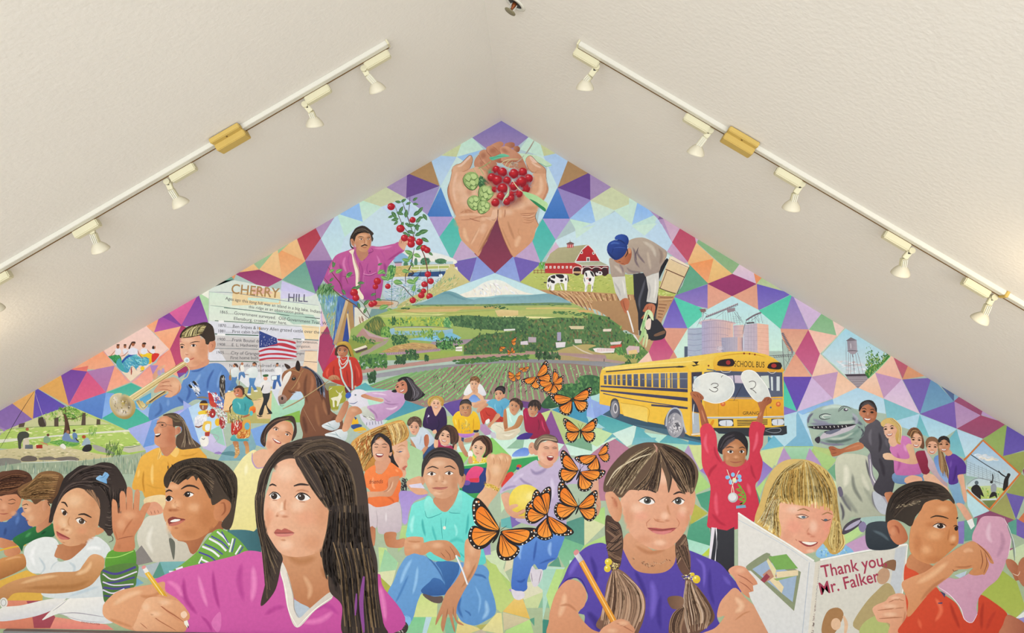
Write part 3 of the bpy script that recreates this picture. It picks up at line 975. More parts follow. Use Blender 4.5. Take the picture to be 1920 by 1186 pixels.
p 4f7cb8/3f5c9c:370,1340 500,1300 640,1420 580,1700 500,1960 300,1960 340,1600
x 6a94c8,3a60a0,5c88c0 60 14 120 95 8:380,1400 470,1400 440,1900 330,1900
p 2f4894:440,1640 500,1560 510,1960 400,1960
<
>shirt
s c8609c/a84890@80:300,870 360,800 520,740 600,700 700,720 800,690 900,700 1100,660 1150,640 1230,740 1120,830 1010,960 960,1100 930,1300 880,1420 740,1420 640,1330 560,1380 440,1330 330,1260 200,1150 190,1110 250,960
t 98387c 60 .8:380,900 410,1000 400,1140 430,1260
t 8a3478 70 .8:960,900 980,1000 940,1140
t 98387c 44 .8:1000,880 1100,820 1210,740
t 98387c 30 .7:640,880 680,1000 660,1200
t e48cc0 50 .8:470,820 440,920 480,1040
t e890c4 40 .8:820,720 950,720 1080,690
t e48cc0 44 .8:860,800 900,900 880,1040
t dc80b8 40 .7:330,860 290,960 240,1080
t b04c94 30 .8:520,780 500,900 540,1040
t b85098 24 .8:900,720 960,820 980,900
t dc84b8 30 .7:720,980 700,1080 720,1250
t a04088 24 .8:760,900 740,1000 780,1080
b 903080 .7:740,1340,130,70 520,1280,90,60
l 7a2868 7:690,1060 770,1075 870,1040
l 7a2868 7:420,1080 500,1085 585,1065
l 8a3474 6:700,1070 710,1180 720,1240
l f0a8d0 6:695,1050 780,1062 860,1030
l 8a3474 8:650,880 650,1100 660,1300
e 7a2868:780,1020,9,12
s a84890/c868a4@0:560,790 590,740 660,860 700,890 650,900 600,870
s b85498:700,880 740,800 790,740 800,780 740,850
l 7a2868 8:800,720 820,760 740,800 700,880
<
>satchel_strap
s f4e6cc:510,760 580,735 565,800 590,900 630,1020 630,1150 640,1240 700,1340 690,1380 650,1360 600,1220 595,1060 560,900 545,800
l d8b898 8:575,790 600,900 640,1020 640,1200
<
>face
s c08468:600,720 640,680 740,740 760,800 700,870 660,880 610,800
s dca47c/c48a62@0:580,560 640,530 740,520 790,560 800,620 790,680 760,740 720,770 660,760 610,720 585,660
s c98c68:530,610 560,600 580,650 570,690 545,680
t 8a5a40 20 .7:540,620 560,640 555,670
b b8785a .7:610,680,40,70 780,640,24,60
b f0c09c .8:700,560,70,30 690,670,30,20 730,640,18,40
t a8664a 18 .8:700,600 715,640 700,665
l 2a1c18 9:625,580 660,572 700,580
l 2a1c18 8:740,582 770,578 785,588
e f0e0d0:665,606,22,8 758,604,18,7
e 2a1c18:668,606,9,8 758,604,8,7
l 3a2820 5:640,602 665,594 692,604
l 3a2820 5:738,602 760,594 778,600
s 2a1c18:660,695 700,672 720,668 755,690 740,692 710,684 680,700
l a04a40 8:680,708 710,714 740,706
b d09a78 .7:710,745,30,16
<
>hair
s 30251f/453830@30:520,640 530,570 570,500 600,460 680,430 740,450 800,500 830,535 810,560 825,600 805,640 790,560 760,525 700,520 640,535 600,570 580,640 560,600 530,610 540,690 580,720 550,725 525,690
h 6a5a4c,1c1612,2a201c,857463 34 9:560,560 620,480 720,470 800,540 | 540,600 600,530 680,510 770,530
<
>hand
s d89c80/e8b898@0:1145,660 1170,600 1220,580 1270,590 1280,640 1240,700 1220,750 1160,700
l a0604a 6:1190,610 1180,660
l a0604a 6:1230,600 1215,650
l a0604a 6:1240,650 1260,680
<
>bucket
s b8ac98/cfc4b0@0:720,1410 850,1390 1080,1390 1150,1420 1100,1480 860,1500 700,1460
s c4865c/d89c70@0:770,1420 900,1400 1060,1410 1080,1440 980,1470 830,1470
l 4a4038 8:740,1400 900,1385 1090,1395 1150,1420 1120,1470
l 6a5c50 8:760,1440 860,1460 1080,1440
p cfd4c8/a8b8b0@0:580,1480 740,1500 900,1500 1080,1500 1080,1580 880,1680 680,1740 580,1740
p e0dccc:580,1480 700,1480 740,1740 590,1740
p 7a9a98:800,1500 1070,1500 1060,1560 880,1600 760,1620
<
>ladder
p d8bc90/b89870:470,1380 510,1370 380,1900 330,1970 310,1940
p b08c5c:510,1380 560,1440 580,1740 540,1860 510,1700 500,1500 420,1960 350,1960
p e0c898:480,1560 500,1560 540,1880 515,1890
p f0e6d0/d0b890:630,1590 680,1640 720,1760 670,1800 640,1700
x f4ecd8,8a5a48,d8c0a0 50 12 90 60 14:640,1600 780,1640 690,1790
l 7a3a30 10:640,1600 660,1680 700,1740
<
@apple_tree|painted apple branches hung with red apples
o 580 360 6.857
l 4a3a38 13:1240,1180 1240,1060 1300,960 1330,820 1350,720
l 5a4a44 12:1350,600 1310,460 1270,340 1200,130
l 4a3a40 8:1270,300 1285,180 1295,60
l 4a3a38 9:1390,660 1300,560 1200,420 1120,230 1100,160
l 7a4a40 14:1520,1380 1520,1160 1515,980 1480,820 1420,700 1350,590 1330,500
l 4a4038 8:1350,560 1370,440 1430,360
l 3f6e48 6:1060,1480 1060,1200 1080,1060 1120,1000
l 5a3a34 10:800,1640 740,1520 700,1440 640,1380
l 6a4a40 14:800,1650 700,1570 600,1460 460,1370 340,1280 190,1100
l 6a3a34 11:440,1330 400,1180 340,1100 240,960
l 5a4038 10:1400,1400 1290,1310 1210,1220 1100,1180
l 5a3a34 7:850,1380 850,1240
l 6a3a34 7:500,1180 460,1080
U leaf 1180 130 3.2 -30
U leaf 1180 130 3.2 190
U leaf 1330 110 3 -30
U leaf 1330 150 3 10
U leaf 1240 160 3 -20
U leaf 1060 250 4.6 60
U leaf 1120 260 4 20
U leaf 1080 300 3 160
U leaf 1160 270 4 -60
U leaf 1150 340 4 170
U leaf 1140 370 3 140
U leaf 1210 380 3.4 120
U leaf 1240 330 4.4 -80
U leaf 1230 400 3.4 30
U leaf 1340 300 4.6 -30
U leaf 1400 270 4 -50
U leaf 1460 280 4 60
U leaf 1400 330 3 0
U leaf 1370 390 4 -40
U leaf 1260 440 4 -10
U leaf 1340 440 3.6 0
U leaf 1260 500 4 20
U leaf 1200 520 3 20
U leaf 1390 500 4 -90
U leaf 1400 530 5.4 -14
U leaf 1360 560 4.4 -20
U leaf 1440 590 4.4 30
U leaf 1370 590 3.6 160
U leaf 1250 540 3.4 40
U leafl 1330 790 4.4 -160
U leafl 1320 790 4 120
U leaf 1370 740 4.4 -30
U leafl 1340 800 4 20
U leaf 1530 770 3 40
U leafl 1290 880 4 -170
U leaf 1300 900 3 60
U leafl 890 1010 4 20
U leafl 880 1050 4 -30
U leaf 880 940 2.6 -20
U leaf 300 970 3 -60
U leafl 260 1030 3 -30
U leafl 340 1040 4 -30
U leaf 320 960 3 -100
U leafl 480 1100 4 -50
U leaf 480 1070 3.4 -20
U leaf 320 1200 3 140
U leaf 300 1180 3 170
U leaf 260 1150 3 -40
U leaf 420 1250 3.4 60
U leaf 540 1250 4.6 -10
U leaf 620 1170 3.6 0
U leaf 600 1230 3 -20
U leaf 700 1450 4 -40
U leaf 620 1420 3.4 70
U leaf 790 1330 3 -20
U leaf 860 1370 3 20
U leaf 700 1560 3.4 -60
U leafl 1000 1140 3.6 -60
U leafl 1080 1150 5 10
U leafl 1010 1120 4 200
U leafl 1250 1140 5 15
U leafl 1340 1160 4 -50
U leafl 1340 1280 4 -80
U leafl 1190 1010 4 10
U leaf 1380 1270 3.6 0
U leafl 900 1500 5 -20
U leafl 1000 1500 4 30
U apple 1052 187 5
U apple 1172 470 5.4
U apple 1328 358 4.2
U apple 1225 590 4.8
U apple 1310 610 5
U apple 1310 668 5
U apple 1415 640 4.8
U apple 1475 720 4.4
U apple 1515 745 4.4
U apple 875 1145 4.8
U apple 850 1215 3.8
U apple 1010 1210 3.8
U apple 575 1290 5.2
U apple 600 1360 4.6
U apple 800 1440 4.2
U apple 840 1425 3.6
U apple 1525 1055 4.2
U apple 1560 1145 4.2
U apple 1480 1185 4.2
U apple 1470 1270 3.6
U apple 1440 1325 4.4
U apple 1330 1390 4.2
U apple 1545 1340 4.4
@farm_scene|painted red barn with grazing cows behind a ploughed field
o 1000 420 5.99
p c4e0ee/d8ecec:250,180 720,-40 920,-142 1100,0 1400,200 1500,330 1700,480 840,480 130,440
p d0eadc:470,60 700,10 480,160
p d2ecdc:1100,20 1390,-10 1250,130
p c4def2:1390,0 1440,0 1560,210 1500,310 1250,130
p d8b8d0:250,200 290,260 140,380 190,300
p c2ca70/b4bc60:-150,650 84,445 130,540 840,560 1000,560 1120,570 1640,690 1590,810 1100,790 600,760 150,745 60,735
x d8cc78,a8b858,c8d080,9aa850 140 10 40 0 30:0,570 1100,580 1090,780 600,750 100,730
x d4d888,b4c860 40 10 30 0 30:1400,740 1600,790 1560,810 1400,800
>ploughed_field
p c09468/b4885c:60,735 600,760 1100,790 1590,810 1560,870 1440,1090 1440,1190 1000,1190 900,1050 700,960 400,880
r 8a5c40 16 13:180,745 260,800 330,850 | 1130,800 1160,1000 1170,1190
r d8b084 15 14:240,750 340,800 430,890 | 1080,800 1120,1000 1120,1190
r 94684a 7 12:1420,820 1490,825 1570,820 | 1390,1000 1440,1020 1480,1010
r d4ac80 6 12:1410,850 1490,850 1560,845 | 1390,1030 1440,1040 1470,1030
x 9a6c48,e0bc90,a8a058,b08858 150 8 34 40 20:200,760 1080,800 1150,1180 1000,1160 700,950 400,860
<
>field_edge
o 1110 570 7.21
p b48c62/a88058:0,-40 630,-60 630,420 560,410 400,310 200,160 0,40
p c0946c:880,-40 1060,-20 940,240 880,260
r 8a5c40 5 12:900,0 1010,10 | 890,170 940,180
p c8a078/b89468:560,400 840,480 800,560 765,650 640,540
o 1000 420 5.99
<
>barn
x 5a9a48,7ab858 40 14 40 90 30:60,440 130,420 130,500 60,500
p b8b088/a8a47c@60:130,440 190,330 280,265 610,230 540,290 470,430
p c02c30/b02428:480,415 540,300 615,235 680,300 750,415
p b8342f/c03a38:130,440 470,432 545,465 545,560 135,550
p a8aa8c/b8bca0:470,430 750,418 840,462 545,465
p 7a2028:545,465 845,470 845,560 545,565
e 3a2024:490,530,44,48 600,535,46,52 705,535,46,50 800,535,40,48
p d0a878:445,530 540,530 540,555 445,550
L f4ece4 7:445,555 447,500 470,480 515,480 540,500 540,560
L f4ece4 7:548,520 570,485 630,482 655,500 690,482 740,484 765,500 790,484 835,488
L f4ece4 7:465,428 520,330 570,265 615,235 680,300 752,418
L f4ece4 6:470,432 545,468 545,560
L f4ece4 5:545,467 845,466
r f8f0ec 7 22:147,470 147,497 | 422,470 422,497
r a03838 7 8:147,476 147,491 | 422,476 422,491
e f4ece4:541,318,16,18 675,326,15,18
e 5a3034:541,318,8,10 675,326,7,10
p f4ece4:596,370 634,370 634,418 596,418
p 5a5a58:604,380 626,380 626,414 604,414
p c8484c:380,220 450,220 450,262 380,268
p 7a5a58:370,218 415,196 460,216 455,226 375,228
l 6a4a48 5:413,175 413,200
r f0dcd8 3 6:392,230 392,260 | 438,230 438,260
r a83840 14 3:180,500 180,548 | 430,500 430,548
L 9a6a40 7:0,520 130,518
L 9a6a40 7:0,545 130,545
r 8a5a38 4 7:10,510 10,555 | 130,505 130,555
<
>cow
s f4f0ec:155,650 170,590 230,565 330,560 390,575 395,640 380,660 375,740 350,735 345,670 300,660 330,730 315,735 290,660 240,680 235,740 195,740 190,690 165,735 150,690
s 2a2428:165,620 185,595 195,620 180,650 160,645
s 2a2428:190,590 240,570 245,610 210,605
s 2a2428:245,568 330,565 345,600 300,610
s 2a2428:190,620 240,640 235,665 200,655
e 2a2428:318,635,18,14 365,620,9,18
l 2a2428 12:385,570 392,620 388,650
l 3a3034 14:115,655 150,658
l 3a3034 10:165,670 172,710
l 4a4448 6:195,680 200,735
l 8a8488 5:240,680 330,665
<
>cow
s f4f0ec:565,600 580,535 625,520 670,540 690,600 675,670 672,720 660,755 645,755 650,680 610,680 600,755 575,755 580,690 562,640
s 2a2428:635,530 665,540 682,590 660,580
s 2a2428:580,540 600,550 605,590 590,580
s 2a2428:620,610 650,605 645,640 625,640
e e8b4b0:608,610,18,12 625,665,14,12
l 2a2428 8:570,600 580,650
l 2a2428 8:668,690 665,730
l 6a6468 5:600,690 590,740
<
s f0e8e8:700,545 730,530 770,535 770,570 710,575
e 2a2428:720,540,12,9 750,548,14,10
@painted_field_worker|painted man in blue cap bending over to cut onions
o 1000 420 5.99
>trousers
p 2f2e36/26262c:1120,560 1260,545 1300,640 1400,720 1400,900 1370,1050 1440,1190 1180,1190 1175,1000 1130,800
t 6a6a74 40 .8:1260,600 1230,720 1190,860 1200,980
t 50505a 30 .8:1380,960 1370,1080 1400,1180
p 1f1f26:1400,480 1500,380 1520,400 1440,560 1400,650
<
>boots
o 1110 570 7.21
p 2c2c32/26262c:630,250 880,200 930,250 985,345 830,430 760,480 640,420
s 26262a:770,440 830,415 985,340 998,420 945,475 800,490
s 7a5a44:840,410 975,355 985,395 860,435
o 1000 420 5.99
<
>picking_bag
p e8cfa4/e0c498:1530,370 1750,480 1600,780 1415,715 1480,500
p f4e4cc:1530,365 1560,360 1755,470 1730,490 1540,400
L 6a3a28 10:1485,505 1600,555 1700,598
L 6a3a28 7:1500,520 1425,715
L 4a342c 9:1412,715 1500,750 1600,780
L 6a4434 8:1750,485 1700,590 1610,785
L 8a5a40 6:1545,395 1640,440 1740,485
<
>shirt
s bcaa98/a8968a@70:850,390 880,380 940,430 1040,460 1080,400 1060,220 1100,170 1220,150 1330,190 1440,260 1500,310 1490,380 1430,480 1410,540 1340,560 1260,590 1230,540 1120,560 1060,560 1030,540 1020,590 890,600 860,480
t 6a5a64 40 .8:1110,250 1140,320 1150,420 1200,500
t 6a5a64 34 .8:1180,260 1170,330 1260,450
t d8ccbc 60 .8:1220,190 1330,260 1380,380
t 7a6a70 40 .7:1040,480 1100,530 1220,540
t d8c8b8 50 .8:900,460 950,500 1000,560
t 86747a 34 .8:960,440 1000,500 1010,560
t d0bca8 50 .8:1280,300 1300,420 1320,520
t 8a7468 50 .7:1400,260 1440,340 1420,460
t c8a888 30 .7:1450,300 1480,350 1450,420
l 4a4050 8:1180,260 1150,340 1160,400
<
>sleeve
p dcd8d0/cfccc4:885,595 1030,585 1040,700 1060,830 970,860 920,760
p dcd8d0/d4d0c8:1265,590 1410,540 1410,700 1380,890 1270,870 1290,740
t b0acac 30 .8:900,640 960,740 980,820
t f4f0e8 30 .8:1000,620 1020,720 1030,800
t b0acac 30 .8:1290,640 1310,740 1290,860
t f4f0e8 30 .8:1370,600 1370,720 1350,850
<
>hand
s b06040/c87854@0:975,880 1000,840 1050,830 1080,880 1070,940 1050,990 1030,1000 1000,940
l 7a3a28 7:1010,860 1020,920 1040,970
s b46444/c87c5c@0:1240,950 1270,900 1330,890 1370,920 1360,1000 1340,1060 1300,1000 1230,980
s b06040:1215,1050 1260,1000 1290,1040 1220,1060
l 7a3a28 7:1290,920 1270,980
l 7a3a28 7:1330,920 1320,1000
<
>knife
L f4f0ec 16:1055,970 1075,1030 1120,1190
L c8bcb4 6:1064,1010 1105,1140
<
>onions
s d4e4b0:1260,980 1300,960 1340,1000 1350,1080 1320,1060 1290,1010 1270,1080 1240,1190 1200,1190 1230,1080
s f0d8c8:1270,1080 1320,1060 1310,1180 1260,1170
l 6a9a60 8:1290,970 1250,1080 1240,1190
l e8f0d0 9:1310,980 1330,1040 1345,1080
s 8fc080:1230,1080 1250,1100 1240,1200 1215,1190
o 1110 570 7.21
s a8cc88:690,300 720,360 690,440 640,520 630,480 660,400
s c0d89c:720,330 740,400 720,480 700,560 680,540 700,440
s d8dca8:740,400 760,440 740,560 720,580
L f0ece8 14:480,100 520,240 560,380
s e4e0dc:555,400 590,430 640,520 600,490 570,460
o 1000 420 5.99
<
>face
s b87450:900,390 960,340 1080,270 1060,400 960,440
s c47c58/a85c3c@0:940,415 1010,390 1050,330 1070,270 1100,290 1100,370 1060,450 990,455
s d8946c:1060,280 1090,270 1095,320 1070,330
l 2a1c18 12:1050,270 1060,320 1030,370
l 4a2a20 6:950,420 985,425
l 7a3a2c 6:985,440 1020,445
<
>blue_cap
s 2c4a9c/1f3474@60:825,290 840,220 880,190 930,175 1000,180 1050,220 1055,280 1020,350 960,395 910,400 850,350
s 3458b0/1f3880@30:915,170 930,130 990,112 1050,130 1072,180 1060,230 1020,250 990,200
t 5a80cc 30 .7:860,230 900,210 980,220
t 16285c 24 .8:920,180 980,185 1040,230
t 16285c 20 .7:830,300 880,360 930,395
l 4a6cc0 5:900,270 960,260 1040,270
l 16285c 5:900,270 880,330
@valley_landscape|painted green farm valley under a snow-capped mountain
o 680 500 6.857
>sky
p bfe2ec/d8eee8:1700,80 2450,370 2700,500 650,500 1080,310
<
>mountain
s eef2ea/f4ecdc:1200,390 1400,300 1560,200 1700,165 1820,190 1950,270 2100,330 2200,360 1950,400 1600,410
x fffdf4,e4dfe4,f6e8d8,dfe6ec 60 14 70 60 40:1400,330 1560,220 1700,180 1900,260 2000,350 1500,380
s 9cc6cc:1300,400 1600,385 1800,360 2200,355 2400,345 2600,420 2500,470 1400,450
s 6f9fa8/8ab0b4:640,490 800,440 940,370 1080,312 1200,335 1300,385 1420,420 1560,430 1700,440 1760,500 640,500
s 7ba8b2/90b4ba:1400,440 1500,400 1640,400 1760,380 1900,380 2100,370 2300,350 2420,350 2560,400 2700,470 2650,500 1400,490
t 5a8a98 40 .6:1000,350 1100,340 1220,390 1350,430
<
>fields
p aab86c/8aa858:640,485 1600,478 2400,460 2700,465 2900,560 3200,700 3400,880 3400,1200 -200,1200 -150,800 120,640 400,540
p 6a8a68:640,485 1600,480 2400,458 2660,462 2700,490 1700,500 640,500
p c4a868/b8b060:380,560 900,510 1700,510 1780,540 1000,560 500,590
p d2b478:600,550 1300,535 1200,575 500,590
p b4bc68:1000,580 1700,560 1700,630 900,630
p c8d080:200,625 500,590 1000,585 900,640 300,660
p d8d890:880,620 1000,595 1080,600 960,632
p e0c890/d8bc80:1700,560 1780,550 2000,560 2100,620 1740,640
p d4c078:2100,525 2500,515 2800,530 2750,545 2100,545
p b8bc70:2000,560 2500,550 2900,560 2950,590 2500,600 2000,620
p e8e0a0:1800,630 2300,640 2500,650 2400,665 1800,650
p d8b070:2750,550 2960,560 2980,580 2800,590
x 4f7a48,6a8a50,88a058 50 12 60 0 10:650,490 2700,470 2700,500 650,505
x 3f6a40,55804a 40 18 50 0 20:2460,570 2900,590 3000,600 2800,630 2460,600
x 3a6040 16 14 40 0 10:500,530 600,530 600,545 500,545
x 3a6040,4a7048 30 16 36 0 20:1700,490 1900,530 1850,545 1500,515
l 5a7a48 6:220,632 900,630 1500,640
l 8a9a50 6:400,560 900,600 1700,560
p a8bc60/98b858:150,650 900,645 1150,650 1150,780 300,760
x 6a9a50,4f8048,88b058,c8c850,a8b848 200 22 40 85 30:320,650 1150,650 1150,760 320,750
b c8cc58 .8:730,720,90,50 400,740,60,30
x 2f5a38,3f6a44,56804a 40 22 50 90 25:380,650 420,650 420,740 380,740
e 5a9a60:1090,740,46,90
x 78b068,4a8a50,98c478 50 14 40 85 30:1050,660 1130,660 1130,830 1060,830
p 9cc0d4/88b4c8:340,800 450,770 1000,770 1160,800 1160,850 1000,880 600,880 370,870
p b8c070:400,780 1000,775 1150,800 1000,815 420,825
l 8a7050 8:380,775 800,765 1150,785
x 88a858,a8b868,6a9850 120 14 40 80 30:400,830 1050,830 950,910 420,900
p 78b8d4/88c0d8:580,930 800,900 1060,870 1130,840 1220,880 1270,910 1200,950 900,960
x a8d4e4,5ca4c8 40 8 60 0 6:620,925 1060,880 1240,910 1000,950
x 4f8048,7aa858,98b850 70 18 40 85 30:760,810 900,810 900,930 780,900
e 8aa848:1010,880,44,44
p 9a8a98/a89098:900,960 1500,920 1500,960 1200,1010 850,1000
<
>woods
o 1110 570 7.21
p 5c8448/6c8c4c:-60,120 200,165 390,300 430,390 540,405 640,530 760,650 610,800 240,860 -60,860
x 3a6038,4f7a44,6a9450,88a85c,304f34,8a7848 240 26 48 80 40:-40,130 200,170 380,300 540,420 740,640 620,760 -40,640
o 680 500 6.857
p 50754a/466a44:1100,640 1350,620 1700,650 2100,640 2150,760 2000,830 1500,800 1180,760
x 365a3c,466a42,56794c,648452,425f40 330 26 46 80 40:1110,650 1350,625 1700,655 2130,650 2100,820 1500,800 1180,750
p 567a48:2130,680 2500,650 2900,660 3200,700 3380,860 3380,1100 2600,1100 2000,1000
x 40603c,4f7444,628450,768c58,7c7c4c,36523a,6e6444 520 24 46 80 40:2130,680 2500,660 3000,640 3200,700 3360,880 3360,1050 2700,1000 2000,980
p 4a7040:1480,880 2000,820 2500,860 2500,1080 1300,1130 1300,1010
x 36523a,4a6a42,607c48,6a6440,3e5c3c,748048 420 24 44 80 40:1500,860 2000,820 2500,860 2500,1060 1700,1120 1300,1120 1300,1030
s 5c7444/4a6a3c:20,770 130,660 220,640 280,720 330,820 340,900 200,880 100,830
x 8a8a44,3f6038,6a7a40,a09850 80 10 90 80 20:40,770 150,660 270,700 320,860 180,870
s 6a9a48:250,780 320,770 360,860 350,910 240,890
x 3f7a40,88b058 50 16 40 80 30:240,780 340,780 360,900 240,900
x 2f5838,466f42,608a4c 130 24 40 80 40:360,880 560,880 600,960 400,1010
<
>roads_and_plots
p c8a468/b89860:240,1090 420,1010 650,970 900,990 1000,1050 700,1080 300,1100
x b08850,d8b478,a87860 70 8 60 10 8:260,1080 640,980 960,1040 700,1070
p b090a0:200,1110 700,1080 1000,1050 1000,1080 720,1110 240,1140
r 7a6078 26 5:460,1095 480,1060 | 980,1075 960,1040
r 8a6a78 16 5:250,1130 260,1110 | 700,1110 690,1085
p 98b050/a0a858:720,1110 1000,1080 1290,1080 1260,1140 800,1190 720,1190
x 38603a,4f7844,2f5034 90 24 40 80 40:540,1080 700,1060 740,1180 560,1190
x 4a7a40,628f48 90 22 40 80 40:0,1130 300,1120 320,1190 0,1190
s 4f8a48:960,1000 1020,960 1120,950 1160,1010 1140,1050 980,1050
x 2f5034,3f6a3c,6aa058 130 22 36 80 40:930,960 1060,900 1160,900 1300,960 1160,1060 960,1050
p f0ece4:1200,1030 1280,1020 1280,1085 1195,1080
p b0a898:1195,1050 1280,1045 1280,1060 1195,1065
p b88a88/b09080:-140,960 0,790 80,860 270,920 270,960 120,970 0,880 
p c0a0a4:0,780 100,850 250,905 350,910 300,930 80,890
p a8988c:0,1080 220,980 350,920 300,990 60,1120 -40,1150
p 8a9a48:-180,930 0,930 180,980 100,1050 -60,1120 -180,1080
x 3f6a3c,5c8844 60 22 40 80 40:-160,860 180,950 150,1000 -100,960
p e8dcc8:-120,1060 40,1005 60,1030 -90,1085
p 5a4a48:-100,1085 62,1030 62,1060 -80,1110
p dcd0d8:2030,960 2120,950 2130,1000 2030,1000
p e4dce0:2480,970 2610,965 2600,1030 2490,1040
p d8d4c8:2720,930 2810,930 2820,980 2730,980
p a8a0b8:2500,840 2550,840 2550,950 2500,950
p b8a8b0:2130,900 2230,905 2230,970 2130,970
p d8c8a0:2650,760 2850,760 2840,800 2680,800
p e8e4e0:1815,800 1960,795 1960,815 1815,825
p ecd8c8:3090,800 3200,795 3190,830 3090,830
p c85040:3180,1020 3330,990 3330,1030 3200,1050
p f0e8e4:2960,1050 3020,1040 3240,1050 3230,1100 3000,1110
r c8707c 12 5:3020,1050 3020,1090 | 3220,1040 3220,1080
p e0d4d0:3180,970 3330,955 3310,995 3190,1000
p d4b8b8:3400,1040 3560,1030 3540,1110 3400,1120
x e8c080,f4e8d8 30 9 20 90 20:3400,1060 3540,1060 3540,1110 3410,1110
s b8a868/b0986c:2500,1080 2800,1000 3000,1010 2900,1060 3100,1110 3500,1120 3400,1200 2500,1200
l d8c8b0 16:2700,1000 2830,1080 3000,1140
l b898a0 14:2550,1120 2900,1170 3400,1190
<
o 1110 570 7.21
p b8b068/a8a060:-40,690 400,660 620,720 600,790 300,800 -40,720
p b0948c:-40,720 200,740 450,780 440,800 -40,760
p 94949c:-40,770 430,800 200,865 -40,840
x 4f7a44,6aa050 60 22 40 80 40:330,590 450,580 440,680 340,680
x 4f7a44,5c8844 50 22 40 80 40:420,680 720,640 640,720 460,740
p d4b8b8:460,600 500,560 640,570 640,650 480,680
p e8c888:490,630 600,610 620,670 500,675
x 3a6038 20 20 40 90 20:450,800 490,740 530,800
L 3c3434 9:165,690 162,850
o 660 640 4
>highway
p 8a8a8c/a0a0a8:60,260 500,190 900,160 1300,130 1900,150 1900,190 1300,160 870,175 460,235 60,290
p b89088/b88c80:60,210 500,150 780,110 1060,95 1320,85 1320,100 800,140 400,190 60,240
x 3f6a3c,56803f 110 18 40 0 30:760,145 1000,120 1320,100 1320,130 900,160 780,165
p b08c80/a88c8c:1300,70 1900,100 1910,130 1540,100 1300,95
x 3f6038,50704a,2f4a30 90 20 30 80 40:1380,60 1560,90 1560,130 1380,130
x 4a7a40,35603a,628f48 150 20 30 80 40:60,120 260,100 260,190 60,200
x 3a603c,2f4f34 60 18 30 80 40:320,110 400,100 400,170 320,160
x 2f5034,3f6a40 40 14 30 90 20:550,110 570,110 572,140 550,140
<
>vineyard
p 92776a/9c8078:120,330 400,245 870,172 1300,155 1650,165 1910,190 1880,260 1700,360 1440,470 1250,440 830,430 548,492 404,440 300,400
r 78a868,86b474 9 13:420,240 280,280 130,335 | 700,195 560,320 400,420
r 78a868,8cba78 9 12:720,192 610,310 420,440 | 1060,165 900,300 740,440
r 84b474,78a868 8 12:1060,165 920,300 780,430 | 1200,160 1180,300 1170,430
r 84b474,90be7c 7 11:1220,160 1220,300 1225,440 | 1420,160 1460,300 1500,430
r 88b678,94c080 10 9:1440,160 1480,290 1520,430 | 1880,190 1890,230 1900,270
x 8cc07c,6a9c5c,a0cc8c 300 9 18 100 50:200,310 870,180 1300,165 1850,195 1600,380 1250,430 830,420 520,470
x 6a4a44,4a3a40 80 6 40 110 30:500,260 870,180 1300,165 1500,200 1300,420 830,420
x 2f5034,3f6a40 40 18 40 90 20:120,250 175,230 180,310 120,300
s 3a6640/2f5a38:1420,470 1560,330 1700,310 1720,260 1800,250 1870,280 1860,380 1750,420 1500,500
x 2f5a38,4a7a48,3f6e40,5c8c50 160 22 34 80 40:1430,450 1560,340 1720,260 1860,270 1850,380 1500,490
@grain_silos|painted grey and pink grain silos with conveyors behind the school bus
o 1260 550 7.365
p 505c70:170,730 215,730 215,870 170,880
p b0b8cc/a8b4c8@0:215,480 410,470 420,860 215,865
s d8c0c4:400,380 560,350 840,390 850,430 400,430
p b0accc/e8bcac@0:410,385 600,365 720,372 840,400 850,830 600,850 410,855
p c8b0c0/e8c0b0@0:845,440 990,430 990,600 850,600
p a4a4bc/c0b4c0@0:680,610 905,598 905,800 690,820
p e4b8a8/c0a0a8@0:905,600 1000,605 1000,790 905,795
p c4bccc/c8b4c0@0:1005,430 1175,410 1180,820 985,810 985,560
p f0c0a8/eeb8a4@0:1175,410 1330,430 1340,860 1200,830 1180,800
l 7a7a94 4:215,545 310,560 410,545
r 7a80a0 6 4:215,490 310,495 410,480 | 215,850 310,865 410,850
r 9488a0 6 4:412,400 560,375 700,378 840,405 | 412,840 560,830 700,845 680,850
r a898a4 3 3:848,460 990,455 | 848,570 990,570
r 8a84a4 12 2:450,390 450,840 | 800,395 800,560
r 9a94ac 7 2:700,612 705,810 | 890,600 890,800
r a49cac 6 3:1005,480 1175,470 | 1005,760 1180,770
r 9c94ac 3 3:1050,425 1050,800 | 1130,415 1130,805
r d89c88 6 3:1178,480 1335,490 | 1190,760 1340,780
l c8d4e4 14:985,560 985,800
l 6a7490 8:965,600 970,790
b e8e4ec .9:660,760,50,40
x 6a7490,c8c4d4 30 6 16 80 60:610,730 700,730 720,800 620,800
L 8a7c88 20:470,320 700,230 910,140
L c8b8bc 8:470,312 700,222 905,135
r 50444f 16 4:470,330 480,300 | 900,165 905,130
L 5a4c58 4:470,335 700,245 915,160
p 9a8890:750,215 870,195 870,240 770,265
l 5a5060 5:840,240 990,420
l 5a5060 5:870,230 985,400
r 6a6070 7 3:700,255 705,380 | 900,250 940,430
r 6a6070 4 3:830,320 960,330 | 840,390 960,400
l 5a4c58 6:370,215 500,300
l 5a4c58 6:480,300 430,380
l 6a5a60 6:440,220 420,370
p 8a6a68:380,215 460,210 470,250 400,260
l 5a5060 4:425,290 340,460
l 6a5c64 4:600,340 730,240
l 6a5c64 4:540,340 520,370
L 7a6a74 18:1020,370 1130,300 1230,260
L 4a4450 4:1020,380 1130,312 1235,268
l 7a7484 9:1030,370 1000,440 975,560
r 6a6070 5 4:1060,350 1060,410 | 1220,270 1250,410
l 5a5060 4:1060,400 1220,280
l 5a5060 4:1140,300 1200,400
p 5a5058:1020,400 1130,390 1140,410 1030,420
r 8a8490 6 2:1060,270 1060,340 | 1310,380 1310,425
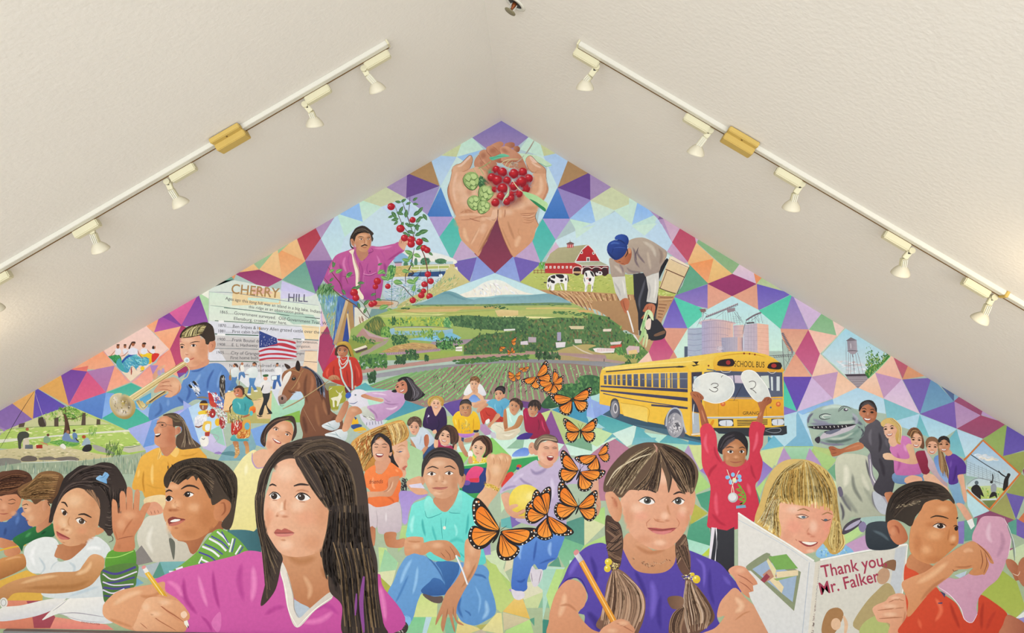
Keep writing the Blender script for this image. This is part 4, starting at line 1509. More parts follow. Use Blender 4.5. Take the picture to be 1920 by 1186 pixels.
L 5a5058 7:1520,630 1530,800 1550,1060
L 8a7c84 26:1520,540 1570,640 1650,770 1660,830
r 4a4048 12 5:1510,560 1550,545 | 1600,790 1660,770
l 5a5060 4:1530,640 1600,720
l 5a5058 8:1340,860 1520,850 1680,840
l 5a5058 6:1380,890 1520,870 1680,870
r 5a5058 9 4:1400,860 1420,885 | 1650,840 1670,870
l 5a5058 6:1600,780 1615,940
l 5a5058 5:1660,830 1560,1030
l 5a5058 4:1550,900 1620,980
@water_tower|painted grey water tower on legs beside leafy trees in a diamond
o 1540 610 11.98
p acdcec/e0e4e4:540,65 1540,680 1050,1190 820,1410 590,1190 15,640
x e8ecf0,d0d8e0,dcd4d4 40 40 120 0 20:340,780 600,800 900,800 1000,1000 560,1060
L c8e8c8 12:540,65 280,330 15,640 300,900 590,1190
p 9a8e94:520,1090 1010,1080 1060,1180 820,1410 590,1190
p 4a4048:520,1095 1000,1085 1040,1130 570,1140
r b8b0b4 4 10:600,1180 1040,1180 | 760,1340 900,1330
p 98909a/b0a4ac@0:575,340 790,330 805,560 590,570
s a89ca4:585,565 805,560 770,620 700,650 640,620
p 6e666e/8a8088@0:545,345 660,262 800,330 700,345
l 6a6068 18:575,570 700,560 825,572
l 7a6a70 22:690,640 705,690 710,720
r 8a7c80 2 9:610,610 600,1085 | 650,620 655,1085
r 8a7c80 2 9:760,620 850,1085 | 810,610 940,1080
l 6a5058 14:710,720 740,1085
l 8a7074 8:610,900 740,880 870,880
l 7a787e 8:550,360 560,1080
t e4dce0 40 .8:650,370 660,460 660,540
p 4f8a44/3a7a3c@60:970,1060 1100,900 1300,850 1500,660 1540,690 1040,1180
x 3f7a38,5c9444,86a850,2f6a30,a8b868 230 24 60 70 50:960,1050 1000,880 1120,560 1180,700 1280,600 1320,720 1420,600 1540,680 1050,1170
x 4f8040,6a9850 50 16 40 60 60:1000,480 1100,460 1200,720 1060,900 1000,780
L 4a9a50 16:1050,1180 1300,950 1540,690
L b4e8b0 12:1060,1190 1310,950 1552,690
@school_bus|painted yellow school bus with black stripes parked at an angle
o 1110 640 5.047
>bus_shadow
p 3f5c70/2f4a58@0:100,690 180,640 500,700 800,830 1060,900 1040,950 700,880 380,790
p 4a6a7c:380,780 720,830 850,890 1040,940 1040,960 800,910
p 2a3440:1140,820 1560,820 1560,900 1480,900 1400,880 1200,870
<
>bus_body
p f2cc50/e8b838:90,265 130,240 900,145 1150,110 1300,95 1480,92 1640,120 1720,155 1790,210 1810,300 1815,720 1820,800 1700,830 1140,830 1060,850 1040,900 920,890 870,860 700,790 540,760 260,680 170,610 70,590 75,320
p f6dc78/f0c850@60:90,265 130,240 900,145 1150,110 1160,160 1100,230 950,210 880,225 130,270
p f0c040:75,320 130,285 900,235 940,290 920,890 870,860 700,790 540,760 260,680 170,610 70,590
p e8b040/d8a02c@0:930,290 1000,285 1000,900 925,890
s f4cc4c/e4a830:1150,250 1150,170 1200,120 1320,98 1480,95 1640,125 1740,180 1800,250 1800,290 1500,285 1180,275
t c88820 14 .8:1180,150 1330,120 1500,115 1660,150
p ecb032/e0a028:1180,520 1805,520 1812,700 1190,705
p e0a436:1060,560 1180,520 1190,700 1070,710
l c89020 6:1195,550 1195,700
l c89020 6:1385,560 1385,705
L b88018 5:1195,553 1380,556
L b88018 5:1640,550 1650,705
l e09018 30:1150,740 1120,800
t fbe48c 16 .8:150,275 500,220 900,190 1080,170
p f0c858/f4d468:265,575 525,625 525,762 300,700
L b88c28 4:270,578 525,628 525,760
L 4a4440 12:130,285 500,255 860,235
p 2f2c2c:820,228 895,236 850,246 790,246
p 1f1c1c:945,188 1010,188 990,215 1020,218 960,235 940,222 985,220 970,200
<
>stripe
p 4a4868/34324c:80,415 905,448 905,480 80,430
p 4a4868/34324c:80,455 905,530 905,565 80,470
L 4a4868 9:105,490 400,550 905,625
L 3f3d58 18:560,600 740,615 905,630
p e8b838:80,432 905,482 905,528 80,456
<
>window
p 5c6478/44485c:112,320 138,320 138,405 114,402
p 5c6478/44485c:152,318 185,316 186,408 154,404
p 5c6478/44485c:197,316 226,315 226,411 199,408
p 5c6478/44485c:238,314 275,312 276,414 240,410
p 5c6478/44485c:286,312 318,310 318,416 288,413
p 5c6478/44485c:332,310 374,308 375,420 334,416
p 5c6478/44485c:386,308 434,306 436,424 388,420
p 5c6478/44485c:448,306 497,304 498,428 450,424
p 7c8494/44485c:512,304 562,302 563,430 514,428
p 6c7488/50546a:576,302 632,300 633,434 578,430
p 6c7488/54586e:648,300 712,298 713,438 650,434
p 6c7488/54586e:736,297 806,295 807,442 738,438
p 5c6478/50546a:828,295 904,292 904,444 830,440
r 8a92a4 13 6:114,358 136,358 | 830,352 902,352
r e8c050 12 7:145,310 146,410 | 817,292 818,444
L f0d890 5:105,315 500,300 905,290
<
>windscreen
p 50566c/5c6478:1060,290 1170,275 1500,285 1800,290 1805,520 1500,530 1180,525 1060,520
p d8c8d8/b8b4c8:1215,330 1335,320 1340,395 1230,400
p d0c0d0/c8b8c8:1345,318 1440,320 1440,395 1350,390
p 48506a:1340,400 1500,400 1510,515 1330,515
p d4dcd0:1595,325 1670,320 1680,440 1610,440
p d8e0e0:1690,330 1710,335 1712,465 1695,460
p d4dcdc:1745,330 1775,330 1775,465 1745,465
p 3a3848:940,290 1040,285 1040,680 945,660
p b8d0dc:960,330 1050,320 1045,400 965,420
l 3a3848 8:1420,410 1340,560
L 9c98a0 8:1180,530 1500,540 1800,540
<
>warning_light
s 2a1c20:1185,210 1210,175 1330,165 1335,230 1200,230
e a03030:1288,198,22,22
s 2a1c20:1660,235 1690,200 1785,200 1785,260 1670,255
e a83030:1720,228,26,20
l c88820 8:1210,240 1320,240
l c88820 8:1670,268 1770,268
e 8a3020:1438,112,9,10 1490,115,8,9 1540,122,9,9 1102,228,9,9
e d86838:1238,590,24,22 1762,592,24,24
e f0a058:1238,586,12,10 1762,588,12,12
L 5a6c7c 10:1085,262 1165,275 1160,300
l d8d4d0 6:1215,270 1240,290 1300,288 1315,270
l d8d4d0 6:1660,280 1690,300 1720,298 1740,282
<
>grille
L b0b4bc 16:1080,720 1400,718 1810,710
L e4e8ec 5:1080,715 1400,714 1810,705
p 3a3c44:1192,732 1335,732 1340,800 1195,800
s d8dce4:1210,750 1320,745 1325,795 1215,792
L 5a5c64 5:1270,748 1270,795
p 3a3c44:1695,730 1815,725 1818,790 1700,795
s d8dce4:1708,740 1805,735 1808,785 1712,788
L 5a5c64 5:1755,738 1755,785
r 3a3430 4 8:1370,745 1660,740 | 1375,792 1660,780
p 2f3238:1140,815 1700,812 1840,795 1845,870 1800,885 1500,890 1140,840
l 9a9ca4 6:1640,840 1700,820 1780,820 1780,850 1720,862 1640,845
e 6a6c74:1690,622,10,10
<
>wheel
s 4a4c58:170,620 190,560 225,540 255,580 265,680 240,720 180,680
e 9c9ca4/6a6a74@0:215,640,42,82
e d0ccd0:222,630,22,50
e 6a6870:222,630,14,36
l 3f4048 10:175,650 185,560 220,540 250,560
s 5a5c6c:690,800 710,680 760,630 820,650 850,720 880,850 870,900 840,900
e 8a8a94/b4b0b4@0:785,790,78,118
x d0ccd0,6a6870,a8a4a8 60 9 34 90 60:720,720 780,690 820,800 780,900 730,860
e c4c0c4:800,800,38,58
e 6a6870:802,802,24,38
x f0ecec,4a4a50 30 8 20 60 90:770,760 840,760 840,850 780,850
L b8bcc4 14:700,800 712,700 750,640 800,630 840,670 870,800 890,860
p b0b8c0:945,670 1010,680 1020,860 950,870
l e8ecf0 9:965,590 955,700 960,780
L e8dcc8 14:940,880 1040,870
<
T 4a3a18 1342 236 80 2 .6:SCHOOL BUS
T 4a3c20 1425 690 44 0 1.0:GRANGE
@folk_dancers|painted diamond of folk dancers swirling bright skirts
o 180 590 7.385
p f4d8c8/f0dcc0:220,620 880,550 700,730 480,920
L b0a0d8 5:90,487 300,720 480,925 700,740 1005,470
s 3f9c5c/2f8450:170,570 240,560 300,540 350,590 350,660 280,680 220,620
x 58b870,247040 20 9 50 70 20:220,570 330,560 340,660 250,640
s f4d030/e8b020:610,540 700,530 780,540 780,650 720,680 640,600
s d83830:780,540 880,540 840,610 780,660
s 60b8cc/4a9cc0:330,680 440,550 540,535 620,590 700,580 740,640 700,700 600,700 560,750 500,700 440,800 380,760
x 88d4dc,3f88b8,a8e4e4,38a090 80 9 70 40 50:340,680 450,560 560,550 720,600 700,690 560,740 440,790
s 2f50a8:320,690 430,570 540,535 540,550 430,600 340,700
s 48a8b0:280,680 330,600 400,760 440,800 360,780
s e8e8f0:270,470 320,460 350,500 330,550 270,550
s e8e8f0:370,480 420,470 450,510 400,560
s e8e8f4:450,480 520,450 590,490 570,540 460,550
s e8e8f0:620,480 680,460 720,490 690,540 630,540
s e8e8f0:750,490 800,470 820,520 770,540
e a86848:305,440,22,30 403,435,20,26 515,400,26,34 660,420,26,34 815,450,12,22
s 4a3028:480,400 500,370 545,370 545,400 500,390 470,470 450,460
s 3a2820:640,395 670,380 695,390 690,410 650,405
s 2a2020:780,440 800,425 810,470 780,470
e 5a4030:308,415,24,12 403,415,22,12
l b88068 12:270,490 230,540 190,575
l b88068 12:450,500 390,560 340,570
l b06850 14:580,490 600,550 650,600
l b06850 12:710,480 740,520 790,540
l a84838 18:490,720 492,780 490,830
e f0c830:645,740,30,30
l 3a3a3a 8:610,780 660,770
@trumpet_player|painted boy in blue sweater playing a brass trumpet
o 180 590 7.385
>sweater
s 6a94d0/4f78bc@60:1280,760 1420,740 1550,680 1700,670 1800,740 1860,860 1900,1100 1780,1300 1420,1170 1250,1240 1060,1300 760,1460 740,1300 800,1200 960,1100 1120,1080 1190,950
t 3a5ca0 40 .8:1300,780 1420,770 1530,700
t 38589c 50 .8:1640,740 1560,900 1540,1050
t 90b4e4 60 .7:1460,800 1400,900 1340,960
t 90b4e4 50 .7:1740,760 1700,900 1680,1020
t 38589c 60 .8:1250,960 1300,1060 1250,1200
t 38589c 60 .8:1120,1120 1200,1200 1240,1240
t 8cb0e0 60 .7:1000,1150 1000,1280
t 40609c 60 .7:880,1200 900,1320 800,1420
<
>face
s d89878:1290,700 1540,600 1560,680 1420,745 1290,760
s eab494/dca07c@0:1165,330 1200,300 1400,280 1520,350 1560,440 1550,560 1480,660 1380,710 1300,720 1230,660 1180,580 1165,460
b c88460 .6:1480,480,80,160 1400,660,90,50
b f6d0b4 .8:1340,480,60,60 1250,540,30,30 1280,350,110,40
b d88868 .6:1340,600,60,30 1260,550,20,14
s e0a080/c88460@0:1555,420 1590,360 1640,350 1660,400 1640,480 1570,520
t a8644c 18 .8:1590,400 1620,420 1600,470
l 3a2a24 12:1300,395 1370,370 1440,370
l 3a2a24 12:1165,420 1190,405 1230,420
e f4f0ec:1350,424,36,15
e 2a1e1c:1352,424,18,18
l 2a1e1c 7:1308,425 1350,405 1400,425
e f0ece8:1195,445,24,14
e 2a1e1c:1192,446,16,18
l 2a1e1c 7:1165,450 1192,430 1225,455
t a8604a 14 .8:1240,530 1250,550 1300,545
l b85850 14:1300,620 1330,610 1360,595
<
>hair
s 2c2420/40342a@30:1160,300 1190,230 1260,170 1380,130 1500,100 1560,110 1620,160 1640,240 1650,350 1580,370 1560,410 1520,400 1510,340 1430,280 1340,280 1240,290 1180,320
h e8dca0,b8a468,584830,d8c888,2a201c 46 10:1200,250 1290,170 1420,130 1540,130 | 1180,320 1300,310 1400,290 1460,280
h e8dca0,3a2e22,c8b880 34 9:1330,170 1270,220 1230,300 | 1480,140 1420,200 1400,290
<
>trumpet
s d8a080/e8b494@20:790,820 860,740 920,700 960,690 950,730 890,790 850,860 800,900
e b8a0c8:880,800,30,40 930,770,22,34
s b09460/e8d898@60:560,1200 620,1290 680,1270 680,1230 600,1180
L d8c488 16:560,1200 640,1310 720,1250
L 8a7040 6:575,1190 650,1290 720,1235
L e0cc94 12:1290,800 1290,740 1250,700 1210,710
L 8a6c3c 5:1278,800 1270,730 1230,715
L e0cc94 14:1290,790 1260,860 1190,900
p c8ac6c/f0e0a8@60:440,1140 1190,650 1240,640 1260,690 540,1180 500,1170
L f8eccc 10:460,1140 800,920 1230,655
L 7a5c2c 7:520,1170 860,940 1240,690
s e8d8a0/a88c50@70:190,1180 230,1110 330,1080 430,1120 520,1190 550,1270 530,1360 460,1430 370,1440 270,1390 205,1290
s d4c8a8/b8a480@70:205,1180 270,1100 380,1110 470,1190 500,1280 480,1370 410,1410 320,1390 240,1310
b 8a7440 .9:400,1190,70,90,-20
b f4ece8 .9:380,1340,100,60 270,1180,40,60
b 504838 .7:460,1250,30,60
b d8c458 .9:380,1210,30,40
x 504030,c8b468,f0e8d8,a8a098 40 10 40 60 60:240,1150 330,1120 470,1230 470,1350 380,1390 260,1300
s d4bc84/b89c60@60:700,1200 960,1040 980,1060 960,1090 760,1220 710,1240
L 4a4034 14:740,1210 860,1120 960,1060
L f4e8c0 6:710,1200 860,1100 950,1045
L d8c488 10:640,1190 660,1230
L d8c488 8:590,1150 640,1250
e e8f0f4:1258,625,40,38
e b8c8d4:1262,630,22,22
<
>hand
s d89c7c/e4b08c@20:800,1060 850,980 900,920 960,890 1080,860 1160,920 1185,1000 1140,1080 1040,1140 950,1130 1010,1080 970,1050 880,1060 830,1080
l a8664c 8:900,940 1000,920 1080,930
l a8664c 8:880,990 980,980 1090,1000
l a8664c 8:880,1040 960,1030 1060,1060
b f0c4a0 .8:1090,960,70,60 960,960,60,20
t b87454 30 .7:1160,950 1150,1060 1060,1130
@pond_picnic|painted park with people picnicking and fishing by a pond
o 0 690 6
p c8d880/a8c860:-10,760 80,690 370,575 740,435 800,425 1150,575 1440,700 1640,920 1640,960 1200,980 -10,900
x d8e498,90b850,b8d070,e8e8b0 220 12 60 0 20:0,680 1200,640 1440,720 1600,880 1100,900 0,880
p d8d4a0/c8cc98:200,640 400,560 560,520 740,450 1100,580 1250,630 900,640 100,680
x 88b058,a8c468,6a9848,c0d080 160 16 40 90 50:400,560 740,440 860,450 1000,540 860,600 600,590
l 6a8a50 6:80,685 500,655 1250,630
p 5c4c40:215,625 285,610 270,660 210,665
s 4a4038:440,560 490,550 520,610 515,655 450,655 430,600
p 5a4c40:612,560 660,550 660,655 612,655
p 5a4c40:930,500 965,500 965,640 915,640
p 5a4c40:1090,570 1130,575 1130,632 1085,635
s 6a4a3c/4a3428@0:700,470 745,440 750,520 780,640 790,740 720,790 715,740 730,640 720,540
l 5a4030 12:740,560 800,570 860,560 940,520
l 4a3828 8:690,450 720,490
x 4f8a38,78a848,a0c060 120 10 40 30 60:660,450 800,430 940,510 860,570 760,540
p e4e4d0:-10,800 300,780 700,745 1440,690 1480,710 1000,740 500,780 -10,840
s 6aa850:560,830 740,800 900,840 820,880 640,860
x 5a9a48,8cc060 60 9 40 0 30:560,830 740,800 900,840 820,880 640,860
p d8cca0/ccc094:-10,920 500,860 680,880 920,920 1100,960 1330,990 900,1040 -10,1060
x e8dcb8,b8b080,a8a478 100 9 50 0 15:0,930 600,900 1100,960 900,1030 0,1050
s 6a6058:240,1010 320,980 410,1000 410,1040 250,1045
s 7a7068:440,1010 560,990 620,1010 600,1030 450,1030
s 7a7068:620,1010 800,990 890,1020 860,1040 650,1035
s 8a8880:-10,1020 120,1010 240,1040 200,1080 -10,1100
p a8b498/98a890:-10,1100 250,1060 900,1045 1350,1000 1640,930 1660,1190 -10,1190
x 88a088,c4ccb0,a0b0a0,7a9080 180 12 90 90 8:0,1090 900,1050 1640,960 1560,1190 0,1190
l e4e8e0 7:240,1065 600,1050 800,1035 880,1045
s a8a4a0:1040,860 1140,880 1300,960 1190,950 1080,920
p c8c4b0:1400,880 1590,860 1640,920 1450,950 1380,930
x 4a6a3c,6a8a50,304c30 70 7 90 -80 25:1200,850 1330,850 1390,985 1190,970
x 6a9a50,a0c468 40 7 50 -80 25:1000,690 1090,680 1080,750 1000,750
l 5a7a50 7:1350,880 1450,890 1580,865
s 4a4c44:195,770 220,720 290,710 330,740 320,780 270,790 240,850 240,900 210,900 205,830
e b06848:308,685,20,20
s d8ccb4:260,820 310,780 330,820 320,900 270,905
p 6a7078:285,860 370,858 372,905 282,905
p a83028:408,862 478,858 480,900 410,900
s 88a888:490,790 520,760 570,790 560,830 500,840
e 6a4030:542,750,17,16
l c88868 14:450,830 520,850 540,870
s 7890b8:710,760 740,720 780,740 800,790 880,810 880,835 710,810
e b07858:765,715,18,20
s 6888b0:815,740 840,720 870,745 870,790 830,800
e 4a3028:835,700,18,16
l 3a3430 14:850,780 870,810 890,820
e b05030:945,770,24,20
s a0b4c4:920,860 950,800 990,780 1020,850 940,870
s 302c30:930,900 970,860 1030,860 1030,920 980,940 930,930
s f0ece4:675,870 710,845 745,880 730,910 690,895
l 2a2a28 6:390,255 270,440 150,640 60,800 0,900
l e8d8d8 3:400,280 450,440 520,640
l c8b8a8 4:640,840 720,910 870,990
@marching_band|painted marching band members in white shirts and jeans
o 360 670 9.6
p c0b878/b8b068:630,620 900,540 1440,520 1450,640 1400,1181 640,1181
p f0c894:600,640 760,600 800,760 700,940 560,960
p e8c898/e0c090:1100,780 1440,640 1440,1100 1180,1100
p b8ddb8/a8d8b4:1440,620 1560,600 1920,800 1920,960 1420,1120
p d8dce8:1420,560 1920,560 1920,860 1560,860
l 6a7a50 7:660,630 900,560 1200,520
l 6a7a50 8:1090,770 1250,750
>band_member
s 5c88bc/4a74a8:720,350 820,340 790,440 830,520 760,540 700,600 650,590 710,450
s e8ecec/d0dcdc@60:700,240 760,180 830,190 850,280 820,340 730,350
e c08460:765,145,30,30
s 4a342c:750,110 800,105 835,150 820,180 790,150
s a87848:670,330 700,310 710,400 670,400
l b88850 12:690,200 690,310
e e8ecec:670,605,30,14
>band_member
s 5c88bc/4a74a8:850,270 940,260 960,340 940,370 890,310 860,400 840,400
s f0ece4:880,130 930,130 940,220 900,260 870,200
e b87858:905,110,24,28
l 8a5a30 18:850,150 870,240
l a87848 14:855,420 850,500
>band_member
s 5c90c4/4a78b0:1030,370 1150,350 1120,480 1170,560 1120,590 1070,500 1060,640 1000,640 1040,480
s ecf0ee/d4e0de@60:970,240 1080,170 1160,180 1190,260 1160,360 1010,350
e c08460:1120,120,34,36
s 4a342c:1085,110 1120,80 1165,100 1165,150 1140,110
l 6a3a30 12:950,300 1030,310
e e8ecee:1030,660,40,16 1150,600,40,16
>band_member
s 4a78b8/3a5c9c:1520,320 1590,310 1580,400 1610,500 1580,520 1530,420 1500,560 1450,560 1470,420
s ececec:1500,190 1540,170 1620,200 1600,300 1510,310
e c08460:1535,130,26,34
s 3a2a24:1510,115 1540,90 1565,115 1540,120
p e8f0f0:1430,330 1530,325 1525,395 1430,400
L 5a6a80 8:1430,330 1530,325 1525,398 1432,402 1430,330
e e8e8ec:1450,580,36,14
>band_leader
s 2f3034/26262a:1270,640 1400,620 1390,740 1350,860 1440,980 1440,1010 1380,1000 1320,850 1270,1030 1200,1020 1270,830 1290,740
s f0ece8/dcd8dc@60:1230,480 1300,420 1400,440 1420,540 1400,630 1270,640 1250,560
l 26262a 22:1290,490 1260,560 1250,600
e e8a888:1325,375,38,36
s 3f6a40:1280,310 1370,300 1370,340 1290,345
l 2a2a2c 20:1170,1030 1220,1060 1270,1050
l 2a2a2c 18:1350,1010 1400,1010
@powwow_dancer|painted dancer in feathered regalia with red and yellow rosettes
o 350 740 9.6
p a8b4ec/88a4e4@60:-60,100 100,200 240,900 180,1000 -20,900
p b8d8f4/c8e0f4:30,230 250,120 420,200 700,600 420,640 230,860
p d8d0ec/c0b8e0:230,860 420,700 650,600 720,940 600,1080 300,960
p 98ccb8/a4d0c0:420,640 620,540 700,920 560,860
l e8ecf4 50:70,-180 130,-120 220,-40
x e8eef4,2a2424,c8d0dc 60 12 60 50 20:40,-190 170,-260 250,-60 180,20
l 2a2420 46:40,-190 75,-150 100,-130
l 2a2420 46:120,-250 150,-210 180,-180
l f0f0f4 30:150,-170 200,-110 230,-60
l 8a8068 34:180,50 280,40 400,60
x f4f4f8,e0e4ee,b84038,fafafa 200 14 60 60 40:380,-60 520,-40 640,100 680,300 740,400 700,560 620,520 560,360 440,200
s c03434:390,-40 450,-20 500,120 420,140 400,60
s c84838:410,100 520,140 540,220 440,200
s 3a2a28:240,140 280,100 350,100 380,150 380,180 250,170
s 98604a:240,160 380,160 370,250 300,280 245,240
p e8b040:235,150 385,150 380,185 235,180
p f0f0f0:290,190 302,190 300,255 290,255
s f0d040:205,310 280,280 380,280 380,340 300,350 230,360
e a83030:465,330,60,85
e f4e8e0:470,345,14,20
x f0c030,a83030,f4ecdc 50 12 40 60 50:350,260 430,280 400,400 350,380
s f0f0f4/dcdce8:140,480 200,370 330,350 370,440 260,560 160,560
x ffffff,d0d0dc 60 9 70 110 20:130,400 340,350 350,480 180,580
e f0c030:560,490,50,70
s a83030:600,400 680,420 690,560 650,610 590,560
x f4f0ec,a83030 40 10 60 80 20:600,400 690,400 690,600 600,580
s f0c858:320,480 420,470 450,510 420,660 330,660 280,600
s e8f0f4:340,540 420,520 410,640 340,630
p b04030:330,670 420,660 410,740 330,740
l 8a5a48 30:150,560 220,580 290,540
l a8b4b8 18:430,700 530,720 580,770 510,860
s f4f0e8:240,800 280,740 380,750 400,850 360,920 270,920 250,860
l 6a6458 16:270,780 310,800 330,770
@powwow_dancer|painted girl dancer in teal top with beaded red and gold skirt
o 350 740 9.6
p 88b0b8/7ca8b4:720,940 860,860 1140,640 1260,900 1160,1181 560,1181
p 80a8e4/78a4e0:1150,620 1500,500 1340,760 1400,950 1250,900
s 5c8a94:600,1050 800,1010 960,1060 900,1100 700,1080
s 9880c0:490,1045 580,1015 640,1050 560,1065
s 2a2420/4a4038@90:590,-240 610,-340 650,-360 690,-320 690,0 610,20
x 6a6058,1a1614,e8e4dc 40 9 90 88 6:600,-300 690,-320 700,60 610,60
l c88848 30:680,290 740,300 790,280
s 4aacb0/3f9ca4@60:820,130 880,60 1010,70 1070,20 1180,110 1200,180 1120,260 1100,360 880,330 830,240
t 8cd8d8 40 .8:900,120 960,180 960,280
t 2a7c84 40 .8:1040,120 1060,220 1040,320
s f09c30/e04828@60:1130,240 1180,200 1240,220 1240,300 1190,330
s 5cc0c4:1130,320 1170,280 1200,330 1160,380
l b06848 34:1000,400 1070,380 1140,350
l 2a2220 24:830,160 780,230 790,330 
s d89070/b86848@0:850,-40 870,-130 960,-140 1020,-60 1010,30 940,40 880,20
s 4a342a:850,-100 900,-160 980,-170 1040,-110 1040,-20 1010,0 1000,-80 940,-130
l 4a342a 24:1040,-30 1100,40 1180,90
U fs 900 -50 7 -12
s c83c30/b83028:830,470 1000,470 1000,600 920,700 820,720 800,600
x f4ece0,d84830,a02820 50 12 60 90 14:830,470 1000,470 990,560 820,700
s e0ac50/c88838:1010,470 1140,450 1150,640 1120,760 920,780 920,680 1000,600
e 68b0c8:1090,560,48,66
x c85828,f0d080,a84818 50 14 60 -30 40:930,640 1130,640 1110,770 930,770
x d8c88c,8a5a30,f0e8d0,486a60 60 14 60 80 40:780,360 1000,360 1010,470 780,500
s 5cc0b8/489ca8:790,780 860,700 900,780 1100,790 1100,830 880,830 800,820
s b87850/d8a868@90:830,840 930,840 940,950 960,1030 900,1130 850,1130 880,1050 860,930
s b87850/d8a868@90:1020,840 1100,840 1130,980 1120,1040 1060,1060 1060,950
x f0dca0,a87838 30 9 40 0 20:860,900 940,900 960,1050 880,1080
D cherry
b 6a1420 .55:1,3,13,13
e c01c28/8c0f20@70:0,0,10,10
b e83a3c .8:-1,-2,7,6
b ffd8d8 .9:-2,-5,3,2
E
D hop
s 9db872/7a9a58@60:0,-12 8,-9 11,-1 8,8 2,14 -5,13 -11,5 -12,-4 -7,-10
s bcd38c:-9,-4 -4,-9 0,-4 -4,1
s c4da92:0,-8 6,-8 8,-2 2,-1
s b4cc84:-10,3 -5,1 -2,6 -6,10
s c2d890:-3,2 2,0 5,5 1,9
s b0ca80:5,1 10,-1 9,5 6,7
s bcd48a:-3,10 1,8 4,10 0,14
l 4a6a38 .9:-9,-4 -4,2 0,-4
l 4a6a38 .9:0,-1 4,1 8,-2
l 4a6a38 .9:-10,3 -5,9 -2,6 1,9 6,7
l 3f5f30 1:-7,-10 -12,-4 -11,5 -5,13 2,14 8,8 11,-1
E
@painted_hands|two cupped hands at the mural's peak holding green hops and red cherries
o 820 250 8
>leaf
s cbe6c4:1100,330 1250,300 1480,330 1600,390 1720,475 1640,500 1560,450 1480,430 1330,420 1260,390
l 6fb87a 8:1480,430 1560,460 1630,495 1720,475
l b8a898 16:1320,310 1390,210 1450,105
l 8a786c 6:1330,312 1398,212 1455,110
<
s d49a7a/c28464@20:770,210 850,150 940,120 990,145 985,185 940,215 930,320 800,300
s c98c6c/a86850@20:1005,165 1080,132 1150,140 1162,180 1140,215 1050,215
s c58868/96563e@30:1140,205 1210,190 1242,225 1220,280 1160,270
s c98c6c:560,400 640,310 700,420 640,520 560,500
s d29a78/b4745a@60:625,300 660,255 730,245 790,320 880,420 900,560 760,540 690,450 640,380
s dca384/c0805e@60:610,430 650,390 710,410 800,530 760,640 680,560
s d49878/a8644a@40:735,215 790,185 850,200 900,260 935,300 1000,420 900,440 800,340 745,280
s dca484/b8775a@35:930,240 970,200 1030,190 1110,225 1240,320 1300,420 1330,560 1000,480 950,300
b 9a5a44 .8:830,260,60,50 1010,260,80,40,30 690,330,50,60 660,450,40,60
t 8a4a38 14 .8:735,215 745,280 800,340 850,400
t 8a4a38 12 .8:930,240 950,310 1000,370
t 8a4a38 10 .7:625,300 650,390 720,470 800,560
t 8a4a38 10 .7:810,185 880,230 935,300
t 9a5a44 40 .7:880,400 1000,430 1150,420 1300,430
>left_hand
s e2b08e/d89e78@90:230,520 215,600 190,720 160,810 155,900 175,980 200,1060 240,1150 272,1225 275,1255 250,1280 300,1370 345,1560 430,1670 580,1810 620,1840 700,1680 800,1470 870,1330 895,1270 915,1110 910,900 800,700 700,560 600,500 530,520 440,540
t b87858 50 .8:180,730 165,850 190,1000 240,1140 280,1240
t f0c8ac 70 .8:300,560 260,720 250,900 300,1080
b f2ccb0 .8:450,980,150,160 350,800,90,120 560,860,80,90
t b0704f 40 .7:330,1200 460,1150 560,1200
t c0835f 90 .6:400,1130 450,1200 600,1230
t ecc0a0 60 .8:300,1240 420,1215 560,1215 700,1230
t b87a5c 24 .8:300,1300 480,1290 640,1250 780,1240
l a3664c 12:480,1270 560,1300 640,1320
l a3664c 10:640,1255 700,1250 800,1290 880,1290
s e8bb9c:800,1250 820,1180 850,1120 905,1110 900,1240 870,1310 780,1300 720,1260
t b07456 26 .7:790,1290 860,1300 890,1250
b ecc2a4 .9:690,1285,55,35 700,1380,60,40 680,1450,60,70
t f0c8a8 60 .7:640,1400 560,1550 500,1680
t c28a66 30 .6:620,1420 540,1560 490,1660
t c28a66 34 .6:780,1400 700,1560 600,1760
t a87048 50 .7:830,1390 740,1580 600,1810
t 8a5238 16 .8:880,1310 810,1430 700,1660 625,1830
t f0c6a0 90 .7:400,1400 420,1540 480,1640
b d99c70 .6:300,1350,60,70
s e4b492/d09a74@0:225,540 235,500 290,465 350,450 420,385 480,330 515,340 532,400 520,450 490,520 420,565 350,570 260,570
t b87858 18 .8:530,400 515,460 480,530 400,570 360,572
t f4d4ba 50 .8:280,500 360,480 420,420 470,370
s e8c4b0:470,345 500,335 490,375 440,410 390,430
l 7a4a38 6:235,500 290,465 350,450 420,385 480,330 515,338 532,400 520,450 490,520
l 7a4a38 6:230,510 215,600 190,720 160,810 155,900 175,980 205,1070
b b4775a .6:400,720,40,90 480,880,60,80
>right_hand
s e0aa86/d69a72@90:915,1110 905,1270 920,1360 960,1480 1040,1690 1140,1850 1190,1825 1420,1620 1480,1430 1522,1375 1480,1290 1470,1230 1490,1180 1520,1130 1620,960 1665,860 1660,790 1632,700 1630,580 1560,520 1440,580 1420,760 1280,900 1100,1060
t f0c8a8 90 .8:1540,620 1560,760 1540,880 1440,960
t b87858 50 .7:1640,720 1650,850 1600,970 1520,1110
b f2ceb2 .8:1230,1080,150,80 1420,1000,110,100 1060,1180,100,60
b c48866 .7:1400,1120,110,40 1180,1000,110,60
l a06448 8:1250,1220 1350,1235 1460,1200
l a06448 8:1280,1255 1380,1270 1470,1235
l a06448 8:1240,1200 1340,1200 1470,1190
l a06448 7:1300,1290 1390,1305 1475,1275
t ecc0a0 16 .8:1250,1240 1360,1250 1460,1218
t b87a58 22 .7:1260,1330 1380,1340 1470,1290
t a86e50 30 .7:1015,1110 1015,1200 1000,1280
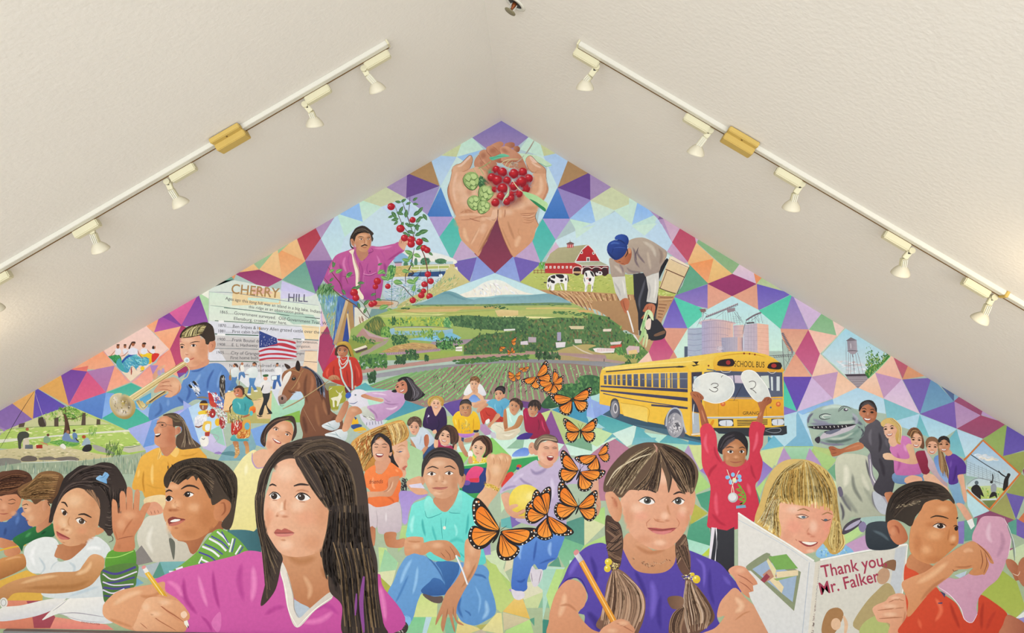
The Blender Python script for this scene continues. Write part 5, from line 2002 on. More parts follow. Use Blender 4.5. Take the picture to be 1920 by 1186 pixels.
t f2caa8 80 .7:950,1120 940,1220 960,1280
t b07a58 60 .6:1050,1300 1100,1450 1160,1600
t f0c4a0 110 .7:1250,1520 1200,1620 1180,1720
t c68e64 26 .6:1240,1400 1210,1480 1260,1550
t 8a5238 18 .8:905,1280 930,1400 1000,1590 1080,1760 1135,1845
t c08860 40 .6:960,1390 1030,1560 1120,1750
l 6a4030 8:1520,1372 1480,1290 1470,1230 1490,1180
s e2ae8c/d09a76@60:1325,420 1335,370 1380,335 1420,345 1500,430 1590,500 1625,540 1632,600 1560,600 1470,600 1420,580 1360,520
t b0704f 30 .8:1335,440 1360,520 1420,580 1500,590
t f4d2b8 44 .8:1400,420 1480,480 1570,520
s ecc6b0:1385,345 1430,360 1500,435 1450,440 1400,400
l 7a4a38 6:1325,430 1330,380 1370,338 1420,345 1500,430 1590,500 1628,550 1632,650 1660,790 1665,860
t c28664 14 .7:1430,600 1500,560 1570,540
<
l 50302a 10:912,1080 910,1180 905,1260
>hops
l 8fae70 12:800,420 760,450 700,490 610,530
l 9ab87c 10:620,500 680,590 700,640
s 5cba98/7ed0a8@0:780,360 860,345 940,310 1020,310 1090,345 1000,355 900,385 820,405
l 3f8f70 6:790,385 900,350 1080,340
l a8c080 8:800,410 780,450
l 90a870 8:660,530 730,540 780,570
s 58b488:750,570 800,560 830,590 790,610
s 3f6a48:640,640 700,660 760,720 720,780 640,820 610,740
x 5a8a58,2f5038,88b078 60 10 40 60 40:630,630 750,700 740,760 650,830 610,740
U hop 515 700 10.5 -10
U hop 735 890 10 25
U hop 555 1030 8.6 -10
U hop 700 1100 8.2 30
l b8cc90 8:600,830 590,880 600,900
l a8c080 8:530,510 560,560 580,600
>cherries
b 5a1a20 .8:1080,1000,200,120 900,680,180,170 1300,760,130,100
l d8d8a0 10:935,500 980,430 1080,390 1220,385
l d8d8a0 9:1010,520 1040,440 1100,400
l c8cc98 9:1060,580 1080,480 1130,420
l b8a898 16:1100,440 1180,440 1250,390 1300,330
x b0a090,d8ccb8,8a7868 40 6 40 20 60:1090,430 1200,430 1210,520 1110,500
U cherry 1330 830 6.2
U cherry 1225 905 5.6
U cherry 1105 900 5.8
U cherry 860 835 4.8
U cherry 1280 580 6.6
U cherry 885 540 5.6
U cherry 815 660 6.4
U cherry 975 580 7
U cherry 1145 605 7.4
U cherry 1370 675 6.4
U cherry 1260 725 8
U cherry 900 705 7.6
U cherry 1045 705 6
U cherry 1145 790 6.6
U cherry 980 825 7.6
U cherry 950 945 6.2
U cherry 1105 975 5
U cherry 1040 1025 5.4
U cherry 870 1035 6.2
s cfe0b8:1060,790 1080,870 1070,930 1000,1000 975,1050 1000,960 1050,890
l 5a7a50 5:1065,800 1075,900 1000,1000
l e8e0b0 14:1120,690 1170,770 1230,840 1290,880
s a8dc9c/c4e6a8@30:1280,870 1400,900 1500,940 1600,1010 1660,1060 1620,1170 1540,1110 1420,1020 1320,940
s 2f8a58:1380,980 1470,1020 1560,1080 1625,1130 1618,1175 1540,1120 1440,1040
@painted_boy|painted boy in white T-shirt resting chin on his hands
o 740 690 9.6
s f4f2ee/dcdce4@60:1240,470 1270,380 1340,280 1400,290 1540,280 1610,370 1650,480 1560,490 1480,440 1380,460 1300,490
s e4b490:1220,560 1250,500 1320,480 1400,420 1390,360 1500,370 1500,440 1590,500 1620,600 1640,640 1400,690 1390,610 1560,590 1520,540 1440,470 1340,540 1230,560
s 6a90d8/8cb0e8:1340,550 1430,470 1540,590 1400,610
s e0ac88:1480,600 1640,570 1640,650 1420,700
s e8bc9c/d8a07c@0:1360,250 1400,200 1500,210 1540,260 1510,300 1490,370 1440,420 1390,400 1365,330
s 7a5234:1350,260 1360,180 1430,140 1510,160 1540,230 1500,270 1470,220 1380,230
x a87848,4a3020,8a6038 50 10 40 -60 40:1360,190 1430,145 1520,170 1530,240 1380,230
U ff 1430 300 6.4 0
s d8a480:1390,370 1440,360 1500,370 1480,450 1420,450
l a86c50 6:1430,390 1435,420
@painted_boy|painted boy in blue shirt and red trousers sitting cross-legged
o 880 700 9.6
s cc4030/b83428@60:190,680 250,610 400,620 500,700 620,800 600,870 450,870 400,880 300,850 270,910 230,880
t 8a2018 26 .8:280,650 330,740 400,760
t e86048 24 .7:220,680 240,780 280,850
t 8a2018 20 .8:500,760 560,830 600,850
s f0ece8:290,850 350,810 370,850 330,900 300,900
s 6ab4d0/4f9cc4@60:300,530 400,460 470,460 560,480 640,440 740,520 640,640 600,780 500,710 430,620 320,560
t 3f88b4 30 .7:560,560 600,640 580,740
t 98d4e8 30 .7:470,520 460,600 500,680
s dca884/c88c68@40:130,650 200,580 310,530 340,570 240,640 160,710
s c88c68/dca47c@30:330,940 420,830 500,710 560,760 450,880 370,970
s d8a07c:60,580 200,520 280,500 280,560 120,620
s e4b08c/cc9270@0:460,360 480,310 560,290 620,340 630,400 590,440 540,490 500,480 465,420
s d49c78:600,380 640,370 635,420 605,430
s 1f1a1c:455,330 470,270 530,225 600,220 650,260 640,350 610,370 580,310 500,300
h 4a444a,2a2428 14 6:470,320 520,250 600,250 | 500,300 560,280 640,330
U ff 525 385 8 -6
@painted_girl|painted girl in pale mint sleeveless top and cream trousers
o 880 700 9.6
s e8e0c8/d8ccb0@60:385,960 430,900 560,870 640,900 860,940 920,1020 880,1080 760,1180 500,1180 480,1060 400,1000
t b8ac90 20 .7:450,920 560,960 620,1020
t b8ac90 20 .7:560,1080 700,1060 860,1030
t f8f4e4 40 .7:600,1100 720,1110 820,1060
s c8c4d0:380,1060 460,1060 480,1160 400,1150
s cdeee0/b8e0d4@60:660,640 730,620 800,760 930,670 980,720 960,860 900,990 840,930 700,950 660,780
t f0fcf4 40 .7:720,720 740,820 780,900
s c8865c/a86840@30:620,660 660,640 680,800 690,1000 640,1020 610,860
s d49c70/b07848@30:890,760 960,750 970,820 900,960 760,1010 640,1040 640,1000 800,930
s dca47c/b87c58@0:720,560 740,500 820,490 900,540 920,600 860,700 810,750 750,710 720,640
s 3a2a24:720,530 750,460 840,435 930,480 970,560 950,650 920,650 900,560 840,510 770,490
x 6a4c38,241814 40 8 50 60 40:740,490 850,440 950,520 950,640 900,560 800,490
U ff 800 600 8 16
@painted_child|painted child in crimson jumper and purple trousers
o 880 700 9.6
s 4a3490/3a2878@30:850,1180 900,1110 1030,1060 1180,1080 1150,1140 1050,1180
s b01c48/8c1c40@60:970,660 1040,620 1090,770 1200,770 1260,690 1340,780 1400,940 1450,1080 1300,1130 1150,1180 1080,1160 1150,1080 1020,1040 980,830
t e04870 40 .8:1300,820 1330,960 1380,1060
t 6a1030 30 .8:1230,800 1260,920 1240,1040
t d83c68 26 .7:990,660 1010,760 1030,860
s d8a07c/b4784f@0:1060,600 1100,560 1200,560 1240,620 1230,690 1170,770 1110,770 1065,700
s 2f2420:1055,590 1090,500 1180,465 1260,500 1300,580 1270,660 1240,650 1210,580 1190,620 1160,570 1130,610 1100,580 1070,620
x 5a463c,1c1412 40 8 60 80 30:1070,560 1180,480 1280,550 1260,640 1100,580
U ff 1145 665 8.4 10
@painted_girl|painted blonde girl in dark purple V-neck top
o 740 690 9.6
s 3c2050/2a1844@60:505,1040 540,830 580,710 660,680 740,860 850,690 920,770 940,1010 840,1100 760,1180 640,1100
t 5a3870 40 .8:600,780 580,900 600,1020
t 1f0f34 30 .8:780,900 800,1020 740,1120
s ecb898:670,690 690,650 800,690 850,690 800,780 740,860 700,790
s f0c4a4/e0a888@60:640,640 680,560 780,570 840,620 830,680 770,740 710,720 670,690
s d0a850/b8883c@60:590,620 620,540 700,500 800,500 870,540 890,620 860,690 830,650 800,580 720,560 660,620 630,690
h e8cc80,a87c34,d8b860 22 8:610,640 660,540 760,510 860,590 | 660,620 710,560 780,550 840,640
U fs 745 650 7.4 4
p e0d8ec:590,880 612,830 630,860 605,880
s e8b490:680,1130 740,1100 760,1160 700,1181
@painted_boy|painted boy in yellow sweatshirt with arms down
o 740 690 9.6
>legs
s d8a480/b87c5c@30:1130,1150 1200,1200 1250,1400 1330,1560 1280,1590 1160,1400
s d8a480/c08860@30:1520,1160 1500,1290 1420,1400 1340,1560 1320,1540 1400,1300 1430,1180
s c484d0/b070c0:1140,1150 1420,1160 1420,1210 1270,1250 1160,1210
s c48a6c:1260,1270 1400,1240 1380,1320 1260,1330
s 1f2440:1400,1110 1510,1100 1500,1150 1420,1150
p 38486c:1200,1240 1250,1250 1240,1330 1200,1300
<
s f6cc2c/e8b018@70:1040,900 1100,800 1170,770 1200,850 1380,820 1400,770 1470,800 1530,940 1530,1100 1420,1110 1400,1170 1140,1160 1060,1010
t c88c10 30 .8:1150,900 1160,1020 1160,1130
t c88c10 30 .8:1420,880 1420,1000 1410,1120
t fff08c 40 .7:1250,900 1300,960 1280,1080
t fff08c 30 .7:1080,900 1100,960 1110,1040
x a8985c,8a8c70,c8b048 40 9 50 90 40:1200,960 1340,960 1380,1140 1200,1140
s cc946c/b07850@0:1165,720 1180,640 1260,610 1360,640 1385,720 1370,820 1320,870 1240,860 1180,800
b e0ac84 .7:1270,680,70,40 1270,790,60,40
s 2f2826:1165,690 1190,590 1260,555 1330,560 1380,620 1390,690 1370,660 1280,630 1190,650
h 5a504c,241c1c 12 7:1180,660 1240,580 1370,610 | 1190,660 1270,630 1380,660
U ff 1275 735 9 0
@painted_boy|painted boy in white sleeveless shirt and blue jeans
o 740 770 9.6
s 3a5c88/28486e@60:210,650 300,600 360,700 340,760 240,740
s 38588a/28466c@60:700,580 740,650 620,760 500,880 490,800 600,660
s cc946c/b0744c@60:280,500 330,560 400,680 390,800 330,760 300,600
s d8a07c/c48860@30:530,640 620,620 560,720 480,820 430,800
s d4dce4/b8c8d8@40:280,470 380,460 440,340 490,290 580,330 660,420 720,520 690,590 610,650 560,620 440,750 390,660 330,550
t 90a4bc 26 .7:480,420 470,520 440,620
t f4f8fa 40 .7:540,380 600,440 640,540
s b06040/c87c58@0:530,470 570,420 610,440 620,560 590,640 540,620
s c8906c:240,830 330,800 480,850 490,900 440,950 330,880
e ecb898:345,260,92,80
s ecb898/d49a7c@0:255,270 300,220 400,220 440,290 430,370 380,430 320,420 280,360
s 5c4434:225,240 240,160 300,110 380,95 460,130 490,200 480,290 440,280 420,220 340,190 270,270
x 8a6c54,3a2a20,6a5040 70 9 50 40 50:240,200 300,120 400,100 480,180 470,270 420,220 320,190 260,250
U ff 345 315 9 6
@painted_girl|painted smiling girl with dark bob and crimson top
o 740 770 9.6
s b8305c/a02850:780,520 820,520 840,610 1000,610 1060,660 1040,700 780,680
s e8b490:720,510 780,510 775,650 710,650
s dca484:1060,620 1110,590 1120,700 1060,680
s f0c4a4/e0a888@30:800,450 830,370 920,330 990,360 1010,480 990,570 920,620 850,600 810,540
s 3a2420/2a1a18@60:720,500 740,420 820,330 900,260 1000,250 1100,310 1150,420 1150,530 1110,590 1040,620 1060,680 1080,560 1010,600 1000,480 980,390 900,340 840,390 800,460 780,520
h 6a4838,1f1412,54382c 36 8:940,270 860,340 790,440 740,510 | 980,260 900,300 830,390 800,450
h 6a4838,1f1412,54382c,7a5440 36 8:960,270 1010,400 1020,560 1060,640 | 1010,260 1110,340 1140,460 1120,560
U fs 905 470 10.5 14
l f4e8e8 8:840,600 900,630 1000,620
@painted_girl|painted girl with brown bob and yellow floral collar
o 740 770 9.6
s f0d84c/e8c838:1400,800 1440,830 1500,910 1580,850 1640,830 1660,900 1620,950 1400,950 1380,880
s f4f0ec:1320,740 1370,710 1410,760 1390,830 1330,820
x f8f4ec,c89c20,3a3020 24 12 20 0 80:1400,840 1640,850 1640,930 1400,940
s d8a078:1330,830 1390,820 1400,940 1330,940
s e8bc98:1470,830 1560,820 1580,860 1520,920 1470,880
e f0c8a8:1515,640,120,110
s f0c8a8/dcaa88@0:1400,640 1440,560 1520,520 1600,560 1640,640 1620,740 1540,830 1460,810 1410,740
s 4a2e24/3a2420@60:1385,640 1400,540 1480,460 1580,435 1680,460 1750,560 1760,750 1700,770 1640,830 1580,830 1630,740 1640,640 1590,580 1540,530 1460,550 1410,620
h 7a5440,2a1a14,5c3c2c 50 9:1560,450 1620,560 1650,680 1620,800 | 1620,445 1720,540 1745,660 1720,770
h 7a5440,2a1a14 16 8:1560,450 1470,500 1400,580 | 1570,520 1470,540 1400,620
U ff 1500 690 10.5 12
@monarch_butterfly|flock of painted orange monarch butterflies
o 940 660 8
>butterfly
U bwing 1075 700 5.3 6
U bwing 1060 700 5.6 -26 -1
U bbody 1068 690 3 10
>butterfly
U bwing 1190 1180 5 0
U bwing 1180 1180 5 0 -1
U bbody 1185 1180 5 0
>butterfly
U bwing 205 350 2 0
U bwing 205 350 2.2 -6 -1
U bwing 200 355 1.9 -40 -1
>butterfly
U bwing 340 230 1.5 30
U bwing 340 230 1.5 -50 -1
>butterfly
U bwing 535 370 4.6 -22
U bwing 530 370 3.9 -52 -1
U bbody 530 375 2 60
>butterfly
U bwing 780 460 3.4 -48
U bwing 780 470 3.2 0
U bwing 765 460 3.9 -30 -1
U bwing 770 470 3.4 -70 -1
U bbody 775 470 2.4 0
>butterfly
o 660 640 4
U bwing 1192 0 .9 0
U bwing 1192 80 .7 -40
U bwing 1192 80 .6 0 -1
U bwing 1110 40 .8 40
@flag_and_rider|painted rider in red shirt on a brown horse with a blazed face
o 530 690 7.1
p b4dcc4/a4d4b8:-40,480 280,260 300,560 -40,650
p c4d8ec:60,340 250,300 280,420 100,420
p 88b850:-40,650 230,560 240,720 -20,720
>horse
s 9a6444/6e4430@60:-10,100 40,30 110,0 200,-30 330,-10 440,60 500,200 560,400 640,560 720,620 800,700 780,1000 300,1000 270,860 230,700 250,560 290,480 290,400 240,310 160,330 80,420 20,460 -30,460 -40,380 0,280
s 7a4a34/5c3828@60:440,60 560,190 620,300 640,560 600,620 520,420 460,260
t 5a3424 60 .7:330,60 300,200 300,340 340,480
t b87c58 60 .7:380,80 400,200 360,360
t b88058 60 .7:540,400 560,520 600,640
t 4f2c20 80 .7:270,620 300,760 320,880
t a87450 70 .6:440,460 460,640 500,800
t 4f2c20 70 .7:700,620 640,760 700,900
t c48c64 50 .7:210,160 220,240 180,290
t 5a3424 40 .7:60,280 120,320 200,310
l b08868 5:270,520 340,660 440,840
s f0ece4/d8ccc4@60:20,110 90,40 120,60 80,160 20,260 -10,340 -20,430 -50,440 -60,360 -20,240
s b08c7c/7a6058:-60,380 10,350 60,400 40,460 -20,480 -50,450
e 2a2020:-5,400,16,24
s 2a2624:120,140 150,115 180,130 165,160 130,160
e f4f4f4:150,132,5,4
t 4a2c20 16 .8:115,130 150,100 190,120
l b08c5c 11:20,40 130,20 240,60
l b08c5c 11:250,60 180,200 110,290
l a88454 10:250,60 280,20
s 3a2820:20,-60 60,10 110,-10 70,-50
s 2a1e1a:190,-100 220,-90 240,-20 220,40 170,0
h 2a2c38,50566c,8a90a4,1a1c24 50 11:250,-10 360,20 440,120 460,300 | 310,-30 430,50 540,190 570,400
s 8a8c70:560,220 650,190 730,220 640,260 600,300
l b89c70 16:0,540 200,440 420,300 620,160
l 6a5030 5:0,548 200,448 420,308 620,168
l 3a302c 6:-50,450 -20,500 20,490
<
>saddle_cloth
s a8a83c/9c9c34:612,270 650,240 780,232 830,250 840,430 750,480 740,550 650,550
s e8e4c8:640,400 700,380 740,370 760,320 790,370 770,420 740,500 720,500 725,440 690,430 695,510 670,510 665,430
l e8e4c8 9:760,340 730,320 710,290
l e8e4c8 9:775,340 790,320 800,300
l e8e4c8 9:620,290 640,270 660,260
r e8e4c8 5 6:660,550 660,575 | 735,545 735,575
<
o 480 610 8.723
>rider
s cc3c2c/b03024@60:1090,830 1110,740 1200,620 1280,560 1360,520 1560,510 1640,540 1720,700 1745,880 1700,980 1560,1060 1480,1000 1300,940 1180,880
t e8604c 50 .8:1200,680 1160,780 1180,860
t 8a2018 40 .8:1280,640 1270,760 1300,860
t e8604c 40 .8:1620,620 1680,760 1690,880
t 8a2018 30 .8:1480,720 1500,860 1520,980
t 8a2018 30 .8:1620,700 1620,840 1640,960
t e05844 30 .7:1420,700 1420,820
s c8906c/b07850:1180,860 1240,810 1330,820 1380,890 1300,880 1220,900
l 8a5038 7:1260,830 1290,880
l 8a5038 7:1300,830 1330,880
s 602838:1460,990 1560,1020 1540,1110 1470,1100
l c8a888 40:1620,980 1640,1040
s c48460/a86848@0:1330,400 1360,340 1440,330 1500,380 1500,460 1440,520 1380,510 1340,470
b dc9c74 .7:1390,440,50,40
s 4a2e20:1290,480 1300,380 1340,330 1420,310 1500,330 1560,480 1540,500 1500,380 1420,340 1350,360 1330,440 1350,490
s c8a444/a88430@40:1310,310 1360,270 1460,255 1530,290 1570,380 1610,520 1560,490 1500,350 1420,310 1330,330
t e8cc70 20 .7:1340,300 1420,275 1510,300
U ff 1410 430 9 6
L c8d8d4 22:1365,500 1360,600 1390,690 1440,680 1500,590 1510,490
L e8f0ec 10:1375,560 1400,630 1450,620 1490,560
L 9cb8b4 8:1385,520 1420,560 1470,540
L c0d4d0 26:1380,700 1410,860 1470,980 1540,1080
L c0d4d0 26:1530,560 1570,760 1575,920 1580,1040
<
>flag
p d8d8e8:55,90 340,200 640,270 655,540 60,570
p 34488c/2c3c80:55,85 340,205 360,330 230,340 55,365
x f0f0f8,c8ccec 34 11 14 0 80:70,110 330,215 345,320 70,345
s c03848:360,215 480,230 640,265 640,300 500,260 365,245
s c03848:355,285 480,290 640,350 642,385 500,330 355,315
s c03848:55,410 200,365 400,370 650,415 652,445 400,410 200,400 60,435
s c03848:60,475 220,450 430,450 650,490 650,520 430,485 220,480 62,510
s c03848:64,545 220,520 400,520 630,540 500,550 220,550 70,575
s c03848:55,390 180,350 360,325 640,390 630,350 360,300
l b09468 9:60,570 80,720 90,860
e c89c60:62,50,14,30
@rocking_girl|painted laughing girl in lilac sweater riding a spring horse
o 530 690 7.1
p 5aa8b0/7cc0bc:960,260 1100,190 1200,260 1500,300 1450,560 1240,700 1000,560
p b8e4d0:1040,300 1440,290 1300,560 1060,480
p 4494a8/58a0b0:1440,540 1640,430 1900,520 1380,700
p c0e0d0:1240,680 1400,690 1340,760 1260,780
>spring_horse
s e8e4ec/cfccdc@60:920,320 980,280 1080,290 1140,340 1130,420 1160,500 1240,560 1260,640 1340,700 1320,780 1200,830 1060,700 1000,560 880,470 870,430
s d8dcd0/b0b4a8@60:1010,560 1120,500 1240,540 1260,620 1240,700 1100,640
x 8a8a84,e8e8e0 30 9 60 30 20:1050,620 1240,660 1240,710 1080,660
e 3a60b8:875,360,36,44,40
l 4a5c8c 10:880,460 950,470 1000,440
e 6a7884:970,355,14,12
s f0c030/e8b020:920,700 980,650 1010,740 930,760
s 34508c:910,760 1010,740 1060,770 940,810
s e8b828:940,820 1050,780 1120,820 1020,860
p 34508c:950,640 990,660 970,690
r 4a5068 6 6:1120,720 1120,760 | 1310,690 1320,740
r a8b8bc 7 10:900,860 1100,830 | 880,1000 1000,1000
<
>sneakers
s e4e8ec/b8c4c8@60:520,760 620,710 700,690 760,720 750,790 660,830 560,800
l 6a8c94 7:540,750 620,770 690,810
l 6a8c94 6:600,720 640,760
s ecf0f0/c0ccd0@60:560,880 680,840 760,810 860,840 850,940 780,980 640,930
l 6a8c94 7:600,870 700,880 780,930
l 6a8c94 6:700,850 740,900
<
>legs
s d49c78/b87858@0:700,700 760,560 830,440 880,450 860,560 800,680 760,720
s e0a884/c08460@0:790,820 840,640 890,520 1000,510 1060,590 960,640 900,780 850,840
b f0c4a4 .7:950,560,50,30
<
>lilac_sweater
s d8b4d4/bc90bc@60:1090,340 1200,310 1330,310 1450,290 1620,350 1630,440 1560,540 1440,620 1330,690 1240,700 1220,620 1120,520 1180,490 1330,460 1340,400 1200,380
t 9c709c 30 .8:1330,450 1440,480 1560,470
t 9c709c 34 .8:1140,520 1240,610 1260,690
t f0d8ec 40 .8:1360,530 1460,540 1540,500
t f0d8ec 30 .8:1180,330 1300,340 1400,360
t a880a8 26 .8:1340,380 1400,440 1460,440
<
s c88864/e0a884@0:1040,370 1090,340 1200,380 1340,410 1320,450 1180,420 1100,400
l 9a5c44 6:1050,370 1080,390
s d89478/c07858@0:1500,240 1530,190 1600,160 1660,200 1670,290 1640,330 1560,330 1510,300
s 221c20:1530,160 1580,120 1660,110 1730,150 1780,230 1880,330 1890,360 1800,420 1720,440 1630,420 1620,350 1660,300 1650,200 1600,150 1550,180
s 221c20:1450,300 1510,280 1520,320 1470,320
h 50484e,1a1416,8a848c 30 8:1640,130 1690,220 1720,330 1690,430 | 1690,130 1780,230 1860,330 1800,410
U fs 1572 250 8 -22
@painted_man|painted man with glasses and long hair in yellow shirt laughing
o 230 760 6
p b0b4ec/98b0e8:60,260 330,165 250,480 240,470
p 7ca4e0/6c98dc:330,165 460,130 360,300 350,440 230,470
p 88a8e8/80a4e4:740,20 880,460 700,380 600,120
p a8a8e8/b8b8ec:340,160 730,20 600,100 460,120
>shirt
s f0b850/e0a03c@60:110,930 140,780 190,620 240,550 410,470 450,560 600,480 820,460 900,520 930,620 560,760 480,900 480,1010 300,1060 240,1010 220,960
t b87c24 30 .8:240,720 230,860 250,990
t b87c24 30 .7:500,620 520,680 490,800
t fcd888 50 .8:340,640 330,780 340,900
t fcd888 40 .7:190,700 170,820
t c88c30 30 .7:640,560 760,560 860,520
t d09838 30 .7:260,880 360,920 460,930
s f4c870:420,470 440,560 390,610 410,520
s f4c870:590,470 640,500 600,580 530,530
l b07820 5:430,500 400,600
<
s f0d8a8/e4c898:250,1040 480,1010 470,1190 360,1190 270,1150
>head
s c88460:430,440 600,430 590,480 500,570 440,520
s dc9c78/c07c5c@0:360,420 365,320 350,270 380,220 400,150 470,110 560,120 590,240 600,400 540,450 440,470
b f0bc98 .8:470,160,60,40 420,280,30,40
b b86c4c .7:540,380,60,70 540,290,40,60
s 40251f:365,330 400,310 430,315 420,340 385,355
s f4f0ec:370,320 420,312 415,325 375,335
l 40251f 6:375,205 420,185 480,190
l 6a6458 5:385,210 410,195 480,195 490,230 430,240 420,215
l 6a6458 5:480,210 580,225
e 2a2020:448,218,14,9
l c8b8a8 5:355,250 385,235 400,205
s d49474/b87456@0:590,310 600,250 640,235 660,270 640,310 600,330
t 9a5840 14 .7:610,270 630,260 625,300
s 4a3a30/5c4a3c@40:450,110 520,85 600,85 680,140 730,240 780,360 880,460 720,490 650,490 600,440 610,340 660,300 660,240 600,230 570,240 550,130
h 8a765c,3a2c24,a8947c,54443a 40 9:600,100 680,190 700,330 660,470 | 640,100 730,240 780,370 830,460
h 7a6850,3a2c24 16 8:470,105 540,100 620,140 680,180 | 560,140 590,180 640,180 680,160
<
@painted_girl|painted girl with dark bob and pale yellow top leaning her head
o 230 760 6
>yellow_top
p 38646c:1180,1380 1540,1390 1560,1600 1180,1600
s f2e8ac/e8dc94@60:1240,780 1300,660 1380,560 1500,500 1580,690 1560,860 1520,1060 1500,1240 1480,1410 1210,1400 1250,1240 1280,1000
t d0c078 30 .6:1300,900 1290,1040
t fffad8 60 .7:1400,640 1380,800
s e8b494:1470,540 1560,490 1640,500 1700,560 1600,690 1520,700 1470,620
l b898c0 16:1460,530 1460,620 1510,700 1590,690
<
s eab494/d4946c@0:1620,400 1640,300 1700,220 1800,170 1900,200 1920,340 1860,430 1760,500 1680,540 1620,500
b f4c8ac .8:1800,250,70,50 1690,370,50,50 1810,440,40,30
b d08060 .6:1650,440,40,60 1740,500,50,24
s 40302a:1550,400 1570,300 1640,200 1740,140 1840,115 1930,130 1960,300 1900,400 1930,240 1880,170 1780,180 1680,250 1620,330 1610,440 1590,460
h 7a5c4a,2a1e1a 22 9:1600,420 1610,280 1720,180 1860,150 | 1560,380 1620,230 1730,140 1880,125
l 3a2a22 9:1690,260 1720,240 1760,260
l 3a2a22 9:1830,290 1870,300 1900,330
e f4ece8:1725,268,22,11,20 1850,325,22,11,25
e 2a1c18:1728,268,11,11 1852,325,11,11
l 2a1c18 5:1700,262 1730,252 1752,275
l 2a1c18 5:1825,315 1855,308 1878,335
b c47458 .7:1750,345,20,10,20
s a04040:1685,365 1740,385 1785,415 1770,430 1720,415
s fbf4ee:1692,370 1740,390 1778,416 1735,408
@painted_woman|painted blonde woman in profile reading aloud with raised fist and bracelet
o 640 770 7.385
p a8cc98/b4d4a4:900,440 1130,560 1130,900 900,1000
>face
s e8b898/dca484@0:700,420 900,400 920,520 950,620 930,660 910,700 920,760 890,800 900,860 870,920 820,900 760,760 700,600
b f4ccb0 .8:860,560,50,60 820,680,50,50
b d88c70 .6:790,680,50,60 850,800,30,40
l b88458 10:780,500 840,470 890,490
l 4a3a34 9:760,560 810,570 860,550
e 5a6a88:820,562,22,10
l 8a5a48 5:770,545 820,525 870,530
s c06858:850,780 890,755 910,770 880,800 890,820 850,810
t c8806a 14 .7:900,640 930,660 910,680
<
>hair
s d8a458/b87c34@60:130,470 250,340 420,250 640,170 830,125 900,200 940,300 920,380 840,430 740,470 690,500 720,620 420,860 310,820 240,640
h f0cc84,a8662c,dcae5c,e8b868,c08840 90 14:150,480 300,360 560,220 860,140 | 300,840 420,640 640,480 920,370
h f4d898,b87834,e0b464 50 12:620,200 660,300 700,420 720,480 | 860,150 920,260 900,360 800,440
x a85c28,c87830,f0d08c 40 14 90 100 30:200,420 420,280 440,440 280,640
<
o 840 800 6
>book
p 38a058/2c8c4c:130,440 420,400 1010,320 1020,420 780,470 640,600 560,720 430,900 130,900
p b8e8a8:130,430 420,400 420,412 130,446
p b8e8a8:700,355 1010,315 1010,328 700,368
p 283c80/24386c:170,470 430,455 430,700 330,780 160,720
s e85080/d8407c:220,510 300,440 400,470 350,560 350,620 240,620 180,640
p d83848:240,580 350,570 340,620 245,620
s 7050a0:190,600 250,610 240,650 180,650
p 3a9a50:190,750 370,740 320,800 230,790
s d83c30:600,640 680,510 740,520 700,600 620,690
e d83c30:800,440,30,20
e 3a4090:785,465,20,16
l 2a1c1c 12:640,560 660,550
<
>fist
s e8b890/d49c70@0:320,800 400,690 430,600 425,520 440,420 430,360 470,300 540,310 600,290 700,320 715,370 690,460 620,600 560,740 470,860 420,960 390,900
b f6d4b0 .8:500,330,30,40 590,340,40,40 660,360,30,40 540,480,60,80
t b87c54 14 .8:500,330 520,380 510,440
t b87c54 12 .8:560,320 590,380 580,440
t b87c54 12 .8:640,320 660,380 650,420
t c48860 40 .7:450,460 470,560 450,640
t b07850 40 .7:680,440 620,580 560,680
l d8b048 40:415,640 480,660 540,690 570,720
x f4dc88,8a6820,e8c860 40 12 20 30 60:410,620 580,690 575,730 410,670
<
@painted_girl|painted girl in orange T-shirt lettered friends and white shorts
o 640 770 7.385
>hair
s 2a2224/1e181a:420,560 415,430 480,320 560,310 680,400 710,560 740,680 800,780 740,760 680,700 640,560 600,400 520,360 450,450 440,580
h 544a4c,1a1416 24 8:480,340 440,440 420,560 430,640 | 540,330 480,400 450,480 440,560
l 2a2224 6:420,560 380,640 410,700
x 2a2428,443c40,1a1618 70 12 70 70 50:830,920 930,950 940,1060 860,1120 800,1080
<
>neck
s d89c7c:480,680 660,640 680,740 600,850 500,860 470,780
<
>orange_shirt
s f88848/e87038@60:320,870 380,790 470,750 480,850 560,870 640,780 680,710 760,760 840,830 850,900 800,940 830,1000 800,1180 790,1260 720,1310 480,1330 360,1280 400,1100 340,1050
t c85420 30 .8:680,900 640,1020 660,1080
t ffb080 50 .8:440,900 440,1040 480,1080
t c85420 40 .7:620,1180 700,1220 740,1290
t ffb078 40 .7:740,800 800,850
T 7a3a28 385 1010 82 -4 .85 .3:friends
<
>arms
s e4ac88/c88c68@0:660,930 780,900 810,920 740,1100 680,1180 540,1180 360,1190 350,1120 560,1110 640,1060
t a8684c 20 .7:700,960 660,1080 560,1130
t f2c8a8 30 .7:720,960 690,1060 620,1130
<
>shorts
s dccfd0/c4b4bc@60:360,1290 480,1330 640,1310 790,1260 830,1380 820,1650 640,1700 520,1690 500,1600 470,1620 380,1600
t a8989c 20 .7:480,1360 500,1500 490,1640
t f0e8e8 40 .7:620,1380 620,1560
s b87450/c88862:390,1610 470,1620 460,1860 400,1860 400,1780
s b8744c/d0906c@0:600,1690 760,1680 760,1780 880,1760 860,1880 700,1890 620,1850
<
>face
s e8b494/d09474@0:430,480 460,440 540,370 600,410 660,470 670,560 640,650 560,690 480,680 440,600
b f4ccb4 .8:530,430,60,40 480,590,30,24
l 3a2a28 10:455,465 490,455 520,470
l 3a2a28 10:560,465 600,455 640,470
l 2a1c1c 9:460,495 485,502 510,495
l 2a1c1c 9:565,495 600,502 630,495
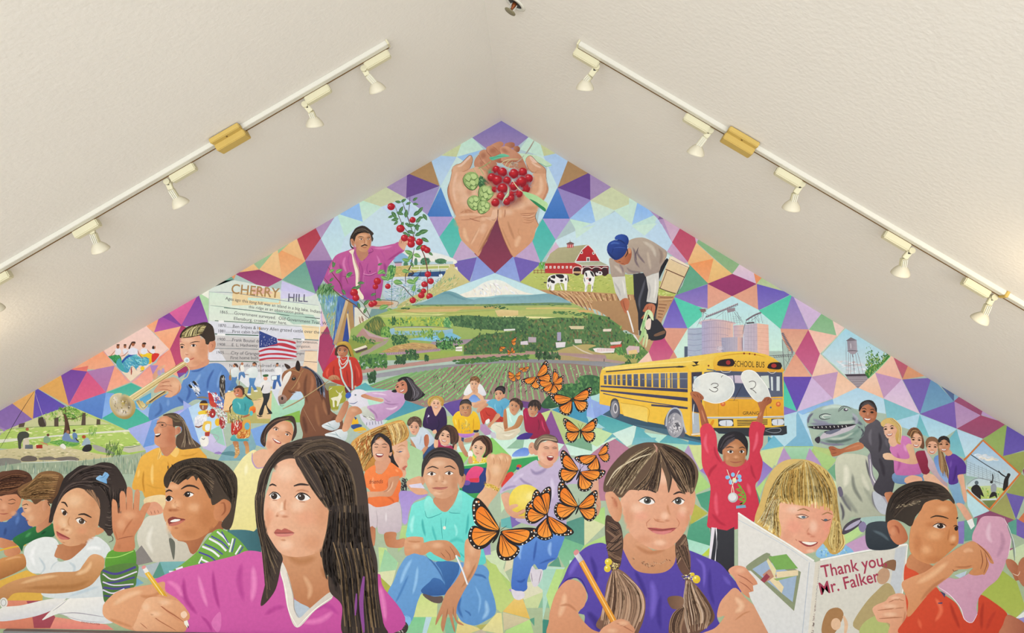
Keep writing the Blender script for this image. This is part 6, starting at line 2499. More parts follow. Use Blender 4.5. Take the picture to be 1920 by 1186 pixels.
b b87458 .7:525,550,24,12
s 8a3438:475,590 530,585 590,595 560,635 510,640 485,620
s fbf4ee:485,595 530,592 580,600 555,615 505,612
s d8a080:670,580 705,570 690,620 665,615
<
@painted_boy|painted boy in turquoise polo shirt and jeans kneeling with a pencil
o 660 890 6
>purple_sitter
s a890d0/b4a0dc:530,200 650,180 850,220 700,300 640,420 620,540 570,540 560,400
s e0a884:620,70 760,10 800,60 770,120 860,200 740,220 640,150
p dcd4e8:640,110 780,90 820,150 660,140
<
>jeans
s 6ca0d4/5c90c8@60:470,1190 520,1060 600,930 680,880 800,900 900,960 1000,980 1240,980 1450,1000 1540,1080 1540,1190 1610,1420 1610,1560 1500,1640 1380,1690 1240,1650 1180,1560 1120,1500 1060,1360 900,1370 800,1320 740,1420 660,1650 500,1560 390,1520 400,1330
o 680 989 6
s 4070ac/305c98@60:830,380 1060,390 1080,500 1000,640 940,740 920,600 880,480
s 3c6cac/2f5894:670,680 760,600 800,560 900,600 940,740 740,760 660,720
t 2c5490 30 .8:700,300 800,400 880,520 930,640
t a0ccf0 60 .8:560,340 480,480 420,640
t a0ccf0 50 .8:620,420 600,600 560,760
t 3f74b4 40 .7:520,520 440,700 360,860
t 88b8e4 40 .8:1260,640 1320,800 1300,980
t 2f5c9c 50 .8:1110,760 1080,900 1130,1020
t 2f5c9c 40 .8:1240,520 1350,540 1400,580
t b0d4f0 70 .7:1380,800 1400,940 1340,1040
t 2f5c9c 30 .7:1140,920 1200,960 1220,1000
s 84b8e4:310,940 420,960 540,1010 520,1100 420,1060 290,990
t 4a80bc 14 .8:310,920 430,960 530,1010
s 60504c:680,740 800,770 900,770 890,840 800,840 700,780
<
>boot
s 3a302c:300,990 400,1000 510,1090 470,1190 300,1190 290,1050
x 6a5c54,1f1816,c8c0b8 40 12 50 30 40:300,1000 480,1080 470,1190 320,1190
<
o 660 890 6
>polo_shirt
s 7ce4d8/5cccc4@60:620,700 620,600 660,400 690,320 820,270 870,230 1040,410 1180,300 1210,170 1340,240 1440,320 1490,480 1480,600 1450,720 1500,990 1280,980 1180,940 1000,970 850,920 800,720
t 36a8a4 40 .8:790,480 800,580 830,700
t 36a8a4 40 .8:1310,420 1300,560 1280,680
t b4f4ec 60 .8:700,440 670,560 680,660
t b4f4ec 50 .8:1420,400 1400,520 1360,620
t 3cb0ac 40 .7:900,560 930,680 960,760
t 48bcb4 60 .7:1080,760 1180,720 1270,760
t 3cb0ac 26 .8:1200,860 1240,900 1280,940
t a8f0e8 40 .7:1150,540 1180,640 1160,700
s 98ece0/74dcd0@60:815,300 870,240 920,290 1010,420 960,450 850,480 820,400
s 90e8dc/70d4cc@60:1080,400 1150,320 1210,170 1240,240 1220,420 1120,420
l 38a09c 8:820,400 850,480 960,450 1010,425
l 38a09c 8:1090,410 1120,425 1220,430
l 38a09c 7:1000,480 1010,620 1020,720
l 38a09c 6:1060,480 1050,580
e e8e8d8:1040,592,18,20
<
>arms
s dca47c/c08058@60:610,710 800,700 800,760 880,740 1000,730 1100,750 1200,860 1220,930 1180,900 1160,940 1110,960 1060,960 1000,930 920,890 880,860 800,900 700,880 600,900
b f0c4a0 .8:960,790,80,40 720,800,60,40
l 8a5438 7:1000,870 1050,930
l 8a5438 7:1050,840 1100,900 1110,950
l 8a5438 7:1100,800 1150,880 1160,930
t b87850 30 .7:620,740 720,750 790,740
s dca47c/b87c58@80:1280,730 1440,720 1450,860 1420,1000 1380,1100 1320,1200 1240,1340 1180,1480 1180,1620 1230,1660 1260,1690 1180,1660 1130,1560 1160,1740 1150,1760 1110,1640 1080,1560 1040,1720 1020,1760 1000,1680 1020,1560 970,1640 940,1690 950,1610 1000,1480 1060,1320 1170,1180 1260,1000
b f0c4a0 .7:1350,820,50,90 1300,1020,40,90
t a06840 40 .7:1400,980 1320,1140 1220,1280
t c89068 40 .6:1120,1400 1110,1500
l 7a4a30 6:1080,1500 1060,1600
l 7a4a30 6:1140,1480 1140,1580
<
>pencil
L f0f0f0 20:1170,900 1240,1060 1300,1230
L c8ccd4 7:1178,900 1250,1070 1308,1230
<
>head
s c88c68:920,260 1180,140 1170,260 1100,380 1050,415 980,380
s e0ac88/cc9470@0:795,-60 830,-200 900,-240 1000,-250 1130,-230 1205,-140 1215,-20 1200,110 1140,210 1060,260 980,260 900,220 840,120 800,20
s d89c78/b87c5c@0:1205,20 1230,-20 1270,-10 1280,40 1250,130 1210,140
t a06444 14 .8:1230,10 1250,40 1230,100
s d49874:770,30 800,10 820,80 790,110
b f2ccae .8:980,-130,90,40 880,60,40,50 1040,80,40,30 960,200,60,30
b b87854 .6:1150,80,40,110
s 3a3230:782,11 790,-135 839,-232 928,-300 1017,-314 1139,-289 1221,-216 1261,-102 1253,11 1212,-5 1196,-86 1147,-159 1082,-190 977,-200 905,-190 855,-151 820,-80 800,11
t 6a5a50 40 .7:830,-100 890,-195 1000,-215 1110,-190
h 241e1e,5a4e4a 30 7:800,-60 860,-230 1010,-300 1200,-210 | 822,-90 900,-200 1000,-215 1150,-170
l 3a2a24 15:845,-70 905,-96 975,-72
l 3a2a24 15:1040,-85 1100,-102 1165,-66
s f4ece4:845,-12 890,-34 945,-18 925,2 880,4
e 3a2820:898,-14,18,19
l 2a1c18 8:840,-10 890,-38 950,-16
s f4ece4:1045,-20 1090,-40 1140,-22 1115,-4 1075,-4
e 3a2820:1094,-20,18,19
l 2a1c18 8:1040,-20 1090,-44 1146,-22
t c08860 20 .7:1015,-10 1035,40 1015,62
b a86848 .7:950,70,18,12 1020,72,18,12
b f4d0b0 .8:985,30,18,40
s c07464:900,145 960,132 1000,138 1080,132 1050,155 1000,165 940,160
l 8a4a40 6:895,142 960,146 1080,134
t b87c5c 16 .6:940,185 990,192 1040,182
<
@painted_boy|painted boy in lilac T-shirt shouting with a yellow ball
o 840 800 6
>small_child
s 5c84d8/88a8e8:720,330 760,270 860,230 920,260 900,320 820,330
e dca484:945,240,40,70
e 2a1c18:935,225,6,5
<
>jeans
o 840 940 6
s 6090d4/3f68bc@70:780,400 900,350 1280,370 1290,460 1250,560 1220,640 1130,690 1100,760 1020,760 970,700 920,800 890,900 890,980 820,1020 740,1000 710,940 730,740 750,560
t 2c509c 40 .8:1000,420 980,540 960,680
t 2c509c 40 .8:760,880 820,900 880,860
t a0c4f0 60 .8:840,440 800,580 820,660
t a0c4f0 60 .8:1160,440 1140,540 1160,620
t 2f549c 34 .8:1020,700 1120,660 1220,630
s dcd4dc:710,980 760,1000 850,1010 860,1070 800,1105 740,1080
s d8d0d8:920,820 950,720 980,760 1060,760 1060,840 1010,940 960,950
l 5a4a50 6:935,800 950,900
l 5a4a50 6:1050,780 1020,920
<
o 840 800 6
>lilac_shirt
s c8b8d4/b4a4c4@60:585,750 600,690 680,600 780,500 880,430 1000,370 1040,450 1200,400 1280,330 1400,350 1540,380 1640,430 1660,480 1600,640 1380,640 1320,700 1330,1000 1330,1140 1290,1160 1000,1120 780,1060 780,1010 960,900 1040,760 960,680 700,700
t 8c7ca4 60 .8:920,460 980,520 1060,500 1120,450
t 9080a8 40 .8:780,540 860,620 960,660
t 9080a8 40 .7:600,720 680,680 780,660
t e4d8ec 70 .7:1160,560 1180,700 1160,820
t e0d4e8 50 .7:860,520 800,560 720,620
t 9888ac 50 .6:1300,640 1260,800 1280,960
<
>arms
s e4b090/cc9070@40:600,760 690,740 700,860 720,960 800,1010 900,1010 860,1030 740,1020 660,960 620,860
s e0ac90/cc9478@40:1590,640 1680,560 1700,760 1720,880 1690,990 1660,980 1670,860 1640,900 1600,880 1640,800
l a8684c 6:1665,850 1690,900
<
>yellow_ball
e f4dc5c/d8b83c@70:870,835,185,190
b fff8c8 .9:930,780,70,60
b fbeb8c .7:860,820,130,130
s e4b090/d49878:690,890 770,865 790,890 720,930 780,960 860,920 870,950 790,1000 880,1000 820,1020 720,990
l b07454 5:780,960 850,925
l b07454 5:800,990 870,955
<
>head
s d8a080:1010,380 1180,400 1160,450 1080,460
s ecb898/dc9c80@0:1000,220 1040,180 1140,150 1220,170 1240,230 1240,330 1200,400 1130,430 1060,400 1010,330
s dca084:955,250 990,240 1010,310 970,310
b f8d4bc .8:1130,190,60,30 1060,330,30,40
b e08870 .6:1080,310,36,30 1220,300,20,30
s 7a6250/5c4a40@0:965,210 990,140 1060,90 1130,80 1210,110 1240,160 1220,180 1130,150 1040,180 1010,260 980,250
h c4b090,4a3c34,9a846c 24 7:980,200 1060,100 1210,115 | 1000,220 1060,150 1230,160
l 6a4a3c 8:1070,230 1105,222 1140,235
l 6a4a3c 8:1170,235 1200,225 1230,235
l 3a2a26 6:1080,245 1110,243 1140,246
l 3a2a26 6:1175,246 1205,242 1228,246
b c87c64 .6:1160,295,20,12
s 8a2c30:1110,330 1160,320 1190,335 1170,375 1130,375
s fbf4ee:1118,332 1160,326 1184,337 1150,342
@monarch_butterfly|large painted orange monarch butterflies in front of the boys
>butterfly
U bwing 590 1180 6.9 36
U bwing 580 1170 7.4 16 -1
U bbody 560 1200 5.4 30
>butterfly
U bwing 1120 1005 5.6 70
U bwing 1110 990 5.2 58 -1
U bwing 1110 990 5 30 -1
U bbody 1115 1000 4.4 0
>butterfly
U bwing 1465 910 4.6 -6
U bwing 1460 900 5.6 18 -1
U bbody 1465 900 4 20
o 660 640 4
>butterfly
U bwing 1845 850 1.9 -14
U bwing 1835 855 2.7 -44 -1
>butterfly
U bwing 1710 980 3.1 36
U bwing 1700 970 3.2 14 -1
U bbody 1705 975 3 20
@painted_girl|painted girl in red sweatshirt raising two paper plates marked 3 and 2
o 1260 680 5.833
>paper_plate
s ecece4/d8dcd8@60:225,290 250,190 330,130 440,105 560,125 650,180 680,270 650,360 570,420 460,440 350,410 260,350
b c4d0d4 .7:270,220,40,70,20
b f8f8f0 .8:480,300,120,70
l fbfaf4 9:225,290 250,190 330,130 440,105 560,125 650,180 680,270 650,360 570,420 460,440 340,405
L 4a4440 7:425,240 450,222 490,225 505,245 480,265 450,268 490,275 500,295 475,315 440,310 405,285
l 4a4440 6:560,135 540,150 540,162
<
>paper_plate
s ecece4/d8dcd8@40:755,170 765,110 820,80 900,95 970,170 1040,270 1080,380 1050,420 980,440 900,400 820,300
b f8f8f0 .8:920,270,80,60,50
l fbfaf4 9:755,170 765,110 820,80 900,95 970,170 1040,270 1080,380
l fbfaf4 8:755,170 820,300 900,400 970,438
L 4a4440 7:840,210 870,198 905,205 915,240 890,275 850,280 885,295 920,330
<
>arms
s b87048/98543a@0:195,330 230,310 290,320 345,370 340,400 310,410 340,470 390,620 400,680 330,700 300,560 270,460 220,380
s b87048/98543a@0:1090,400 1060,370 1010,380 980,420 935,430 950,480 960,520 920,640 980,670 1000,560 1030,470 1080,440
t d8946c 24 .8:320,500 350,600 370,660
t d8946c 24 .8:980,520 950,600
l 7a3c28 7:230,340 260,370
l 7a3c28 7:270,340 290,380
l 7a3c28 7:310,360 320,395
l 7a3c28 7:1020,390 1010,420
l 7a3c28 7:1055,385 1045,415
<
>red_sweatshirt
s dc4054/c83048@30:310,710 400,660 470,750 490,840 500,960 560,1080 640,1140 740,1140 830,1060 850,900 840,760 880,640 1010,680 1000,780 990,900 960,970 990,1090 960,1260 910,1340 950,1560 880,1760 800,1790 600,1830 400,1800 390,1700 420,1400 400,1280 330,1120 320,900
t a82038 50 .8:400,1260 420,1180 500,1100
t f07084 50 .8:380,760 360,880 400,1000
t f07084 50 .8:930,740 920,860 880,980
t a82038 40 .8:920,1280 880,1200 860,1100
t a82038 40 .7:460,900 480,1000 540,1100
t f06c80 60 .7:480,1400 480,1560 500,1680
t f06c80 60 .7:820,1300 860,1460
t a82038 50 .7:430,1640 520,1740 600,1780
t b02840 40 .7:620,1160 640,1260 680,1340
<
>flower_print
e 88c4ec:605,1250,24,22 665,1220,22,24 735,1240,24,24 740,1280,24,20 640,1300,20,30 690,1290,26,22
e f0ecb0:680,1280,22,26
L 6ca838 14:720,1320 760,1370 700,1380 780,1420 720,1440 800,1460 730,1490 800,1510 740,1540 770,1530
l 6ca838 16:720,1330 790,1420 800,1500 760,1560
p 7cacc4:700,1560 800,1550 810,1580 700,1590
L f0e4cc 7:585,1120 620,1220 660,1330 680,1430
L f0e4cc 7:745,1155 700,1240 660,1340 650,1420
e d4d4d4/b0b4b8@60:665,1470,55,55
e e4e4e4:660,1466,40,40
<
>trousers
p 34343a/2a2a30:420,1800 600,1830 680,1790 680,2300 560,2300 420,2200
p e8e0e8:430,1795 470,1800 450,1960 420,2170 400,2150
L f4f0f4 12:480,1800 490,1960 470,2180
L 2a2a30 8:498,1810 480,2160
<
>head
e d03c50:690,1100,150,80
s 28242a/1c181c@30:500,960 510,860 560,790 650,750 740,755 800,800 830,880 820,1000 800,1010 780,900 700,840 620,880 560,950 550,1000
s c88860/b07448@0:550,960 590,890 690,830 760,870 810,950 800,1050 770,1110 700,1135 620,1120 570,1070
b e4ac80 .8:680,920,60,40 600,1040,30,30 700,1030,40,30
b 98603c .6:790,1060,24,50 570,1040,24,50
h 50484e,1c181c 24 7:520,920 580,810 680,770 | 560,950 620,880 690,840
l 2a1e1a 11:585,930 630,915 675,925
l 2a1e1a 11:730,932 770,918 800,935
s f4f0ea:600,970 640,955 670,972 640,988
e 241814:640,970,16,15
s f4f0ea:735,972 765,955 792,970 765,985
e 241814:760,970,15,15
l 1f1412 6:596,970 640,950 676,972
l 1f1412 6:730,972 765,950 796,970
b 8a4c30 .7:695,1048,30,12
b e8b088 .8:695,1030,14,20
l a04c44 10:635,1075 690,1088 760,1075
@painted_girl|painted girl with two brown braids in purple T-shirt holding a pencil
o 1020 820 4.375
>purple_shirt
s 5c48a8/4c3c98@70:120,1240 160,1150 220,1020 340,900 460,860 540,880 640,830 700,900 780,1080 900,1100 1010,1070 1090,920 1180,920 1330,980 1440,1030 1530,1130 1620,1260 1500,1290 1430,1420 1420,1470 1380,1640 440,1640 330,1450 280,1440 360,1300 260,1150
t 382880 60 .8:380,960 420,1100 400,1240
t 7c68cc 60 .8:300,960 240,1060 200,1140
t 382880 60 .8:740,1080 800,1200 840,1320
t 7c68cc 80 .8:880,1160 900,1300 880,1500
t 382880 60 .7:960,1280 940,1440 960,1580
t 7c68cc 40 .8:1240,980 1310,1060 1310,1240
t 382880 50 .7:1360,1060 1360,1240 1400,1380
t 7464c4 50 .7:1460,1120 1540,1220
l 382880 10:130,1230 200,1155 300,1160 360,1280
l 7c6cd0 10:650,890 720,1030 790,1085 920,1090 1040,1050 1090,950
t 2f2070 80 .7:350,1420 420,1500 460,1600
<
>neck
s dca07c/c48a62@80:690,780 760,820 900,920 1060,860 1075,1010 1000,1095 860,1112 740,1075 660,940 640,860
t b4744c 50 .7:740,880 860,940 1000,920
x 8a5c44,c89c78 60 6 24 20 50:720,980 860,1030 1040,990 1050,1010 860,1060 740,1010
<
>arm
s dc9c78/cc8c64@60:40,1500 60,1380 110,1250 200,1165 300,1190 350,1280 330,1380 280,1440 380,1560 470,1600 520,1640 60,1640
t f0c4a0 70 .7:170,1260 160,1360 120,1480
t b47450 30 .7:120,1380 200,1370 280,1430
s e0a480/d09470@20:1420,1470 1440,1360 1500,1280 1570,1230 1660,1320 1770,1420 1830,1540 1850,1640 1240,1640 1400,1560 1480,1460
t f4cca8 70 .7:1560,1300 1620,1380 1560,1440
t b87850 20 .7:1560,1500 1640,1440 1700,1420
<
>braid
s 4a342a/5c4234@80:510,640 540,640 600,680 635,740 650,860 640,960 620,1060 560,1100 530,960 505,840 500,720
h 8a6a54,2f211a,6a4c3c 26 12:520,680 600,720 640,790 | 510,760 560,800 640,860
h 8a6a54,2f211a,7a5a48 26 12:630,780 560,840 510,900 | 640,880 580,930 530,960
h 8a6a54,2f211a,6a4c3c 26 12:520,920 580,960 640,980 | 530,1000 580,1040 620,1040
l 2a1c16 9:520,720 580,760 630,740
l 2a1c16 9:640,800 580,860 510,850
l 2a1c16 9:515,920 580,930 640,900
s 8a6650/705040@60:570,1080 640,1090 740,1180 820,1290 830,1420 790,1560 720,1640 440,1560 470,1440 500,1280 520,1180
h b08c70,5c4030,8a6a54,c8a488 50 15:560,1090 520,1260 480,1420 460,1560 | 620,1090 780,1240 820,1400 760,1580
x c8b468,4a4030,f0e0a0 30 9 20 40 80:560,1030 610,1030 610,1075 560,1075
e f0d848/d8b830@60:528,1018,30,30 520,1072,28,30
e fbf0a0:520,1010,8,8 512,1064,8,8
<
>braid
s 5a4032/6a4c3c@80:1080,860 1150,790 1180,860 1190,980 1200,1100 1150,1130 1090,1030
h 9a7a60,2f211a,7a5a48 30 12:1160,800 1120,860 1080,920 | 1180,900 1130,980 1090,1040
h 9a7a60,3a281e,7a5a48 30 12:1090,900 1130,980 1190,1090 | 1160,860 1190,940 1200,1060
s 846048/6a4c3c@60:1160,1160 1220,1180 1300,1270 1370,1380 1390,1500 1200,1640 1040,1640 1030,1500 1100,1390 1150,1360
h c0a084,5c4030,94745c,d0b49c 46 15:1170,1170 1150,1300 1150,1440 1180,1600 | 1220,1180 1320,1320 1380,1440 1340,1560
h a88468,4a3428 24 13:1140,1380 1060,1440 1030,1540 1040,1630 | 1150,1400 1140,1480 1120,1560 1130,1630
s 6a4c3a/8a6850@0:1010,1320 1060,1295 1140,1310 1130,1390 1050,1400
x d8c078,4a4030,f4e8b0 30 9 22 40 80:1130,1130 1210,1110 1220,1160 1150,1170
e f0d840/d8b428@60:1218,1120,18,16 1250,1160,32,34
e fbf0a0:1240,1148,8,8
<
>face
s e8b090/dc9c7a@20:630,500 700,420 780,330 960,240 1120,320 1190,420 1200,520 1200,640 1160,760 1060,880 960,920 860,900 740,820 670,720 640,600
b fbd4b8 .9:980,330,70,60 760,580,70,50 1140,600,40,50 990,640,40,40 950,860,60,30
b c88460 .6:690,640,50,110 1180,660,24,80 820,830,80,40
b f09c88 .5:800,640,70,50 1130,640,50,50
s e4aa88/d09068@0:500,470 530,435 580,450 620,510 640,590 620,680 580,680 530,600
t a86044 30 .8:540,480 580,510 600,590
b c07050 .6:580,540,24,40
s dca07c:1205,450 1235,430 1240,520 1210,640 1195,600
l 3a2a24 18:785,425 850,420 920,450
l 3a2a24 16:1060,465 1110,445 1160,460
s f4f0ec:780,520 830,490 890,510 905,535 850,548
e 4a4a44:848,516,30,26
e 1c1614:848,516,14,14
e ffffff:838,508,6,6
l 2a1e1c 10:772,518 830,486 890,500 910,532
s f4f0ec:1055,525 1100,495 1150,518 1130,545 1090,545
e 4a4a44:1100,520,28,26
e 1c1614:1100,520,13,13
e ffffff:1092,512,6,6
l 2a1e1c 10:1045,528 1100,490 1155,516
t c08058 30 .6:1010,540 1020,600 1040,640
b b06848 .7:930,676,26,14 1010,680,26,12
t b87048 12 .7:890,650 930,685 1000,692
t b4684c 14 .6:880,660 840,700 850,740
t b4684c 14 .6:1080,650 1110,700 1090,740
s b85c58:850,740 920,738 970,745 1080,738 1040,775 970,792 910,780
s d88480:880,765 960,768 1050,760 990,792 920,786
l 7a3834 7:845,738 910,752 970,756 1090,738
<
>hair
s 5c4636/6e563f@60:490,440 500,330 560,220 680,100 800,45 920,40 1060,70 1180,140 1250,230 1265,320 1230,440 1200,460 1180,420 1150,460 1100,410 1060,320 1040,400 1020,450 1000,340 960,240 940,340 930,440 900,430 880,340 840,400 780,430 700,430 640,490 600,480 560,440
h a08464,4a362a,7c624a,c4ac88,5c4636 90 13:920,60 760,120 620,260 510,420 | 920,100 800,240 720,360 640,470
h 8a6e54,4a362a,3a2a20,a88c6c 60 12:920,110 880,240 820,340 720,420 | 960,120 960,240 940,340 930,440
h 8a6e54,4a362a,3a2a20,a88c6c 60 12:940,90 1000,220 1060,330 1150,450 | 980,60 1140,140 1230,250 1230,440
l d8c8a8 12:510,390 600,260 760,170 880,130
l c8b490 9:560,330 700,180 860,80
l c0907c 14:900,50 925,85 920,120
l 3a2a20 12:960,200 950,330 930,440
l 3a2a20 11:1000,220 1040,330 1020,450
l 3a2a20 11:1060,220 1110,360 1150,455
l 3a2a20 10:900,260 850,370 770,435
<
>pencil_hand
p f0a840/d88c28@0:285,1020 325,1000 620,1540 550,1520
L fbd080 8:310,1020 580,1510
L c87818 6:290,1030 555,1520
p e8e4e4/b0acb4@0:245,960 285,940 325,1000 288,1025
s d89090:240,940 265,915 290,935 258,965
s e0a480/cc8c68@30:470,1570 540,1520 600,1490 660,1490 740,1560 740,1600 700,1640 460,1640
l a8684c 8:600,1520 680,1560 730,1590
b f4cca8 .7:650,1520,50,24 560,1580,50,24
@painted_girl|painted blonde girl reading a storybook
o 1360 840 4.375
>blue_top
s 98c8e8/80b4dc@60:740,860 800,780 900,760 1000,800 1050,860 900,880 780,900
x b8d8a8,a8d4f0,6ca4d4 40 12 26 60 60:760,840 860,780 1020,820 960,870 780,880
<
>hair_back
s dcbc74/c8a050@60:240,600 290,420 330,280 400,160 500,95 640,90 740,120 840,190 900,300 930,440 960,640 980,790 920,860 860,860 800,780 500,500 440,560 450,740 340,690
<
>face
s f0b898/e49c80@20:425,460 520,440 640,470 760,440 860,500 890,560 860,640 840,720 780,800 720,850 640,860 560,810 450,740 430,600
b f09480 .6:560,640,80,70 840,640,40,60
b fbd8c0 .9:560,500,70,40 720,640,40,60 700,840,40,20
b d08468 .5:500,720,50,70
l a87c50 12:590,510 640,495 690,515
l a87c50 11:790,545 840,525 880,545
l 6a4c3c 9:580,560 630,575 680,562
l 6a4c3c 9:785,580 820,595 865,580
s e8e0d8:595,555 630,550 670,562 630,575
e 5a6a78:640,562,18,10
e 5a6a78:822,585,16,9
l 5a3c30 6:575,548 630,540 685,560
t c47c60 20 .6:690,640 670,690 720,715
b b8644c .7:715,722,26,10 680,700,16,14
s a04844:595,755 640,765 760,768 720,800 670,805 630,785
s fbf4e8:625,765 690,768 750,770 700,792 660,785
t b8684c 14 .6:570,740 590,760
<
>hair
h f4e0a4,b88c44,e0c078,cca458,f0d890 90 13:620,95 480,180 380,320 300,560 | 680,110 560,280 470,420 430,460
h f4e0a4,b08440,dcb868,f8e8b8 70 13:400,380 340,480 290,560 250,600 | 440,460 430,560 450,660 450,740
h f4e0a4,b88c44,dcb868,cca458 80 12:640,100 640,260 640,380 640,470 | 720,130 820,260 870,380 880,520
h f0d890,b88c44,dcb868 60 12:740,130 840,240 880,400 880,560 | 860,220 930,420 960,620 970,780
h f0d890,b08440,d8b468 40 12:880,560 860,680 840,760 880,850 | 950,620 970,720 980,780 930,850
h f0d890,c09448,dcb868,d0a858 60 12:480,200 440,320 440,400 470,450|640,130 640,260 640,380 640,470
l a87c3c 9:680,110 750,170 800,240
@painted_storybook|painted open storybook titled Thank you, Mr. Falker
o 1360 989 3.889
>back_cover
p e6e2da/dadad8:92,-110 230,-10 640,240 655,250 600,780 320,780 180,510 92,300
L f6f4ee 12:92,-110 260,0 450,115 645,240
L b4bcc8 5:612,250 560,770
L c4ccd4 4:92,-60 260,30 450,140 600,240
s 8c9474:150,280 300,180 320,220 200,310
p 8c9474:150,280 300,185 550,320 500,605
p a0b4cc:195,300 300,235 520,345 490,540
p c08c74:270,340 320,300 380,350 300,390
p 98404c:255,380 300,330 325,355 285,400
p e8d4a8:320,380 360,350 425,430 410,475
p 7cac58:315,210 445,190 530,295 370,305
p e4d8a8:310,220 370,305 360,370 300,240
p e8d4ac:370,320 530,305 530,345 375,365
p 94b068:350,370 530,345 375,385
<
>spine
p e4dccc/d8d0c0@0:655,250 690,235 640,780 600,780
T 7a7c88 682 280 27 96 1:PATRICIA POLACCO
T 7a5c5c 655 528 36 97 .9:Thank You, Mr. Falker
<
>front_cover
p dcd8cc/d4d0c4@60:690,235 1330,120 1260,780 640,780
L f8f6f0 12:690,232 1000,170 1325,118
l f8f6f0 9:1328,120 1300,400 1285,500
p c8ccd0:1240,150 1320,130 1270,480 1220,470 1200,420
s b4a070:930,690 1010,560 1090,470 1180,400 1240,480 1250,640 1180,760 1060,770 960,740
s b4bc74:1000,700 1100,640 1180,700 1200,780 990,780
e c49c7c:1150,350,46,62,20
s 8c6448:1135,280 1180,240 1240,235 1235,310 1200,300
s a87c50:705,770 710,680 750,600 820,580 860,620 840,690 780,780
e e4bc98:805,700,36,44
l e4bc98 26:860,640 880,700 870,780
T a83c54 706 362 128 -11 .84:Thank you,
T a83c54 690 488 128 -13 .84:Mr. Falker
<
>reader_hands
s e4a484/d08c68@30:20,310 70,275 140,285 180,330 215,370 235,410 200,420 205,460 170,470 180,510 130,480 90,420 60,360
l a8644c 7:90,340 150,370 200,410
l a8644c 7:100,390 150,420 190,460
b f4c4a4 .7:110,310,40,24
s eab090/d89872@30:1330,620 1340,560 1310,490 1260,475 1190,500 1170,530 1100,560 1070,590 1090,640 1110,680 1160,690 1200,700 1190,780 1310,780 1320,700
l b0704f 7:1110,600 1200,590 1300,580
l b0704f 7:1120,660 1200,655 1290,650
l b0704f 7:1190,540 1250,520 1300,530
b f8d4b4 .8:1200,570,60,20 1200,630,60,20 1240,510,40,16
t b87454 24 .7:1310,600 1300,680 1280,760
@dinosaur_statue|painted grey-green dinosaur statue with open jaws
o 1560 860 4.805
>body
s d4d4bc/a8ac98@70:45,-20 300,-30 350,60 380,180 440,270 520,360 560,560 440,520 300,540 180,520 130,580 90,640 60,460 45,300
t f0ecd8 80 .8:120,40 130,160 110,260
t 5c5c64 40 .9:60,280 110,380 180,480
t 4c4854 36 .9:90,560 100,480 70,380
t 70746c 50 .8:180,120 200,260 280,400
t 44424c 30 .9:300,-10 330,120 370,220
t 8c9084 60 .8:100,300 160,400 240,500
t 989c8c 60 .7:280,240 340,340 400,460
t 6c6878 40 .8:360,280 380,400 440,490
t e4e0cc 60 .7:260,120 300,220 340,290
s 8c8494/b8b0b8@0:320,-30 360,-30 370,140 450,260 530,350 560,420 520,440 420,320 350,200
l f0ecec 8:340,0 360,160 440,280 540,390
s c0c4cc:370,290 450,340 520,480 440,490 380,400
s 6c6478:50,260 80,250 100,320 70,340
s 4c4450:90,650 120,590 200,540 270,530 260,580 170,650 100,680
s b4acc4:110,640 160,590 250,545 240,580 160,630
s a8c4bc:260,530 480,515 480,580 340,600 290,580
s 3c444c/2c343c:300,640 350,570 520,580 600,780 340,810
t 6c7c84 40 .7:360,640 450,680 520,740
s 8c80a4:240,590 280,560 310,600 280,660 245,640
<
o 1500 740 5.833
>head
s a8bcb0/8ca498@70:75,330 80,240 130,180 220,130 350,108 480,115 590,150 670,230 715,330 700,440 620,510 500,550 340,550 220,530 160,490 180,450 250,400 340,390 180,380 100,370
t d4e4d8 60 .9:220,160 350,125 480,130
t 5c5470 40 .9:85,320 95,250 150,190
t 3c3848 26 .9:620,330 690,400 660,470
t 54506a 50 .8:560,240 640,300 690,330
t 4c5c58 50 .8:260,500 420,510 600,470
t 44404e 20 .9:700,330 715,380 690,450
t 8c84a4 60 .8:130,260 200,290 320,310
t 7c7494 50 .8:100,310 240,325 420,330
t c8d4c4 50 .8:400,300 520,300 620,280
t 6c8c80 60 .7:400,450 560,430 670,360
t 7c7090 40 .8:190,500 320,540 500,540
t d0d8c8 40 .8:300,480 460,470 600,400
t b8b4c8 50 .8:560,190 620,260 600,330
s 2c2630:85,345 200,335 400,325 610,318 520,350 420,380 300,420 260,400 330,385 180,375 130,365
s c8c0c8:250,420 400,380 560,340 610,325 560,380 400,440 280,470 220,480
s 6c7084:270,410 380,375 450,375 330,430
s 3c3440:160,480 210,450 220,500 200,530 170,510
r f0ece8 9 7:150,345 155,362 | 500,332 510,350
l 3c3444 9:340,215 270,205 215,225 220,255 270,268 330,255
l f0f0ec 8:335,230 275,220 240,238 275,256
l 3c3444 8:415,180 450,130 510,125 560,155
l 3c3444 7:420,185 460,145 480,140
e 4c4454:500,160,26,18
e e8e4e8:505,155,14,10
<
@statue_rider|painted boy in dark shirt hugging the dinosaur statue
o 1500 740 5.833
>dark_clothes
s 5c5860/3c3840@60:720,340 780,300 830,265 900,330 960,450 990,620 1030,760 1040,900 1000,1080 920,1110 800,1020 860,870 790,760 760,620 700,560 640,500 690,440
t 7c7880 50 .7:780,360 760,460 780,560
t 2c2830 50 .8:860,400 880,520 860,640
t 2c2830 60 .8:860,680 900,780 920,900
t 6c6870 50 .7:930,460 960,580
<
s a86040/c88058@20:310,570 360,560 440,590 560,540 640,515 690,540 690,580 600,610 480,630 420,660 350,670 330,620
l 7a3c28 7:340,590 390,600
l 7a3c28 7:350,640 400,630
t d89870 24 .7:480,600 600,560 670,545
s d08c64/a86444@0:920,1080 960,1060 1020,1070 1060,1180 1020,1260 960,1180
